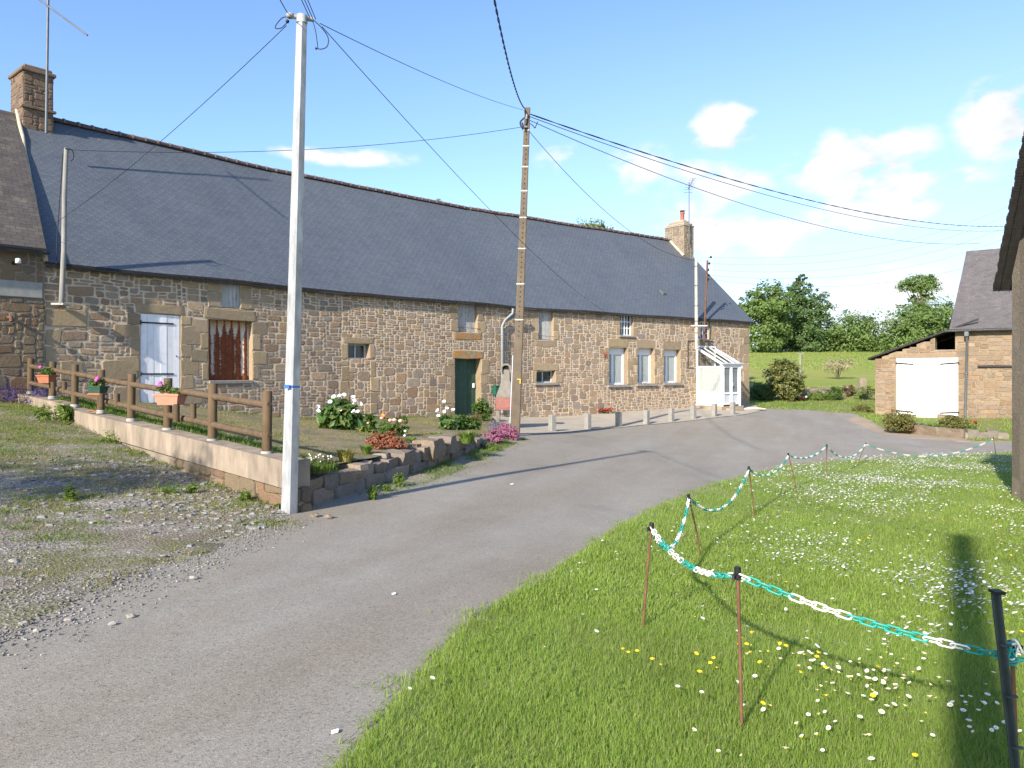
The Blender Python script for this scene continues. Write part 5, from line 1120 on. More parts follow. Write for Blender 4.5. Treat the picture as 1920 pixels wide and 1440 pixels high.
# ---------------------------------------------------------------- dry stone edging of the garden
q = random.Random(21); ew = thing('dry_stone_wall', (STW[0][0], STW[0][1], 0), 'low dry stone wall edging the garden along the lane', 'stone wall')
pl = [Vector(p) for p in STW]; acc = [0]
for a, b in zip(pl, pl[1:]): acc.append(acc[-1] + (b - a).length)
def ep(s):
    for i in range(len(pl) - 1):
        if s <= acc[i + 1] or i == len(pl) - 2: u_ = (pl[i + 1] - pl[i]).normalized(); return pl[i] + u_ * (s - acc[i]), u_
def rock(m, c, u_, L, D_, H, mi, seed):
    """a rough squared block: bevelled box with noisy corners"""
    bm = bmesh.new(); bmesh.ops.create_cube(bm, size=1); bmesh.ops.subdivide_edges(bm, edges=bm.edges[:], cuts=2, use_grid_fill=True); nn = Vector((-u_.y, u_.x, 0)); u3 = u_.to_3d(); vs = []
    bm.verts.index_update()
    for v in bm.verts:
        p = v.co.copy(); k = 1 - .10 * (max(0, p.length - .62) / .25); w = Vector((p.x * L * k, p.y * D_ * k, p.z * H * k)); ns = noise.noise_vector(Vector((w.x * 4 + seed * 3.3, w.y * 4, w.z * 4 + seed))) * .045; w += Vector((ns.x, ns.y, ns.z)); vs.append(c + u3 * w.x + nn * w.y + Vector((0, 0, w.z + H / 2)))
    fs = [[x.index for x in f.verts] for f in bm.faces]; bm.free(); m.add(vs, fs, mi)
m = MB(); s_ = .30
while s_ < acc[-1] - .5:                                              # lower course
    L = q.uniform(.45, 1.0); p, u_ = ep(s_ + L / 2); z = gz1(p.x, p.y); h_ = q.uniform(.14, .2) * (1 if s_ < 5 else .8); c = Vector((p.x, p.y, z - .05)) + Vector((-u_.y, u_.x, 0)) * .08
    rock(m, c, u_, L * .97, .34, h_ + .05, 0, s_); s_ += L
s_ = .05
while s_ < acc[-1] - .2:                                              # big upper blocks
    L = q.uniform(.26, .55); p, u_ = ep(s_ + L / 2); z = gz1(p.x, p.y); fade = min(1, max(.35, (acc[-1] - s_) / 5.0)); h_ = q.uniform(.14, .25) * fade; z0 = z + .13 * fade
    c = Vector((p.x, p.y, z0)) + Vector((-u_.y, u_.x, 0)) * q.uniform(.08, .16); a = q.uniform(-.12, .12); u3 = Vector((u_.x * math.cos(a) - u_.y * math.sin(a), u_.x * math.sin(a) + u_.y * math.cos(a)))
    if abs(s_ - 4.3) < .3: L, h_, c = .58, .34, c - Vector((-u_.y, u_.x, 0)) * .10
    rock(m, c, u3, L * .98, q.uniform(.34, .46), h_, 0, s_ + 50)
    if q.random() < .35: rock(m, Vector((p.x, p.y, z0 + h_ - .02)) + Vector((-u_.y, u_.x, 0)) * .2, u3, L * .6, .24, .07, 0, s_ + 90)
    s_ += L
m.build('stones', M['wallrock'], ew)['kind'] = 'stuff'

# ---------------------------------------------------------------- garden plants
b, w, h = pxbush(592, 676, 742, 806); q = random.Random(2)
t = bush('calla_lily', b, [((0, 0, h * .42), (w * .78, w * .7, h * .46)), ((-w * .35, -.1, h * .35), (w * .5, w * .5, h * .36)), ((w * .4, 0, h * .36), (w * .45, w * .5, h * .36))], 1250, .21, 'lily_leaf', 'large calla lily clump with many white flowers against the wall', 'plant', 3, asp=.52, k=8, stem='lily_leaf')
m = MB(); Yb = b.y
for x, y in ((285,180),(280,255),(460,120),(540,155),(515,45),(745,180),(815,95),(830,145),(920,150),(800,40),(605,240),(815,262),(870,268),(665,12),(600,30)): p = P(560 + x / 8, 740 + y / 8, Yb - q.uniform(.1, w * .8)); m = MB(); lathe_flower(m, p, .043, 'calla', q); m.tube([p, Vector((b.x * .5 + p.x * .5, b.y * .5 + p.y * .5, p.z - .3))], .008, 4, 1); m.build('flower', [M['petal_w'], M['lily_leaf']], t)
b, w, h = pxbush(676, 706, 772, 812); t = bush('hosta_clump', b, [((0, 0, h * .4), (w * .8, w * .7, h * .45))], 130, .26, 'lily_leaf', 'small broad-leaved clump with yellowing leaves right of the big calla lily', 'plant', 4, asp=.3, k=8, stem='lily_leaf'); m = MB(); q = random.Random(9)
V, F = leafs([(b.x + q.uniform(-.2, .2), b.y - .15, b.z + q.uniform(.03, .12)) for _ in range(9)], .2, .35, 3); npmesh('yellow_leaf', V, F, M['yel_leaf'], t)
b, w, h = pxbush(702, 764, 778, 818); t = bush('rose_bush', b, [((-w * .2, 0, h * .38), (w * .7, w * .6, h * .4)), ((w * .45, .1, h * .5), (w * .4, w * .4, h * .48))], 1500, .055, 'bush_leaf', 'airy rose bush with orange and pink blooms', 'rose bush', 5); m = MB(); q = random.Random(4)
for x, y, mi, r_ in ((1280,315,0,.055),(1245,350,1,.045),(1375,385,1,.05),(1440,380,1,.05),(1525,395,1,.055),(1040,425,1,.03),(1265,300,0,.04),(1600,545,2,.035),(1590,615,2,.03)): m = MB(); lathe_flower(m, P(560 + x / 8, 740 + y / 8, b.y - w * .5), r_, 'rose', q, mi); m.build('flower', [M['petal_o'], M['petal_p'], M['petal_w']], t)
b, w, h = pxbush(684, 758, 809, 846); bush('heather_shrub', b, [((-w * .5, 0, h * .42), (w * .5, w * .55, h * .42)), ((w * .1, 0, h * .55), (w * .5, w * .5, h * .45)), ((w * .6, 0, h * .3), (w * .42, w * .5, h * .32))], 3600, .042, 'russet', 'rust-coloured low shrub spilling over the stone edging', 'shrub', 6, spread=.16)
b, w, h = pxbush(818, 862, 768, 806); t = bush('calla_lily', b, [((0, 0, h * .35), (w * .7, w * .6, h * .38))], 330, .2, 'lily_leaf', 'smaller calla lily with few white flowers near the green door', 'plant', 7, asp=.45, k=8, stem='lily_leaf'); m = MB(); q = random.Random(5)
for x, y in ((831, 754), (836, 766), (820, 771), (848, 769), (822, 780), (833, 772)): m = MB(); lathe_flower(m, P(x, y, b.y - .2), .042, 'calla', q); m.tube([P(x, y, b.y - .2), P(x * .5 + 420, y + 26, b.y)], .008, 4, 1); m.build('flower', [M['petal_w'], M['lily_leaf']], t)
b, w, h = pxbush(846, 902, 775, 806); bush('green_shrub', b, [((-w * .3, 0, h * .42), (w * .6, w * .6, h * .45)), ((w * .45, 0, h * .38), (w * .5, w * .5, h * .4))], 2600, .06, 'bush_leaf', 'low bright green shrub between small calla lily and barbecue', 'shrub', 8)
b, w, h = pxbush(884, 924, 750, 790); bush('green_shrub', b, [((0, 0, h * .55), (w * .85, w * .8, h * .45))], 1800, .075, 'bush_leaf', 'round leafy shrub partly hiding the foot of the green door', 'shrub', 9)
b, w, h = pxbush(880, 905, 772, 792); bush('bronze_shrub', b, [((0, 0, h * .5), (w * .9, w * .7, h * .45))], 600, .05, 'brown_leaf', 'small bronze-leaved shrub below the round green shrub', 'shrub', 10)
b, w, h = pxbush(908, 950, 788, 812); bush('lavender_bush', b, [((0, 0, h * .5), (w * .9, w * .7, h * .5))], 1500, .05, 'lav', 'grey lavender bush in front of the barbecue', 'lavender', 11, asp=.22)
b, w, h = pxbush(905, 946, 805, 834, gz); bush('heather_shrub', b, [((0, 0, h * .42), (w * .95, w * .7, h * .52))], 3600, .036, 'pink', 'rounded pink heather mound nearest the lane', 'shrub', 12, spread=.12)
b, w, h = pxbush(931, 974, 792, 826, gz); bush('heather_shrub', b, [((-w * .2, 0, h * .5), (w * .7, w * .6, h * .46)), ((w * .5, 0, h * .34), (w * .5, w * .5, h * .36))], 3600, .036, 'pink', 'taller pink heather mound touching the concrete pole', 'shrub', 13, spread=.13)
b, w, h = pxbush(874, 905, 810, 840, gz); bush('sage_bush', b, [((0, 0, h * .45), (w * .9, w * .7, h * .5))], 1500, .04, 'sage_leaf', 'grey-green bushy herb at the end of the stone edging', 'shrub', 14, asp=.3)
b, w, h = pxbush(895, 930, 826, 842, gz); bush('sage_bush', b, [((0, 0, h * .4), (w * .9, w * .6, h * .5))], 900, .04, 'sage_leaf', 'straggly pale herb below the pink heather', 'shrub', 15, asp=.3)
def spiky(name, x0, x1, yt, yb, n, mat, label, cat, seed, f=gg, wdt=.012, group=None, spr=1.0):
    """tuft of narrow arching blades"""
    b, w, h = pxbush(x0, x1, yt, yb, f); t = thing(name, b, label, cat, group); g = np.random.default_rng(seed); a = g.uniform(0, 6.283, n); r0 = w * .45 * np.sqrt(g.random(n)) * spr; L = h * g.uniform(.6, 1.15, n); le = g.uniform(.15, .75, n) * L
    B = np.c_[b.x + r0 * np.cos(a), b.y + r0 * np.sin(a), np.full(n, b.z - .02)]; d = np.c_[np.cos(a), np.sin(a), np.zeros(n)]; sd = np.c_[-np.sin(a), np.cos(a), np.zeros(n)] * (wdt * g.uniform(.6, 1.3, n))[:, None]; z = np.array([0, 0, 1.])
    p1 = B + d * (le * .35)[:, None] + z * (L * .6)[:, None]; p2 = B + d * le[:, None] + z * (L * .92)[:, None]
    V = np.stack([B - sd, B + sd, p1 + sd * .9, p1 - sd * .9, p2, p2], 1).reshape(-1, 3); i = np.arange(n)[:, None] * 6; F = np.concatenate([i + np.array([0, 1, 2, 3]), i + np.array([3, 2, 4, 5])]); npmesh('foliage', V, F, M[mat], t); return t
spiky('variegated_tuft', 622, 668, 840, 866, 240, 'yel_leaf', 'yellow striped grassy plant on the garden edge', 'plant', 31)
b, w, h = pxbush(566, 625, 848, 880); t = bush('cushion_plant', b, [((-w * .3, 0, h * .3), (w * .6, w * .5, h * .4)), ((w * .4, 0, h * .3), (w * .5, w * .5, h * .4))], 1500, .045, 'sage_leaf', 'grey-green cushion plant with tiny white flowers beside the steel pole', 'plant', 32, asp=.3); m = MB(); q = random.Random(8)
for k in range(26): m = MB(); m.blob((b.x + q.uniform(-w, w) * .8, b.y + q.uniform(-w, w) * .4, b.z + h * q.uniform(.4, .85)), .012, k, .3, 1); m.build('flower', M['petal_w'], t)
spiky('grass_clump', 850, 900, 806, 830, 260, 'weed', 'loose green grass clump behind the stone edging', 'grass clump', 33); spiky('grass_clump', 800, 836, 808, 824, 160, 'weed', 'thin grass clump in the open middle of the garden', 'grass clump', 34); spiky('grass_clump', 670, 700, 832, 852, 200, 'weed', 'green tuft just left of the rust-coloured shrub', 'grass clump', 35); spiky('grass_clump', 758, 782, 818, 838, 160, 'weed', 'dark green tuft right of the rust-coloured shrub', 'grass clump', 36)
b, w, h = pxbush(1119, 1153, 766, 777, gz); t = bush('red_flower_clump', b, [((-w * .3, 0, h * .45), (w * .6, w * .3, h * .5)), ((w * .4, 0, h * .4), (w * .5, w * .3, h * .45))], 500, .07, 'bush_leaf', 'red-flowered clump at the foot of the house wall', 'flower bed', 37); m = MB(); q = random.Random(3)
for k in range(22): m = MB(); m.blob((b.x + q.uniform(-w, w) * .85, b.y - q.uniform(0, .2), b.z + h * q.uniform(.35, 1)), .036, k, .35, 1); m.build('flower', M['petal_r'], t)
b = wp(s_of(20), 0, .5); b.z = gz1(b.x, b.y); bush('lavender_bush', b, [((-.6, 0, .18), (.7, .35, .22)), ((.35, .0, .16), (.6, .35, .22)), ((-1.6, -.2, .16), (.7, .35, .2))], 2600, .06, 'purple', 'dark purple lavender row at the foot of the cottage wall', 'lavender', 38, asp=.25)
# ---------------------------------------------------------------- window boxes on the fence
def flower_box(px, yt, yb, wpx, mats, label, n, fl, seed, tray=False):
    p = fl2(px) + fnrm * .14; Y = p.y; zt, zb = EYE - (yt - HY) / FPX * Y, EYE - (yb - HY) / FPX * Y; L = wpx / FPX * Y * 1.12; H = zt - zb; t = thing('flower_box', (p.x, p.y, zb), label, 'flower box'); a = -fu.to_3d(); nn = fnrm.to_3d(); W = .19
    A0 = -a * .28 + Vector((.92, .12, 0)); a = Vector((.94, -.34, 0)).normalized(); nn = Vector((-.34, -.94, 0)).normalized(); c = Vector((p.x, p.y, zb)); m = MB()
    def ring(z, k, ww): return [c + a * (sx * L / 2 * k) + nn * (sy * W / 2 * ww) + Vector((0, 0, z)) for sx, sy in ((-1, 1), (1, 1), (1, -1), (-1, -1))]
    R_ = ring(0, .80, .72) + ring(H * .82, .96, .95) + ring(H * .82, 1.04, 1.06) + ring(H, 1.05, 1.08) + ring(H, .97, .93) + ring(H * .8, .95, .9)
    m.add(R_, [(3, 2, 1, 0)] + [(i * 4 + j, i * 4 + (j + 1) % 4, i * 4 + 4 + (j + 1) % 4, i * 4 + 4 + j) for i in range(5) for j in range(4)] + [(20, 21, 22, 23)]); m.build('trough', M[mats[0]], t)
    if tray: m = MB(); m.hexa(c - a * L * .46 - nn * W * .5 - Vector((0, 0, .035)), a * L * .92, nn * W, Vector((0, 0, .034)), 0, .01); m.build('saucer', M[mats[1]], t)
    A, O2 = clumps([((c.x, c.y, c.z + H + .06), (L * .42, .09, .09))], n, seed, 10, .3, .2); V, F = leafs(A, .055, .6, seed, .4, O2); pln = npmesh('plant', V, F, M['bush_leaf'], t); m = MB(); q = random.Random(seed)
    for dx, dz, k in fl: m = MB(); m.blob(c + a * dx * L + nn * .05 + Vector((0, 0, H + dz)), .035, k, .35, 1); m.tube([c + a * dx * L + Vector((0, 0, H)), c + a * dx * L + nn * .05 + Vector((0, 0, H + dz))], .004, 4, 1); m.build('flower', [M['petal_m'], M['weed']], pln)
flower_box(338, 738, 759, 52, ['terra_pale'], 'pale terracotta flower box with pink flowers, nearest on the fence', 120, [(-.32, .15, 1), (-.28, .12, 2), (-.36, .12, 3)], 51)
flower_box(200, 724, 737, 30, ['box_green', 'terra'], 'dark green flower box on a terracotta saucer, middle of the fence', 260, [(.2, .13, 4), (.1, .1, 5)], 52, True)
flower_box(103, 703, 718, 29, ['terra'], 'orange terracotta flower box, farthest on the fence', 150, [(-.3, .15, 6)], 53)
t = thing('broken_tile', (0, 0, 0), 'broken piece of roof tile lying on the fence wall', 'tile'); p = fl2(186); m = MB(); c = Vector((p.x, p.y, fz(186, 776))) + fnrm.to_3d() * .08; ORG[t.name] = Vector((0, 0, 0)); t.location = (0, 0, 0)
m.add([c + Vector((x, 0, 0)) * .1 + Vector((0, y * .06, .02 + .035 * math.cos(x * 1.3))) + Vector((0, 0, k * .012)) for k in (0, 1) for y in (-1, 1) for x in (-1, -.5, 0, .5, 1)], [(5 * 2 + i, 5 * 2 + i + 1, 15 + i + 1, 15 + i) for i in range(4)] + [(i + 1, i, 5 + i, 5 + i + 1) for i in range(4)] + [(i, i + 1, 11 + i, 10 + i) for i in range(4)] + [(i + 6, i + 5, 15 + i, 16 + i) for i in range(4)]); m.build('shard', M['terra'], t)

# ---------------------------------------------------------------- barbecue, mailbox, bollards
Yb = 22.3; bx = lambda px: (px - CX) / FPX * Yb; bzz = lambda py: EYE - (py - HY) / FPX * Yb
bb = thing('barbecue', (bx(949), Yb, gg(bx(949), Yb)), 'masonry barbecue with grey conical hood and pink brick hearth', 'barbecue'); z0 = float(gg(bx(949), Yb)) - .05
m = MB(); wl_, wr_ = bx(930), bx(967); dp_ = .52
for x in (wl_ + .0, wr_ - .12): m.hexa((x, Yb - dp_ / 2, z0), (.12, 0, 0), (0, dp_, 0), (0, 0, bzz(766) - z0), 0, .012)
m.build('leg', M['bbq_conc'], bb)
m = MB(); m.hexa((wl_ - .03, Yb - dp_ / 2 - .03, bzz(768)), (wr_ - wl_ + .06, 0, 0), (0, dp_ + .06, 0), (0, 0, .05), 0, .01); m.hexa((wl_, Yb - dp_ / 2, bzz(768) + .05), (wr_ - wl_, 0, 0), (0, dp_, 0), (0, 0, bzz(745) - bzz(768) - .05), 0, .012); m.build('hearth', M['bbq_red'], bb)
m = MB(); xm = (wl_ + wr_) / 2 - .0; pr_ = [(bzz(745), wl_ + .01, wr_ - .01, dp_ * .5), (bzz(741), wl_ + .01, wr_ - .01, dp_ * .5), (bzz(713), xm - .115, xm + .115, .12), (bzz(688), xm - .10, xm + .10, .11)]
vs = [p for z, a, b2, d2 in pr_ for p in ((a, Yb - d2, z), (b2, Yb - d2, z), (b2, Yb + d2, z), (a, Yb + d2, z))]; m.add(vs, [(i * 4 + j, i * 4 + (j + 1) % 4, i * 4 + 4 + (j + 1) % 4, i * 4 + 4 + j) for i in range(3) for j in range(4)] + [(12, 13, 14, 15)]); m.build('hood', M['bbq_conc'], bb)
m = MB(); zc = bzz(692); ro, ri = .17, .115
for k in range(10):
    a0, a1 = math.pi * k / 10, math.pi * (k + 1) / 10; A = [(xm + r_ * math.cos(a), Yb + y, zc + r_ * math.sin(a)) for y in (-.2, .2) for a in (a0, a1) for r_ in (ri, ro)]
    m.add(A, [(0, 1, 3, 2), (4, 6, 7, 5), (1, 5, 7, 3), (0, 2, 6, 4)])
m.add([(xm - .10, Yb - .112, zc - .08), (xm + .10, Yb - .112, zc - .08), (xm + .08, Yb - .112, zc + .1), (xm - .08, Yb - .112, zc + .1)], [(0, 1, 2, 3)], 1)
for sx in (-1, 1): m.hexa((xm + sx * .142 - .028, Yb - .2, zc - .1), (.056, 0, 0), (0, .4, 0), (0, 0, .1), 0)
m.build('cowl', [M['bbq_conc'], M['dark']], bb)
s_ = s_of(928); mb_ = thing('mailbox', wp(s_, z_of(928, 739), .05), 'green metal mailbox on the wall left of the barbecue', 'mailbox'); m = MB(); A = wp(s_ - .16, z_of(928, 740), .02); m.hexa(A, wdir(s_).to_3d() * .34, wn(s_) * .18, Vector((0, 0, .30)), 0, .012); m.build('box', M['mail_green'], mb_); m = MB(); m.hexa(A + Vector((0, 0, .30)) + wn(s_) * -.0, wdir(s_).to_3d() * .35, wn(s_) * .2, Vector((0, 0, .025)), 0, .008); m.build('lid', M['mail_green'], mb_)
m = MB(); m.tube(curve([wp(s_ - .1, z_of(928, 741), .1), wp(s_ - .14, z_of(928, 746), .12), wp(s_ - .05, z_of(928, 749), .12), wp(s_ + .08, z_of(928, 742), .1)], 5), .01, 5); m.build('rack', M['galv'], mb_)
BO = [(1035.5, 809, 'first bollard from the concrete pole'), (1102, 805, 'second bollard from the concrete pole'), (1160, 800, 'third bollard from the concrete pole'), (1212, 796, 'fourth bollard from the concrete pole, under the first tall window'), (1258.5, 791, 'fifth bollard, left of the porch below the third tall window'), (1300, 786, 'bollard before the left corner of the porch'), (1339, 781, 'bollard before the side wall of the porch'), (1373.5, 777, 'bollard before the porch door, last of the row')]
proto = None
for i, (x, y, lab) in enumerate(BO):
    p = hit(x, y); p.z += .01
    if proto is None:
        proto = thing('concrete_bollard', p, 'square pale concrete ' + lab, 'bollard', 'concrete bollards along the paving'); m = MB(); m.box(p - Vector((0, 0, .1)), (.175, .175, .585), .6, 0, .015); m.build('post', M['bollard'], proto)
    else: c = copy_tree(proto, p, (i * 1.7) % .3 - .1); c['label'] = 'square pale concrete ' + lab
m = MB(); p = hit(1412, 768); s3 = []
for k in range(3):
    a = .35; c = p + Vector((-.2 + k * .1, (k - 1) * .34, .015 + .01 * k)); L = 1.0 - .25 * k; m.hexa(c + Vector((-L * .7, 0, 0)), Vector((L * 1.4, .1, 0)), Vector((-.05, .30, 0)), Vector((0, 0, .05)), 0, .02)
tag(m.build('stone_slab', plain('cream_slab', (.58, .50, .36), .9, .12)), 'cream stone slabs laid on the lane edge at the house corner', 'stone slab')
p = hit(1389, 767); t = thing('white_pot', p, 'small white pot at the foot of the porch door', 'pot'); m = MB(); m.lathe(p, [(.07, 0), (.12, .1), (.13, .16), (.1, .16)], 10); m.build('pot', M['pvc'], t)

# ---------------------------------------------------------------- pickets and the plastic chain round the lawn
PK = [(1383, 1068, 1392, 1378, 'rusty picket nearest the camera in the middle of the lawn edge'), (1222, 983, 1203, 1186, 'rusty picket at the left turn of the chain'), (1291, 929, 1317, 1046, 'leaning rusty picket just behind the left turn'), (1404, 876, 1416, 973, 'fourth rusty picket along the curving lane edge'), (1478, 851, 1497, 928, 'leaning fifth picket along the lane edge'), (1550, 834, 1550, 899, 'upright sixth picket along the lane edge'), (1624, 831, 1606, 872, 'left-leaning picket at the far lawn corner'), (1863, 821, 1868, 858, 'far right picket beside the outbuilding')]
tops = []
for i, (x0, y0, x1, y1, lab) in enumerate(PK):
    b = hit(x1, y1); tp = P(x0, y0, b.y + (.04 if i % 2 else -.03)); t = thing('chain_picket', b, lab, 'picket', 'pickets holding the chain'); m = MB(); m.tube([b - Vector((0, 0, .1)), b.lerp(tp, .5), tp], .0085, 6); m.build('rod', M['rust'], t)
    d = (tp - b).normalized(); m = MB(); m.tube([tp - d * .045, tp + d * .012], .016, 8); m.tube([tp - d * .02, tp - d * .02 + Vector((-.025, -.02, .0)), tp - d * .045 + Vector((-.03, -.025, 0))], .008, 6); m.build('holder', M['black'], t); tops.append(tp - d * .025)
gp0 = P(1905, 1440, 2.92); gpt = P(1868, 1112, 2.92); dgp = (gp0 - gpt).normalized(); gb = gpt + dgp * 1.0
t = thing('steel_stake', gb, 'dark ribbed steel stake at the lower right corner of the lawn', 'stake'); m = MB(); dn_ = (gpt - gb); ux, uy = Vector((.034, 0, .002)), Vector((0, .012, 0)); o_ = gb - ux / 2
m.hexa(o_, ux, uy, dn_, 0, .003); m.hexa(o_ + ux * .38 - Vector((0, .026, 0)), ux * .24, Vector((0, .028, 0)), dn_, 0, .002); mprof = m; m = MB(); m.hexa(gpt - Vector((.021, .03, .0)), Vector((.042, 0, 0)), Vector((0, .05, 0)), Vector((0, 0, .012)), 0, .003); m.build('cap', M['black'], t)
m = mprof
for k in range(4): c = gpt.lerp(gb, .2 + k * .2); m.hexa(c - Vector((.02, .032, 0)), Vector((.04, 0, 0)), Vector((0, .012, 0)), Vector((0, 0, .008)))
m.build('profile', M['post_grey'], t)
pb = P(1897, 1208, 3.02); pbase = Vector((pb.x + .03, pb.y, gz1(pb.x, pb.y) - .1)); t = thing('chain_picket', pbase, 'rusty picket with black holder right behind the dark stake', 'picket', 'pickets holding the chain'); m = MB(); m.tube([pbase, pb], .0095, 6); m.build('rod', M['rust'], t); m = MB(); m.tube([pb - Vector((0, 0, .07)), pb + Vector((0, 0, .012))], .017, 8); m.tube([pb, pb + Vector((.035, -.01, -.012))], .012, 6); m.build('holder', M['black'], t)
PITCH, RL, RW, RT = .0475, .0340, .0150, .0045
ring_ = [(math.copysign(RL - RW, math.cos(a)) * (1 if abs(math.cos(a)) > 1e-3 else 0) + RW * math.cos(a), RW * math.sin(a)) for a in np.linspace(0, 2 * math.pi, 14, endpoint=False) + .11]
def link_mesh(m, c, d, sd, mi, n=5):
    nn = d.cross(sd).normalized(); k = len(ring_); vs = []
    for i, (x, y) in enumerate(ring_):
        x2, y2 = ring_[(i + 1) % k]; x1, y1 = ring_[i - 1]; tg = (d * (x2 - x1) + sd * (y2 - y1)).normalized(); e1 = tg.cross(nn).normalized()
        for j in range(n): a = 6.283 * j / n; vs.append(c + d * x + sd * y + (e1 * math.cos(a) + nn * math.sin(a)) * RT)
    m.add(vs, [(i * n + j, i * n + (j + 1) % n, ((i + 1) % k) * n + (j + 1) % n, ((i + 1) % k) * n + j) for i in range(k) for j in range(n)], mi, smooth=True)
chn = thing('plastic_chain', tops[0], 'white and turquoise plastic chain sagging between rusty pickets', 'chain'); cnt = 0; rc = random.Random(6); run_left, colr = 3, 1
def hang(A, B, sag):
    global cnt, run_left, colr
    m = MB(); n = 200; pts = [A.lerp(B, i / n) - Vector((0, 0, sag * 4 * (i / n) * (1 - i / n))) for i in range(n + 1)]; L = sum((b - a).length for a, b in zip(pts, pts[1:])); k = int(L / PITCH)
    cum = [0]
    for a, b in zip(pts, pts[1:]): cum.append(cum[-1] + (b - a).length)
    j = 0
    for i in range(k):
        s = (i + .5) * L / k
        while cum[j + 1] < s: j += 1
        d = (pts[j + 1] - pts[j]).normalized(); c = pts[j].lerp(pts[j + 1], (s - cum[j]) / max(1e-6, cum[j + 1] - cum[j])); h_ = d.cross(Vector((0, 0, 1))).normalized(); v_ = h_.cross(d)
        sd = (h_ + v_).normalized() if cnt % 2 == 0 else (h_ - v_).normalized(); link_mesh(m, c, d, sd, colr, 5 if c.y < 9 else 4); cnt += 1; run_left -= 1
        if run_left <= 0: colr = 1 - colr; run_left = rc.choice((3, 4, 5, 6) if colr == 0 else (4, 5, 5, 6))
    m.build('chain_span', [M['chain_w'], M['chain_g']], chn)
hang(P(1893, 1232, 3.0), tops[0], .035)
def sagpx(i, j, py): A, B = tops[i], tops[j]; mid = (A + B) / 2; return max(.02, mid.z - (EYE - (py - HY) / FPX * mid.y))
hang(tops[0], tops[1], sagpx(0, 1, 1058)); hang(tops[1], tops[2], sagpx(1, 2, 1022)); hang(tops[2], tops[3], sagpx(2, 3, 951)); hang(tops[3], tops[4], sagpx(3, 4, 889)); hang(tops[4], tops[5], sagpx(4, 5, 857)); hang(tops[5], tops[6], sagpx(5, 6, 858)); hang(tops[6], tops[7], sagpx(6, 7, 855))
m = MB()
for k, (x, y) in enumerate(((1894, 1212), (1889, 1222), (1896, 1232), (1903, 1238), (1900, 1222), (1908, 1212))): a = k * 1.1; link_mesh(m, P(x, y, 2.97), Vector((math.cos(a) * .6, .1, math.sin(a))).normalized(), Vector((0, 1, -.1)).normalized() if k % 2 else Vector((-math.sin(a), 0, math.cos(a) * .6)).normalized(), 1 if k < 4 else 0)
m.build('chain_end', [M['chain_w'], M['chain_g']], chn)
# ---------------------------------------------------------------- lawn grass, daisies and buttercups
def scatter(poly, n, f_dens=None, seed=1):
    g = np.random.default_rng(seed); a = np.array(poly); x0, y0 = a.min(0); x1, y1 = a.max(0); X = g.uniform(x0, x1, n); Y = g.uniform(y0, y1, n); k = inpoly(X, Y, poly)
    if f_dens is not None: k &= g.random(n) < f_dens(X, Y)
    return X[k], Y[k]
def sn(X, Y, s, o=0): return np.sin(X * s + o) * np.cos(Y * s * .83 + o * 1.7) * .5 + np.sin(X * s * 2.17 + Y * s * 1.31 + o * 2.3) * .3 + np.sin(X * s * 4.3 - Y * s * 3.7 + o) * .2
def blades(name, X, Y, zf, h, wd, mat, seed, label=None, cat=None, lean=.45):
    g = np.random.default_rng(seed); n = len(X); Z = zf(X, Y) - .01; a = g.uniform(0, 6.283, n); L = h * g.uniform(.55, 1.3, n) * (1 + .35 * sn(X, Y, 1.9, 2)); le = L * g.uniform(.1, lean * 2, n); w = wd * g.uniform(.6, 1.3, n)
    B = np.c_[X, Y, Z]; d = np.c_[np.cos(a), np.sin(a), np.zeros(n)]; b2 = a + g.uniform(.8, 2.3, n); sd = np.c_[np.cos(b2), np.sin(b2), np.zeros(n)] * (w / 2)[:, None]; z = np.array([0, 0, 1.])
    p1 = B + d * (le * .3)[:, None] + z * (L * .55)[:, None]; p2 = B + d * le[:, None] + z * (L * (1 - .25 * (le / L) ** 2))[:, None]
    V = np.stack([B - sd, B + sd, p1 + sd * .75, p1 - sd * .75, p2], 1).reshape(-1, 3); i = np.arange(n)[:, None] * 5
    F = np.concatenate([i + np.array([0, 1, 2]), i + np.array([0, 2, 3]), i + np.array([3, 2, 4])]); o = npmesh(name, V, F, M[mat]); tag(o, label, cat, kind='stuff'); return o
lz = lambda X, Y: gz(X, Y) + .03 + .015 * np.sin(X * 2.3 + 1) * np.sin(Y * 1.9)
vis = lambda X, Y: (np.abs(X) < .74 * Y + .9) & (Y > 2.2)
def dens(X, Y): return np.where(vis(X, Y), np.clip((3.6 / np.maximum(Y, 2.4)) ** 2, .035, 1), 0)
A_ = np.array(LAWN); area = np.prod(A_.max(0) - A_.min(0))
X, Y = scatter(LAWN, int(area * 17000), dens, 3); sz = np.clip(Y / 4.2, .8, 3.2)
near = Y < 5.2
blades('lawn_grass', X[near], Y[near], lz, .052, .0034, 'blade', 5, 'bright green lawn grass along the lane', 'grass')
o = blades('lawn_grass', X[~near], Y[~near], lz, .050, .0075, 'blade', 6, 'farther lawn grass beyond the near pickets', 'grass')
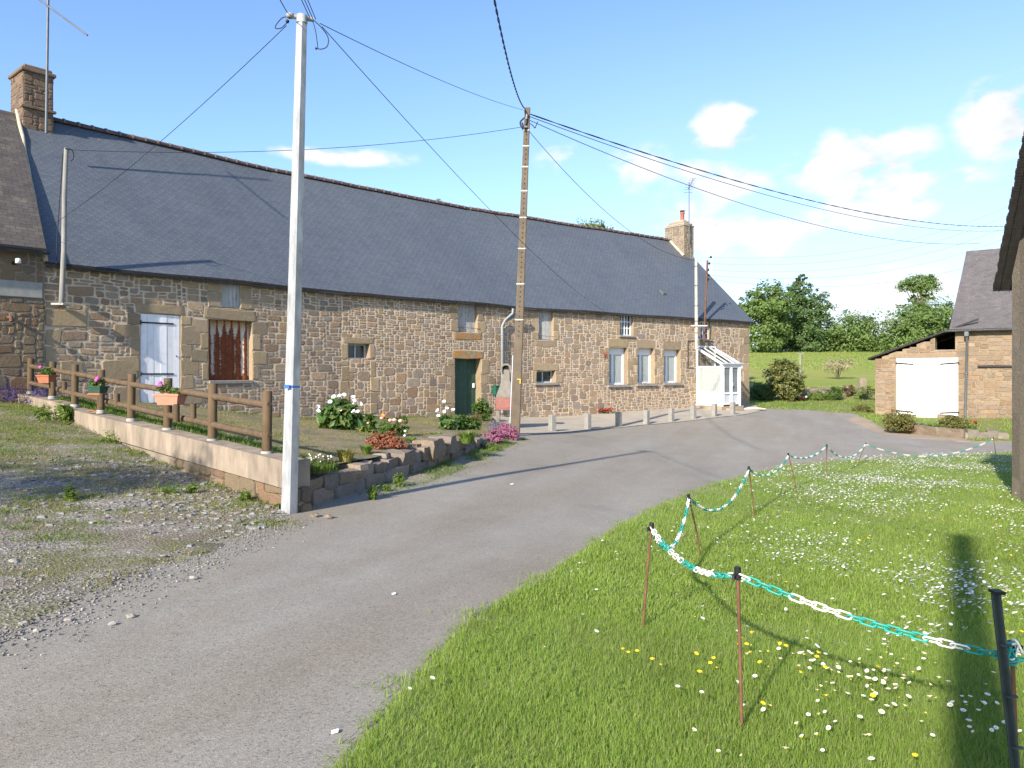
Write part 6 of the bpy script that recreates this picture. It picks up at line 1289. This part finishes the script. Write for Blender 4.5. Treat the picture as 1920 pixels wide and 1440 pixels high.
# ragged fringe spilling over the asphalt
edge = LAWN[2:17]; g = np.random.default_rng(9); ex, ey = [], []
for a, b in zip(edge, edge[1:]): L = math.dist(a, b); k = int(L * 420 / max(1, a[1] / 4)); t = g.random(k); off = np.abs(g.normal(size=k)) * .05 * (1 + 1.5 * (sn(t * L * 1.0 + a[0], t * 0 + a[1], 5) > .25)); ex.append(a[0] + (b[0] - a[0]) * t - off * .8); ey.append(a[1] + (b[1] - a[1]) * t + off * .2)
ex, ey = np.concatenate(ex), np.concatenate(ey); blades('fringe_grass', ex, ey, lambda X, Y: gz(X, Y), .07, .006, 'blade', 7, 'ragged grass fringe over the asphalt edge', 'grass', .8)
XW, YW = scatter(LAWN, 30000, lambda X, Y: np.where(vis(X, Y) & (sn(X, Y, 1.1, 9) > .2), np.clip((4 / Y) ** 1.5, .1, 1), 0), 61)
V, F = leafs(np.c_[XW, YW, lz(XW, YW) + .025], .035, .7, 62, 1.2); tag(npmesh('clover', V, F, M['weed']), 'broad-leaved clover patches in the lawn', 'clover', kind='stuff')
XW, YW = scatter(LAWN, 70000, lambda X, Y: np.where(vis(X, Y) & (sn(X, Y, .9, 4) > .1), np.clip((4 / Y) ** 1.5, .05, 1), 0), 63); blades('dry_lawn_grass', XW, YW, lz, .055, .005, 'moss', 64, 'dry yellowish blades mixed into the lawn', 'grass', .7)
# taller flowering grass stems near the camera
X, Y = scatter([p for p in LAWN if p[1] < 9] + [(3.5, 9)], 26000, lambda X, Y: np.where(vis(X, Y), .05, 0), 12); blades('grass_stem', X, Y, lz, .17, .0028, 'moss', 13, 'pale flowering grass stems in the lawn', 'grass', .3)
def daisy_mesh(nm, pet, cen, r, n=9, stem=.07):
    m = MB(); c = Vector((0, 0, stem)); vs = []
    for j in range(n * 2): a = math.pi * j / n; k = 1 if j % 2 == 0 else .82; vs += [c + Vector((math.cos(a) * r * k, math.sin(a) * r * k, r * .18)), c + Vector((math.cos(a) * r * .42, math.sin(a) * r * .42, r * .05))]
    N = 2 * n; m.add(vs, [(2 * j + 1, 2 * j, (2 * j + 2) % (2 * N), (2 * j + 3) % (2 * N)) for j in range(N)], 0); m.lathe(c + Vector((0, 0, -.002)), [(r * .44, 0), (r * .36, r * .22), (r * .12, r * .3)], 8, 1); m.tube([(0, 0, 0), c], r * .09, 4, 2)
    me_o = m.build(nm, [pet, cen, M['weed']]); return me_o
def ddens(X, Y): return np.where(vis(X, Y), np.clip(.30 + .85 * sn(X, Y, .75, .6) + .45 * sn(X, Y, 2.1, 3), 0.04, 1) * np.clip((X - .36 * Y + .75) / 1.8, .04, 1) * np.where(Y < 3.6, .6, 1.0) * .95, 0)
X, Y = scatter(LAWN, 240000, ddens, 21); order = np.argsort(Y); X, Y = X[order], Y[order]; Z = lz(X, Y)
g = np.random.default_rng(4); NI = min(295, len(X) // 2); dp = daisy_mesh('daisy', M['petal_w'], M['petal_y'], .0125)
for i in range(NI):
    o = dp if i == 0 else dp.copy()
    if i: COL.objects.link(o)
    o.location = (X[i], Y[i], Z[i] + .012); s = g.uniform(.75, 1.25); o.scale = (s, s, g.uniform(.7, 1.3)); o.rotation_euler = (g.normal() * .25 + .2, g.normal() * .25, g.uniform(0, 6)); tag(o, 'small white daisy among many scattered over the lawn', 'daisy', 'white daisies in the lawn')
X2, Y2, Z2 = X[NI:], Y[NI:], Z[NI:]; n = len(X2); r_ = .0125 * g.uniform(.75, 1.3, n); a = np.linspace(0, 2 * np.pi, 7)[:-1]; tx, ty = g.normal(size=n) * .3, g.normal(size=n) * .3 - .35
hh = .055 + .04 * g.random(n); ring = np.stack([X2[:, None] + r_[:, None] * np.cos(a), Y2[:, None] + r_[:, None] * np.sin(a), (Z2 + hh)[:, None] + r_[:, None] * (np.cos(a) * tx[:, None] + np.sin(a) * ty[:, None])], 2)
V = np.concatenate([ring, np.stack([X2, Y2, Z2 + hh + r_ * .35], 1)[:, None]], 1).reshape(-1, 3); i = np.arange(n)[:, None] * 7; F = np.concatenate([i + np.array([j, (j + 1) % 6, 6]) for j in range(6)])
tag(npmesh('daisy_carpet', V, F, M['petal_w'], smooth=True), 'carpet of white daisies over the farther lawn', 'daisies', kind='stuff')
BC = [(1410,1182),(1445,1180),(1466,1193),(1392,1205),(1405,1225),(1425,1210),(1450,1205),(1440,1228),(1466,1208),(1520,1215),(1530,1222),(1478,1247),(1440,1245),(1310,1250),(1330,1251),(1345,1224),(1338,1238),(1170,1222),(1178,1230),(1195,1222),(1225,1240),(1292,1216),(1310,1158),(1325,1080),(1362,1085),(1435,1092),(1475,1097),(1430,1150),(1500,1130),(1535,1240),(1415,1305),(1230,1245),(1390,1190),(1405,1190),(1398,1196),(1640,1290),(1720,1415),(1880,1075),(1900,1130),(1910,1180),(1885,1190),(1905,1300),(1870,1330),(1700,1265),(1640,1245),(1560,1300),(1890,1040),(1875,1010),(1880,990),(1870,980),(1900,1085),(1895,1110),(1608,1012),(1620,1005),(1470,960),(1540,945)]
bp_ = daisy_mesh('buttercup', M['petal_y'], M['petal_y'], .0135, 5, .12); g = np.random.default_rng(8)
for i, (x, y) in enumerate(BC):
    p = hit(x, y, lambda X, Y: gz(X, Y) + .14); o = bp_ if i == 0 else bp_.copy()
    if i: COL.objects.link(o)
    o.location = (p.x, p.y, float(lz(p.x, p.y)) + g.uniform(-.03, .01)); s = g.uniform(.85, 1.2); o.scale = (s, s, 1); o.rotation_euler = (g.normal() * .15 + .15, g.normal() * .2, g.uniform(0, 6)); tag(o, 'small yellow buttercup standing among the daisies in the lawn', 'buttercup', 'yellow buttercups in the lawn')

# ---------------------------------------------------------------- the stony lot: gravel, tufts, weeds
gzz = lambda X, Y: gz(X, Y) + .012 + .012 * np.sin(X * 3.1) * np.sin(Y * 2.7)
def pebbles(name, X, Y, zf, size, seed, label, mat, flat=.42):
    g = np.random.default_rng(seed); n = len(X); s = size * np.exp(np.clip(g.normal(size=n), -2, 1.3) * .40); base = np.array([(-1,-1,-1),(1,-1,-1),(1,1,-1),(-1,1,-1),(-.75,-.75,1),(.75,-.75,1),(.75,.75,1),(-.75,.75,1)], float) * .72; F0 = np.array([(4,5,6,7),(0,1,5,4),(1,2,6,5),(2,3,7,6),(3,0,4,7)])
    a = g.uniform(0, 6.283, n); ca, sa = np.cos(a), np.sin(a); v = base[None] * (1 + g.uniform(-.35, .35, (n, 8, 3))) + g.normal(size=(n, 8, 3)) * .10; v = v * (s[:, None] * np.array([1, .72, flat])[None])[:, None, :]
    x = v[..., 0] * ca[:, None] - v[..., 1] * sa[:, None]; y = v[..., 0] * sa[:, None] + v[..., 1] * ca[:, None]; V = np.stack([x + X[:, None], y + Y[:, None], v[..., 2] + zf(X, Y)[:, None] + (s * .15)[:, None]], 2).reshape(-1, 3)
    F = (np.arange(n)[:, None, None] * 8 + F0[None]).reshape(-1, 4); return tag(npmesh(name, V, F, mat), label, 'gravel', kind='stuff')
M['peb'] = stone_mat('gravel_stone', [(.20, .18, .155), (.26, .245, .225), (.31, .30, .28), (.17, .15, .125), (.245, .215, .18), (.36, .345, .32)], 30, .1, .3, light=.78)
M['slabs'] = stone_mat('slate_rubble', [(.22, .215, .20), (.28, .275, .26), (.18, .17, .155), (.25, .225, .19), (.33, .32, .30)], 30, .15, .4, light=.85)
gv = lambda X, Y: (np.abs(X) < .72 * Y + .6) & (Y > 3.2)
X, Y = scatter(GRAV, 420000, lambda X, Y: np.where(gv(X, Y), np.clip((5.0 / Y) ** 1.6, .08, 1) * np.clip(.5 + sn(X, Y, .9, 1) * .6, .15, 1), 0), 31); pebbles('gravel', X, Y, gzz, .0088, 32, 'loose grey gravel on the stony lot', M['peb'])
near_pole = lambda X, Y: np.exp(-(((X + 3.3) / 1.5) ** 2 + ((Y - 8.7) / 1.1) ** 2)) * .9 + .55 * np.exp(-(((X + 4.6) / 1.6) ** 2 + ((Y - 10.2) / .9) ** 2))
X, Y = scatter(GRAV, 40000, lambda X, Y: near_pole(X, Y), 33); pebbles('slate_rubble', X, Y, gzz, .036, 34, 'flat broken slate rubble at the foot of the retaining wall', M['slabs'], .2)
bx_, by_ = [], []
for a, b in zip(GRAV[1:6], GRAV[2:7]): L = math.dist(a, b); g = np.random.default_rng(int(L * 100)); k = int(L * 330); t = g.random(k); bx_.append(a[0] + (b[0] - a[0]) * t + g.normal(size=k) * .16 + .05); by_.append(a[1] + (b[1] - a[1]) * t + g.normal(size=k) * .16 - .05)
pebbles('edge_gravel', np.concatenate(bx_), np.concatenate(by_), lambda X, Y: gz(X, Y) + .004, .008, 35, 'fine gravel strewn along the asphalt edge', M['peb'])
X, Y = scatter(ROAD, 60000, lambda X, Y: np.where((np.abs(X) < .72 * Y) & (Y > 2.6) & (Y < 12), .06 * np.clip((4 / Y), 0, 1), 0), 36); pebbles('road_grit', X, Y, gz, .005, 37, 'fine grit scattered over the asphalt', M['peb'])
def gdens(X, Y): return np.where(gv(X, Y), np.clip(sn(X, Y, 1.15, 4) * 2.4 + .05 + .6 * np.exp(-((Y - 10) / 3) ** 2), 0, 1) * np.clip((7 / Y) ** 1.2, .2, 1) * (Y > 5.4), 0)
def tufts(name, n, per, seed, h, wd, mat, label, rmin, rmax, fd, cat='grass'):
    X, Y = scatter(GRAV, n, fd, seed); g = np.random.default_rng(seed + 1); r = g.uniform(rmin, rmax, len(X)) * (.7 + Y / 14); k = (per * g.uniform(.5, 1.5, len(X)) * (r / rmax) ** 1.5).astype(int) + 6; i = np.repeat(np.arange(len(X)), k)
    o = g.normal(size=(len(i), 2)) * r[i][:, None] * np.array([1.25, .8]); blades(name, X[i] + o[:, 0], Y[i] + o[:, 1], gzz, h, wd, mat, seed + 2, label, cat, .9)
tufts('dry_grass', 5200, 80, 41, .045, .0065, 'moss', 'yellowish dry grass tufts on the stony lot', .03, .14, lambda X, Y: gdens(X, Y) * .95)
tufts('green_grass', 2200, 90, 43, .055, .008, 'weed', 'small green grass tufts on the stony lot', .03, .12, lambda X, Y: np.clip(gdens(X + 3, Y - 1.3) * .8 - .1 + .5 * (Y > 10.5), 0, 1))
# weeds inside the fence wall, on the garden turf and along the foot of the edging
def strip(pts, wdt, n, seed):
    g = np.random.default_rng(seed); xs, ys = [], []; tot = sum(math.dist(a, b) for a, b in zip(pts, pts[1:]))
    for a, b in zip(pts, pts[1:]): k = int(n * math.dist(a, b) / tot); t = g.random(k); o_ = g.random(k) * wdt; d = Vector((b[0] - a[0], b[1] - a[1])).normalized(); xs.append(a[0] + (b[0] - a[0]) * t + d.y * o_); ys.append(a[1] + (b[1] - a[1]) * t - d.x * o_)
    return np.concatenate(xs), np.concatenate(ys)
fi = [tuple(FN - fnrm * .15), tuple(FF - fnrm * .15)]
X, Y = strip(fi, -.55, 9000, 51); k = inpoly(X, Y, GARD); X, Y = strip([fi[1], fi[0]], .0, 10, 1) if k.sum() < 50 else (X[k], Y[k])
if len(X) < 1000: X, Y = strip(fi, .55, 9000, 51)
blades('weed_strip', X, Y, lambda X, Y: gg(X, Y), .17, .016, 'weed', 52, 'lush green weeds growing behind the retaining wall', 'weeds', .8)
X, Y = scatter(GARD, 170000, lambda X, Y: np.clip(.30 + sn(X, Y, 1.3, 7) * .8, .10, .8), 53); blades('garden_turf', X, Y, lambda X, Y: gg(X, Y) + .02 * np.sin(X * 2.7) * np.sin(Y * 3.3), .038, .009, 'moss', 54, 'sparse dry turf in the raised garden', 'grass', 1.0)
X, Y = strip(STW[2:], .55, 5200, 55); kk = (sn(X, Y, 1.6, 2) > -.25) & (np.random.default_rng(2).random(len(X)) < np.clip((Y - 9.2) / 3, .05, 1)); blades('verge_grass', X[kk], Y[kk], gz, .075, .009, 'weed', 56, 'green verge grass at the foot of the dry stone wall', 'grass', .8)
X, Y = strip(STW[3:], .75, 3600, 57); blades('verge_dry_grass', X, Y, gz, .03, .008, 'moss', 58, 'dry stubble along the lane edge', 'grass', 1.0)
wl_ = [tuple(wp(s_, 0, .06)[:2]) for s_ in np.linspace(s_of(345), s_of(860), 30)]; X, Y = strip(wl_, .25, 1800, 59); kk = sn(X, Y, 1.4, 5) > .05; blades('wall_foot_weeds', X[kk], Y[kk], lambda X, Y: gg(X, Y), .09, .012, 'weed', 60, 'weeds at the foot of the house wall', 'weeds', .8)
WD = [(52, 100, 762, 790, 'leafy weed by the lower end of the retaining wall'), (105, 132, 752, 792, 'tall weed in the step of the retaining wall'), (172, 234, 812, 832, 'wide grass tuft against the retaining wall'), (340, 360, 842, 866, 'bright leafy weed beneath the retaining wall coping'), (314, 332, 845, 860, 'pale small weed left of the bright leafy one'), (280, 335, 908, 930, 'spreading weed in the rubble in front of the wall'), (343, 368, 906, 928, 'small weed right of the spreading weed'), (118, 140, 912, 942, 'dark weed in the shade on the lot'), (374, 392, 880, 898, 'small weed close to the wall footing'), (445, 470, 918, 942, 'weed in the rubble left of the steel pole'), (512, 530, 946, 956, 'yellowish weed at the wall corner by the steel pole'), (738, 756, 888, 914, 'leafy weed on the lane edge below the square block'), (690, 708, 912, 938, 'leafy weed midway along the dry stone wall'), (714, 732, 908, 922, 'smaller weed between two leafy weeds on the lane edge'), (556, 575, 938, 956, 'dark weed at the foot of the steel pole'), (910, 940, 834, 846, 'bright grass tuft at the lane edge near the concrete pole')]
for i, (x0, x1, y0, y1, lab) in enumerate(WD):
    b, w, h = pxbush(x0, x1, y0, y1, gz); t = thing('weed', b, lab, 'weed'); A, O2 = clumps([((b.x, b.y, b.z + h * .45), (w * .95, w * .7, h * .55))], 300, 70 + i, 7, .25, .2, b.z); V, F = leafs(A, .075 * max(.6, h / .22), .30, i, .6, O2); npmesh('foliage', V, F, M['weed'], t)
for i, (x, y, r_, lab) in enumerate(((210, 1172, .022, 'pale stone lying on the asphalt left of centre'), (245, 1158, .026, 'flat long stone on the asphalt edge'), (128, 1165, .024, 'stone on the asphalt near the gravel edge'), (44, 1172, .027, 'stone at the gravel edge on the far left'), (70, 1184, .022, 'darker stone just below the far-left stone'), (26, 1056, .035, 'dark stone lying on the gravel at the left edge'), (590, 969, .05, 'ochre stone at the foot of the steel pole'), (616, 972, .045, 'small ochre stone on the asphalt right of the pole'), (363, 1086, .03, 'flat stone on the asphalt in line with the gravel'))):
    p = hit(x, y); m = MB(); m.blob(p + Vector((0, 0, r_ * .35)), (r_ * 1.2, r_ * .9, r_ * .6), i + 3, .5, 2, 0, False, 1.6); tag(m.build('stone', M['peb'] if i < 6 or i > 7 else M['wallrock']), lab, 'stone')
for x, y, w, lab in ((627, 1379, .03, 'small white paper scrap on the asphalt near the lawn'), (738, 1117, .026, 'white scrap on the asphalt in mid lane'), (960, 909, .05, 'white fleck on the asphalt beyond the pole shadow')):
    p = hit(x, y); m = MB(); m.hexa(p + Vector((-w / 2, 0, .004)), Vector((w, .01, .004)), Vector((-.004, .022, .003)), Vector((0, 0, .004))); tag(m.build('paper_scrap', M['paper']), lab, 'litter')

# ---------------------------------------------------------------- beyond the yard: rockery, shrubs, field posts, trees
rk = thing('rockery_wall', (15, 42.2, 0), 'low rubble bank of mossy stones below the far meadow', 'stone wall'); m = MB(); q = random.Random(61)
for k in range(150): x = q.uniform(10.8, 22.5); lev = q.random(); m.blob((x, 42.55 - .25 * (1 - lev) + q.uniform(-.1, .1), lev * .62 + q.uniform(-.02, .06)), (q.uniform(.14, .38), q.uniform(.14, .25), q.uniform(.09, .2)), k, .45, 2, 0, False, 1.5)
m.hexa((10.5, 42.45, -.3), (12.3, 0, 0), (0, .5, 0), (0, 0, .85), 1); m.build('stones', [M['rockery'], M['garden']], rk)
def ybush(x0, x1, yt, yb, Y, n, leaf, mat, label, seed, name='garden_shrub', cat='shrub', bl=None, **kw):
    b = P((x0 + x1) / 2, yb, Y); w = (x1 - x0) / FPX * Y / 2; h = (yb - yt) / FPX * Y; b.z = min(b.z, gz1(b.x, b.y)) if Y > 43 or Y < 41 else b.z
    return bush(name, b, bl(w, h) if bl else [((0, 0, h * .5), (w * .95, w * .8, h * .52))], n, leaf, mat, label, cat, seed, **kw)
ybush(1438, 1506, 672, 748, 40.6, 7500, .14, 'cam_leaf', 'big round glossy shrub standing free behind the yard', 91, bl=lambda w, h: [((0, 0, h * .56), (w * .98, w * .9, h * .46)), ((w * .1, -.1, h * .35), (w * .7, w * .7, h * .3))], spread=.10, shell=.8)
ybush(1404, 1452, 718, 752, 41.2, 2600, .12, 'tree2', 'dark shaded bush at the house corner', 92); ybush(1548, 1580, 726, 752, 41.3, 1200, .10, 'bush_leaf', 'bright green shrub against the rubble bank', 93); ybush(1512, 1552, 734, 752, 41.2, 900, .10, 'weed', 'loose grassy shrub left of the bright green one', 94)
t = ybush(1472, 1500, 732, 750, 40.9, 600, .10, 'bush_leaf', 'low plant with two white blooms under the round shrub', 95, cat='plant'); m = MB()
for x, y in ((1500, 742), (1512, 744)): m = MB(); m.blob(P(x, y, 40.6), .07, x, .3, 1); m.build('flower', M['petal_w'], t)
ybush(1488, 1510, 744, 753, 40.7, 400, .07, 'russet', 'low reddish plant in front of the rubble bank', 96, cat='plant'); ybush(1598, 1640, 758, 782, 37.0, 1000, .10, 'olive_leaf', 'low olive shrub at the left corner of the barn', 97); ybush(1600, 1642, 726, 742, 41.0, 700, .09, 'weed', 'straggling weeds around the stone pillar', 98, cat='weeds'); ybush(1578, 1602, 722, 738, 42, 500, .09, 'brown_leaf', 'brownish plant on top of the rubble bank', 99, cat='plant')
p = P(1617, 740, 41.4); t = thing('stone_pillar', p, 'short grey stone pillar on the rubble bank', 'stone pillar'); m = MB(); rock(m, p, Vector((1, 0)), .34, .3, .92, 0, 4); m.build('shaft', M['rockery'], t)
b = P(1571, 713, 50); b.z = gz1(b.x, b.y); w = 27 / FPX * 50; t = bush('blossom_tree', b, [((0, 0, 1.0), (w, w * .8, .42)), ((-.4, 0, .85), (w * .6, w * .6, .4)), ((.45, 0, .9), (w * .6, w * .6, .42))], 2600, .085, 'blossom', 'small pale blossoming tree on the meadow', 'tree', 101, stems=7, spread=.2); m = MB(); m.tube([b - Vector((0, 0, .1)), b + Vector((.02, 0, .75))], [.05, .04], 7); m.build('trunk', M['bark'], t)
b = P(1500.5, 700, 52); b.z = gz1(b.x, b.y); t = thing('bird_table', b, 'thin post with a forked top on the meadow', 'post'); m = MB(); tp = P(1500.5, 664, 52); m.tube([b, tp], .06, 7); m.build('post', M['old_wood'], t); m = MB(); m.hexa(tp + Vector((-.02, -.05, -.06)), Vector((.28, 0, .14)), Vector((0, .1, 0)), Vector((0, 0, .06))); m.hexa(tp + Vector((.02, -.05, -.06)), Vector((-.26, 0, .10)), Vector((0, .1, 0)), Vector((0, 0, .06))); m.build('fork', M['old_wood'], t)
# planter and its plants before the barn
PLN = [Vector(p) for p in hx((1660, 809), (1710, 814), (1762, 819), (1806, 823))]; t = thing('stone_planter', PLN[1].to_3d(), 'long low stone planter edging in front of the barn doors', 'planter'); m = MB()
for i, (a, b) in enumerate(zip(PLN, PLN[1:])): u_ = (b - a).normalized(); c = (a + b) / 2; rock(m, Vector((c.x, c.y, gz1(c.x, c.y) - .08)), u_, (b - a).length * .99, .2, .42, 0, i + 7)
m.build('kerb_stone', plain('tan_kerb', (.18, .14, .10), .95, .25, 3, .5, 25), t)
b = hit(1836, 822); m = MB()
for k in range(5): rock(m, Vector((b.x - .6 + k * .28, b.y - .1 * k, b.z - .05)), Vector((.9, -.3)).normalized(), .34, .26, .28 + .08 * (k % 2), 0, 30 + k)
tag(m.build('rubble_heap', M['rockery']), 'low heap of grey stones at the right end of the planter', 'stones')
def plb(x0, x1, yt, yb, dy, n, leaf, mat, lab, seed, **kw):
    p = hit((x0 + x1) / 2, 818); Y = p.y + dy + .7; b = P((x0 + x1) / 2, yb, Y); b.z = gz1(b.x, b.y) + .12; w = (x1 - x0) / FPX * Y / 2; h = EYE - (yt - HY) / FPX * Y - b.z; return bush('planter_shrub', b, [((-w * .25, 0, h * .5), (w * .7, w * .7, h * .5)), ((w * .35, 0, h * .42), (w * .62, w * .7, h * .45))], n, leaf, mat, lab, 'shrub', seed, **kw)
plb(1656, 1712, 769, 812, .9, 3200, .075, 'olive_leaf', 'dark rounded shrub at the left end of the planter', 111); plb(1764, 1816, 779, 812, .6, 3000, .075, 'olive_leaf', 'olive rounded shrub at the right end of the planter', 112); plb(1686, 1722, 788, 812, .55, 1100, .06, 'brown_leaf', 'small reddish shrub beside the left planter shrub', 113); plb(1716, 1768, 796, 812, 1.0, 1300, .08, 'bush_leaf', 'low green growth in the middle of the planter', 114)
p = hit(1830, 806); p = p + Vector((0, .4, 0)); t = spiky('red_flower_clump', 1815, 1836, 788, 812, 90, 'weed', 'single red-flowered plant right of the planter', 'plant', 115, gz); m = MB(); q = random.Random(2); c = P(1827, 791, t.location.y)
for k in range(6): m = MB(); m.blob(c + Vector((q.uniform(-.12, .12), q.uniform(-.1, .1), q.uniform(-.06, .06))), .045, k, .3, 1); m.build('flower', M['petal_r'], t)
XX, YY = scatter(YARD, 9000, None, 71); blades('verge_tall_grass', XX, YY, lambda X, Y: gz(X, Y) + .02, .10, .03, 'blade', 72, 'rough grass verge behind the lane', 'grass', .8)
XX, YY = scatter(BARNG, 7000, None, 73); blades('barn_verge_grass', XX, YY, lambda X, Y: gz(X, Y) + .03, .10, .025, 'blade', 74, 'rough grass in front of the barn', 'grass', .8)
FLD = [(10, 43), (36, 43), (70, 112), (24, 112)]; XX, YY = scatter(FLD, 26000, lambda X, Y: np.clip((50 / Y) ** 1.2, .2, 1) * (Y > 60), 75); blades('meadow_grass', XX, YY, gz, .16, .10, 'blade', 76, 'tall meadow grass on the far slope', 'grass', .7)

def tree(name, x0, x1, yt, yb, Y, blobs, n, leaf, mat, label, seed, trunk=.25, spread=.17, k=34, shell=.5, base=None):
    """crown blobs as fractions of the tree's box: (cx, cz, rx, rz)"""
    w = (x1 - x0) / FPX * Y; H = (yb - yt) / FPX * Y; c = P((x0 + x1) / 2, yb, Y); gzv = gz1(c.x, c.y); gr = Vector((c.x, c.y, min(gzv, c.z))) if base is None else Vector((c.x, c.y, base)); t = thing(name, gr, label, 'tree'); q = random.Random(seed)
    bl = [((c.x + (bx_ - .5) * w, c.y + q.uniform(-.15, .15) * w, c.z + bz_ * H), (rx * w, max(rx * .9, .2) * w, rz * H)) for bx_, bz_, rx, rz in blobs]
    A, O2 = clumps(bl, n, seed, k, spread, shell, gr.z + .05); V, F = leafs(A, leaf, .7, seed, .25, O2); npmesh('crown', V, F, M[mat], t)
    m = MB(); top = Vector(bl[0][0]); m.tube([gr - Vector((0, 0, .3)), gr.lerp(top, .4) + Vector((q.uniform(-.2, .2), 0, 0)), top], [trunk, trunk * .75, trunk * .25], 8)
    for b in bl:
        for j in range(3): e = Vector(b[0]) + Vector((q.uniform(-.6, .6) * b[1][0], q.uniform(-.5, .5) * b[1][1], q.uniform(-.3, .7) * b[1][2])); s0 = gr.lerp(top, q.uniform(.3, .65)); m.tube([s0, s0.lerp(e, .5) + Vector((0, 0, .3)), e], [trunk * .4, trunk * .25, trunk * .08], 5)
    m.build('trunk', M['bark'], t); return t
tree('oak_tree', 1386, 1480, 524, 668, 98, [(.5, .72, .44, .25), (.28, .66, .30, .2), (.72, .62, .30, .24), (.45, .32, .46, .28), (.14, .50, .18, .16), (.8, .34, .26, .26)], 15000, .32, 'tree1', 'broad oak at the field edge, right of the house gable', 201, .3, shell=.3, spread=.13)
tree('tall_tree', 1456, 1556, 514, 668, 102, [(.48, .50, .42, .34), (.45, .78, .25, .20), (.42, .92, .10, .08), (.74, .55, .26, .28), (.26, .38, .30, .3), (.75, .27, .26, .24), (.52, .2, .46, .22)], 17000, .32, 'tree2', 'tallest dense tree at the field edge with a ragged peak', 202, .32, shell=.3, spread=.13)
tree('round_tree', 1532, 1660, 582, 668, 104, [(.5, .56, .45, .42), (.24, .45, .26, .38), (.78, .42, .24, .4), (.5, .25, .5, .3)], 13000, .32, 'tree1', 'low rounded tree in the middle of the hedge line', 203, .26, shell=.3, spread=.13)
tree('oak_tree', 1660, 1804, 556, 668, 96, [(.55, .62, .40, .38), (.28, .48, .32, .36), (.80, .50, .25, .42), (.5, .24, .52, .3), (.18, .26, .26, .26)], 18000, .32, 'tree1', 'wide oak rising behind the lean-to roof', 204, .32, shell=.3, spread=.13)
tree('oak_tree', 1684, 1766, 514, 668, 100, [(.5, .88, .46, .10), (.62, .91, .32, .08), (.26, .85, .22, .07), (.66, .74, .14, .05), (.42, .70, .12, .06), (.5, .55, .22, .12)], 4600, .27, 'tree1', 'umbrella-topped tree poking above the wide oak', 205, .28, spread=.16)
tree('field_tree', 1800, 1880, 560, 668, 104, [(.5, .55, .45, .40), (.3, .35, .35, .35)], 6000, .34, 'tree2', 'dark tree mostly hidden behind the barn', 206, .25)
tree('distant_tree', 780, 832, 369, 420, 62, [(.3, .80, .22, .12), (.7, .74, .24, .14), (.5, .45, .4, .35)], 1300, .20, 'tree1', 'leafy treetop just showing over the middle of the ridge', 207, .16, base=2.0, spread=.25)
tree('distant_tree', 1068, 1152, 408, 470, 66, [(.5, .72, .34, .22), (.25, .55, .2, .16), (.75, .55, .25, .16), (.5, .35, .45, .3)], 2400, .22, 'tree1', 'treetop showing over the ridge left of the right-hand chimney', 208, .18, base=2.0, spread=.22)
hd = np.random.default_rng(5); A, O2 = clumps([((x, 106 + hd.uniform(-1, 1), 4.5 + hd.uniform(0, .6)), (2.4, 1.4, .7 + hd.uniform(0, 1.0))) for x in np.arange(30, 68, 2.2)], 12000, 61, 30, .3, .3, 4.0); V, F = leafs(A, .36, .7, 5, .25, O2); tag(npmesh('hedge', V, F, M['tree2']), 'low hedge closing the field between the trees', 'hedge', kind='stuff')
# unseen tree added left of the camera to cast the shade on the lot
b = Vector((-10.2, 2.6, gz1(-10.2, 2.6))); bush('added_shade_tree', b, [((0, 0, 3.9), (1.7, 1.2, .75)), ((1.3, .4, 4.0), (.9, .8, .5)), ((-1.3, 0, 3.7), (1.0, .9, .6))], 5200, .12, 'tree1', 'small unseen tree added outside the left edge to shade the lot', 'tree', 301, spread=.2);
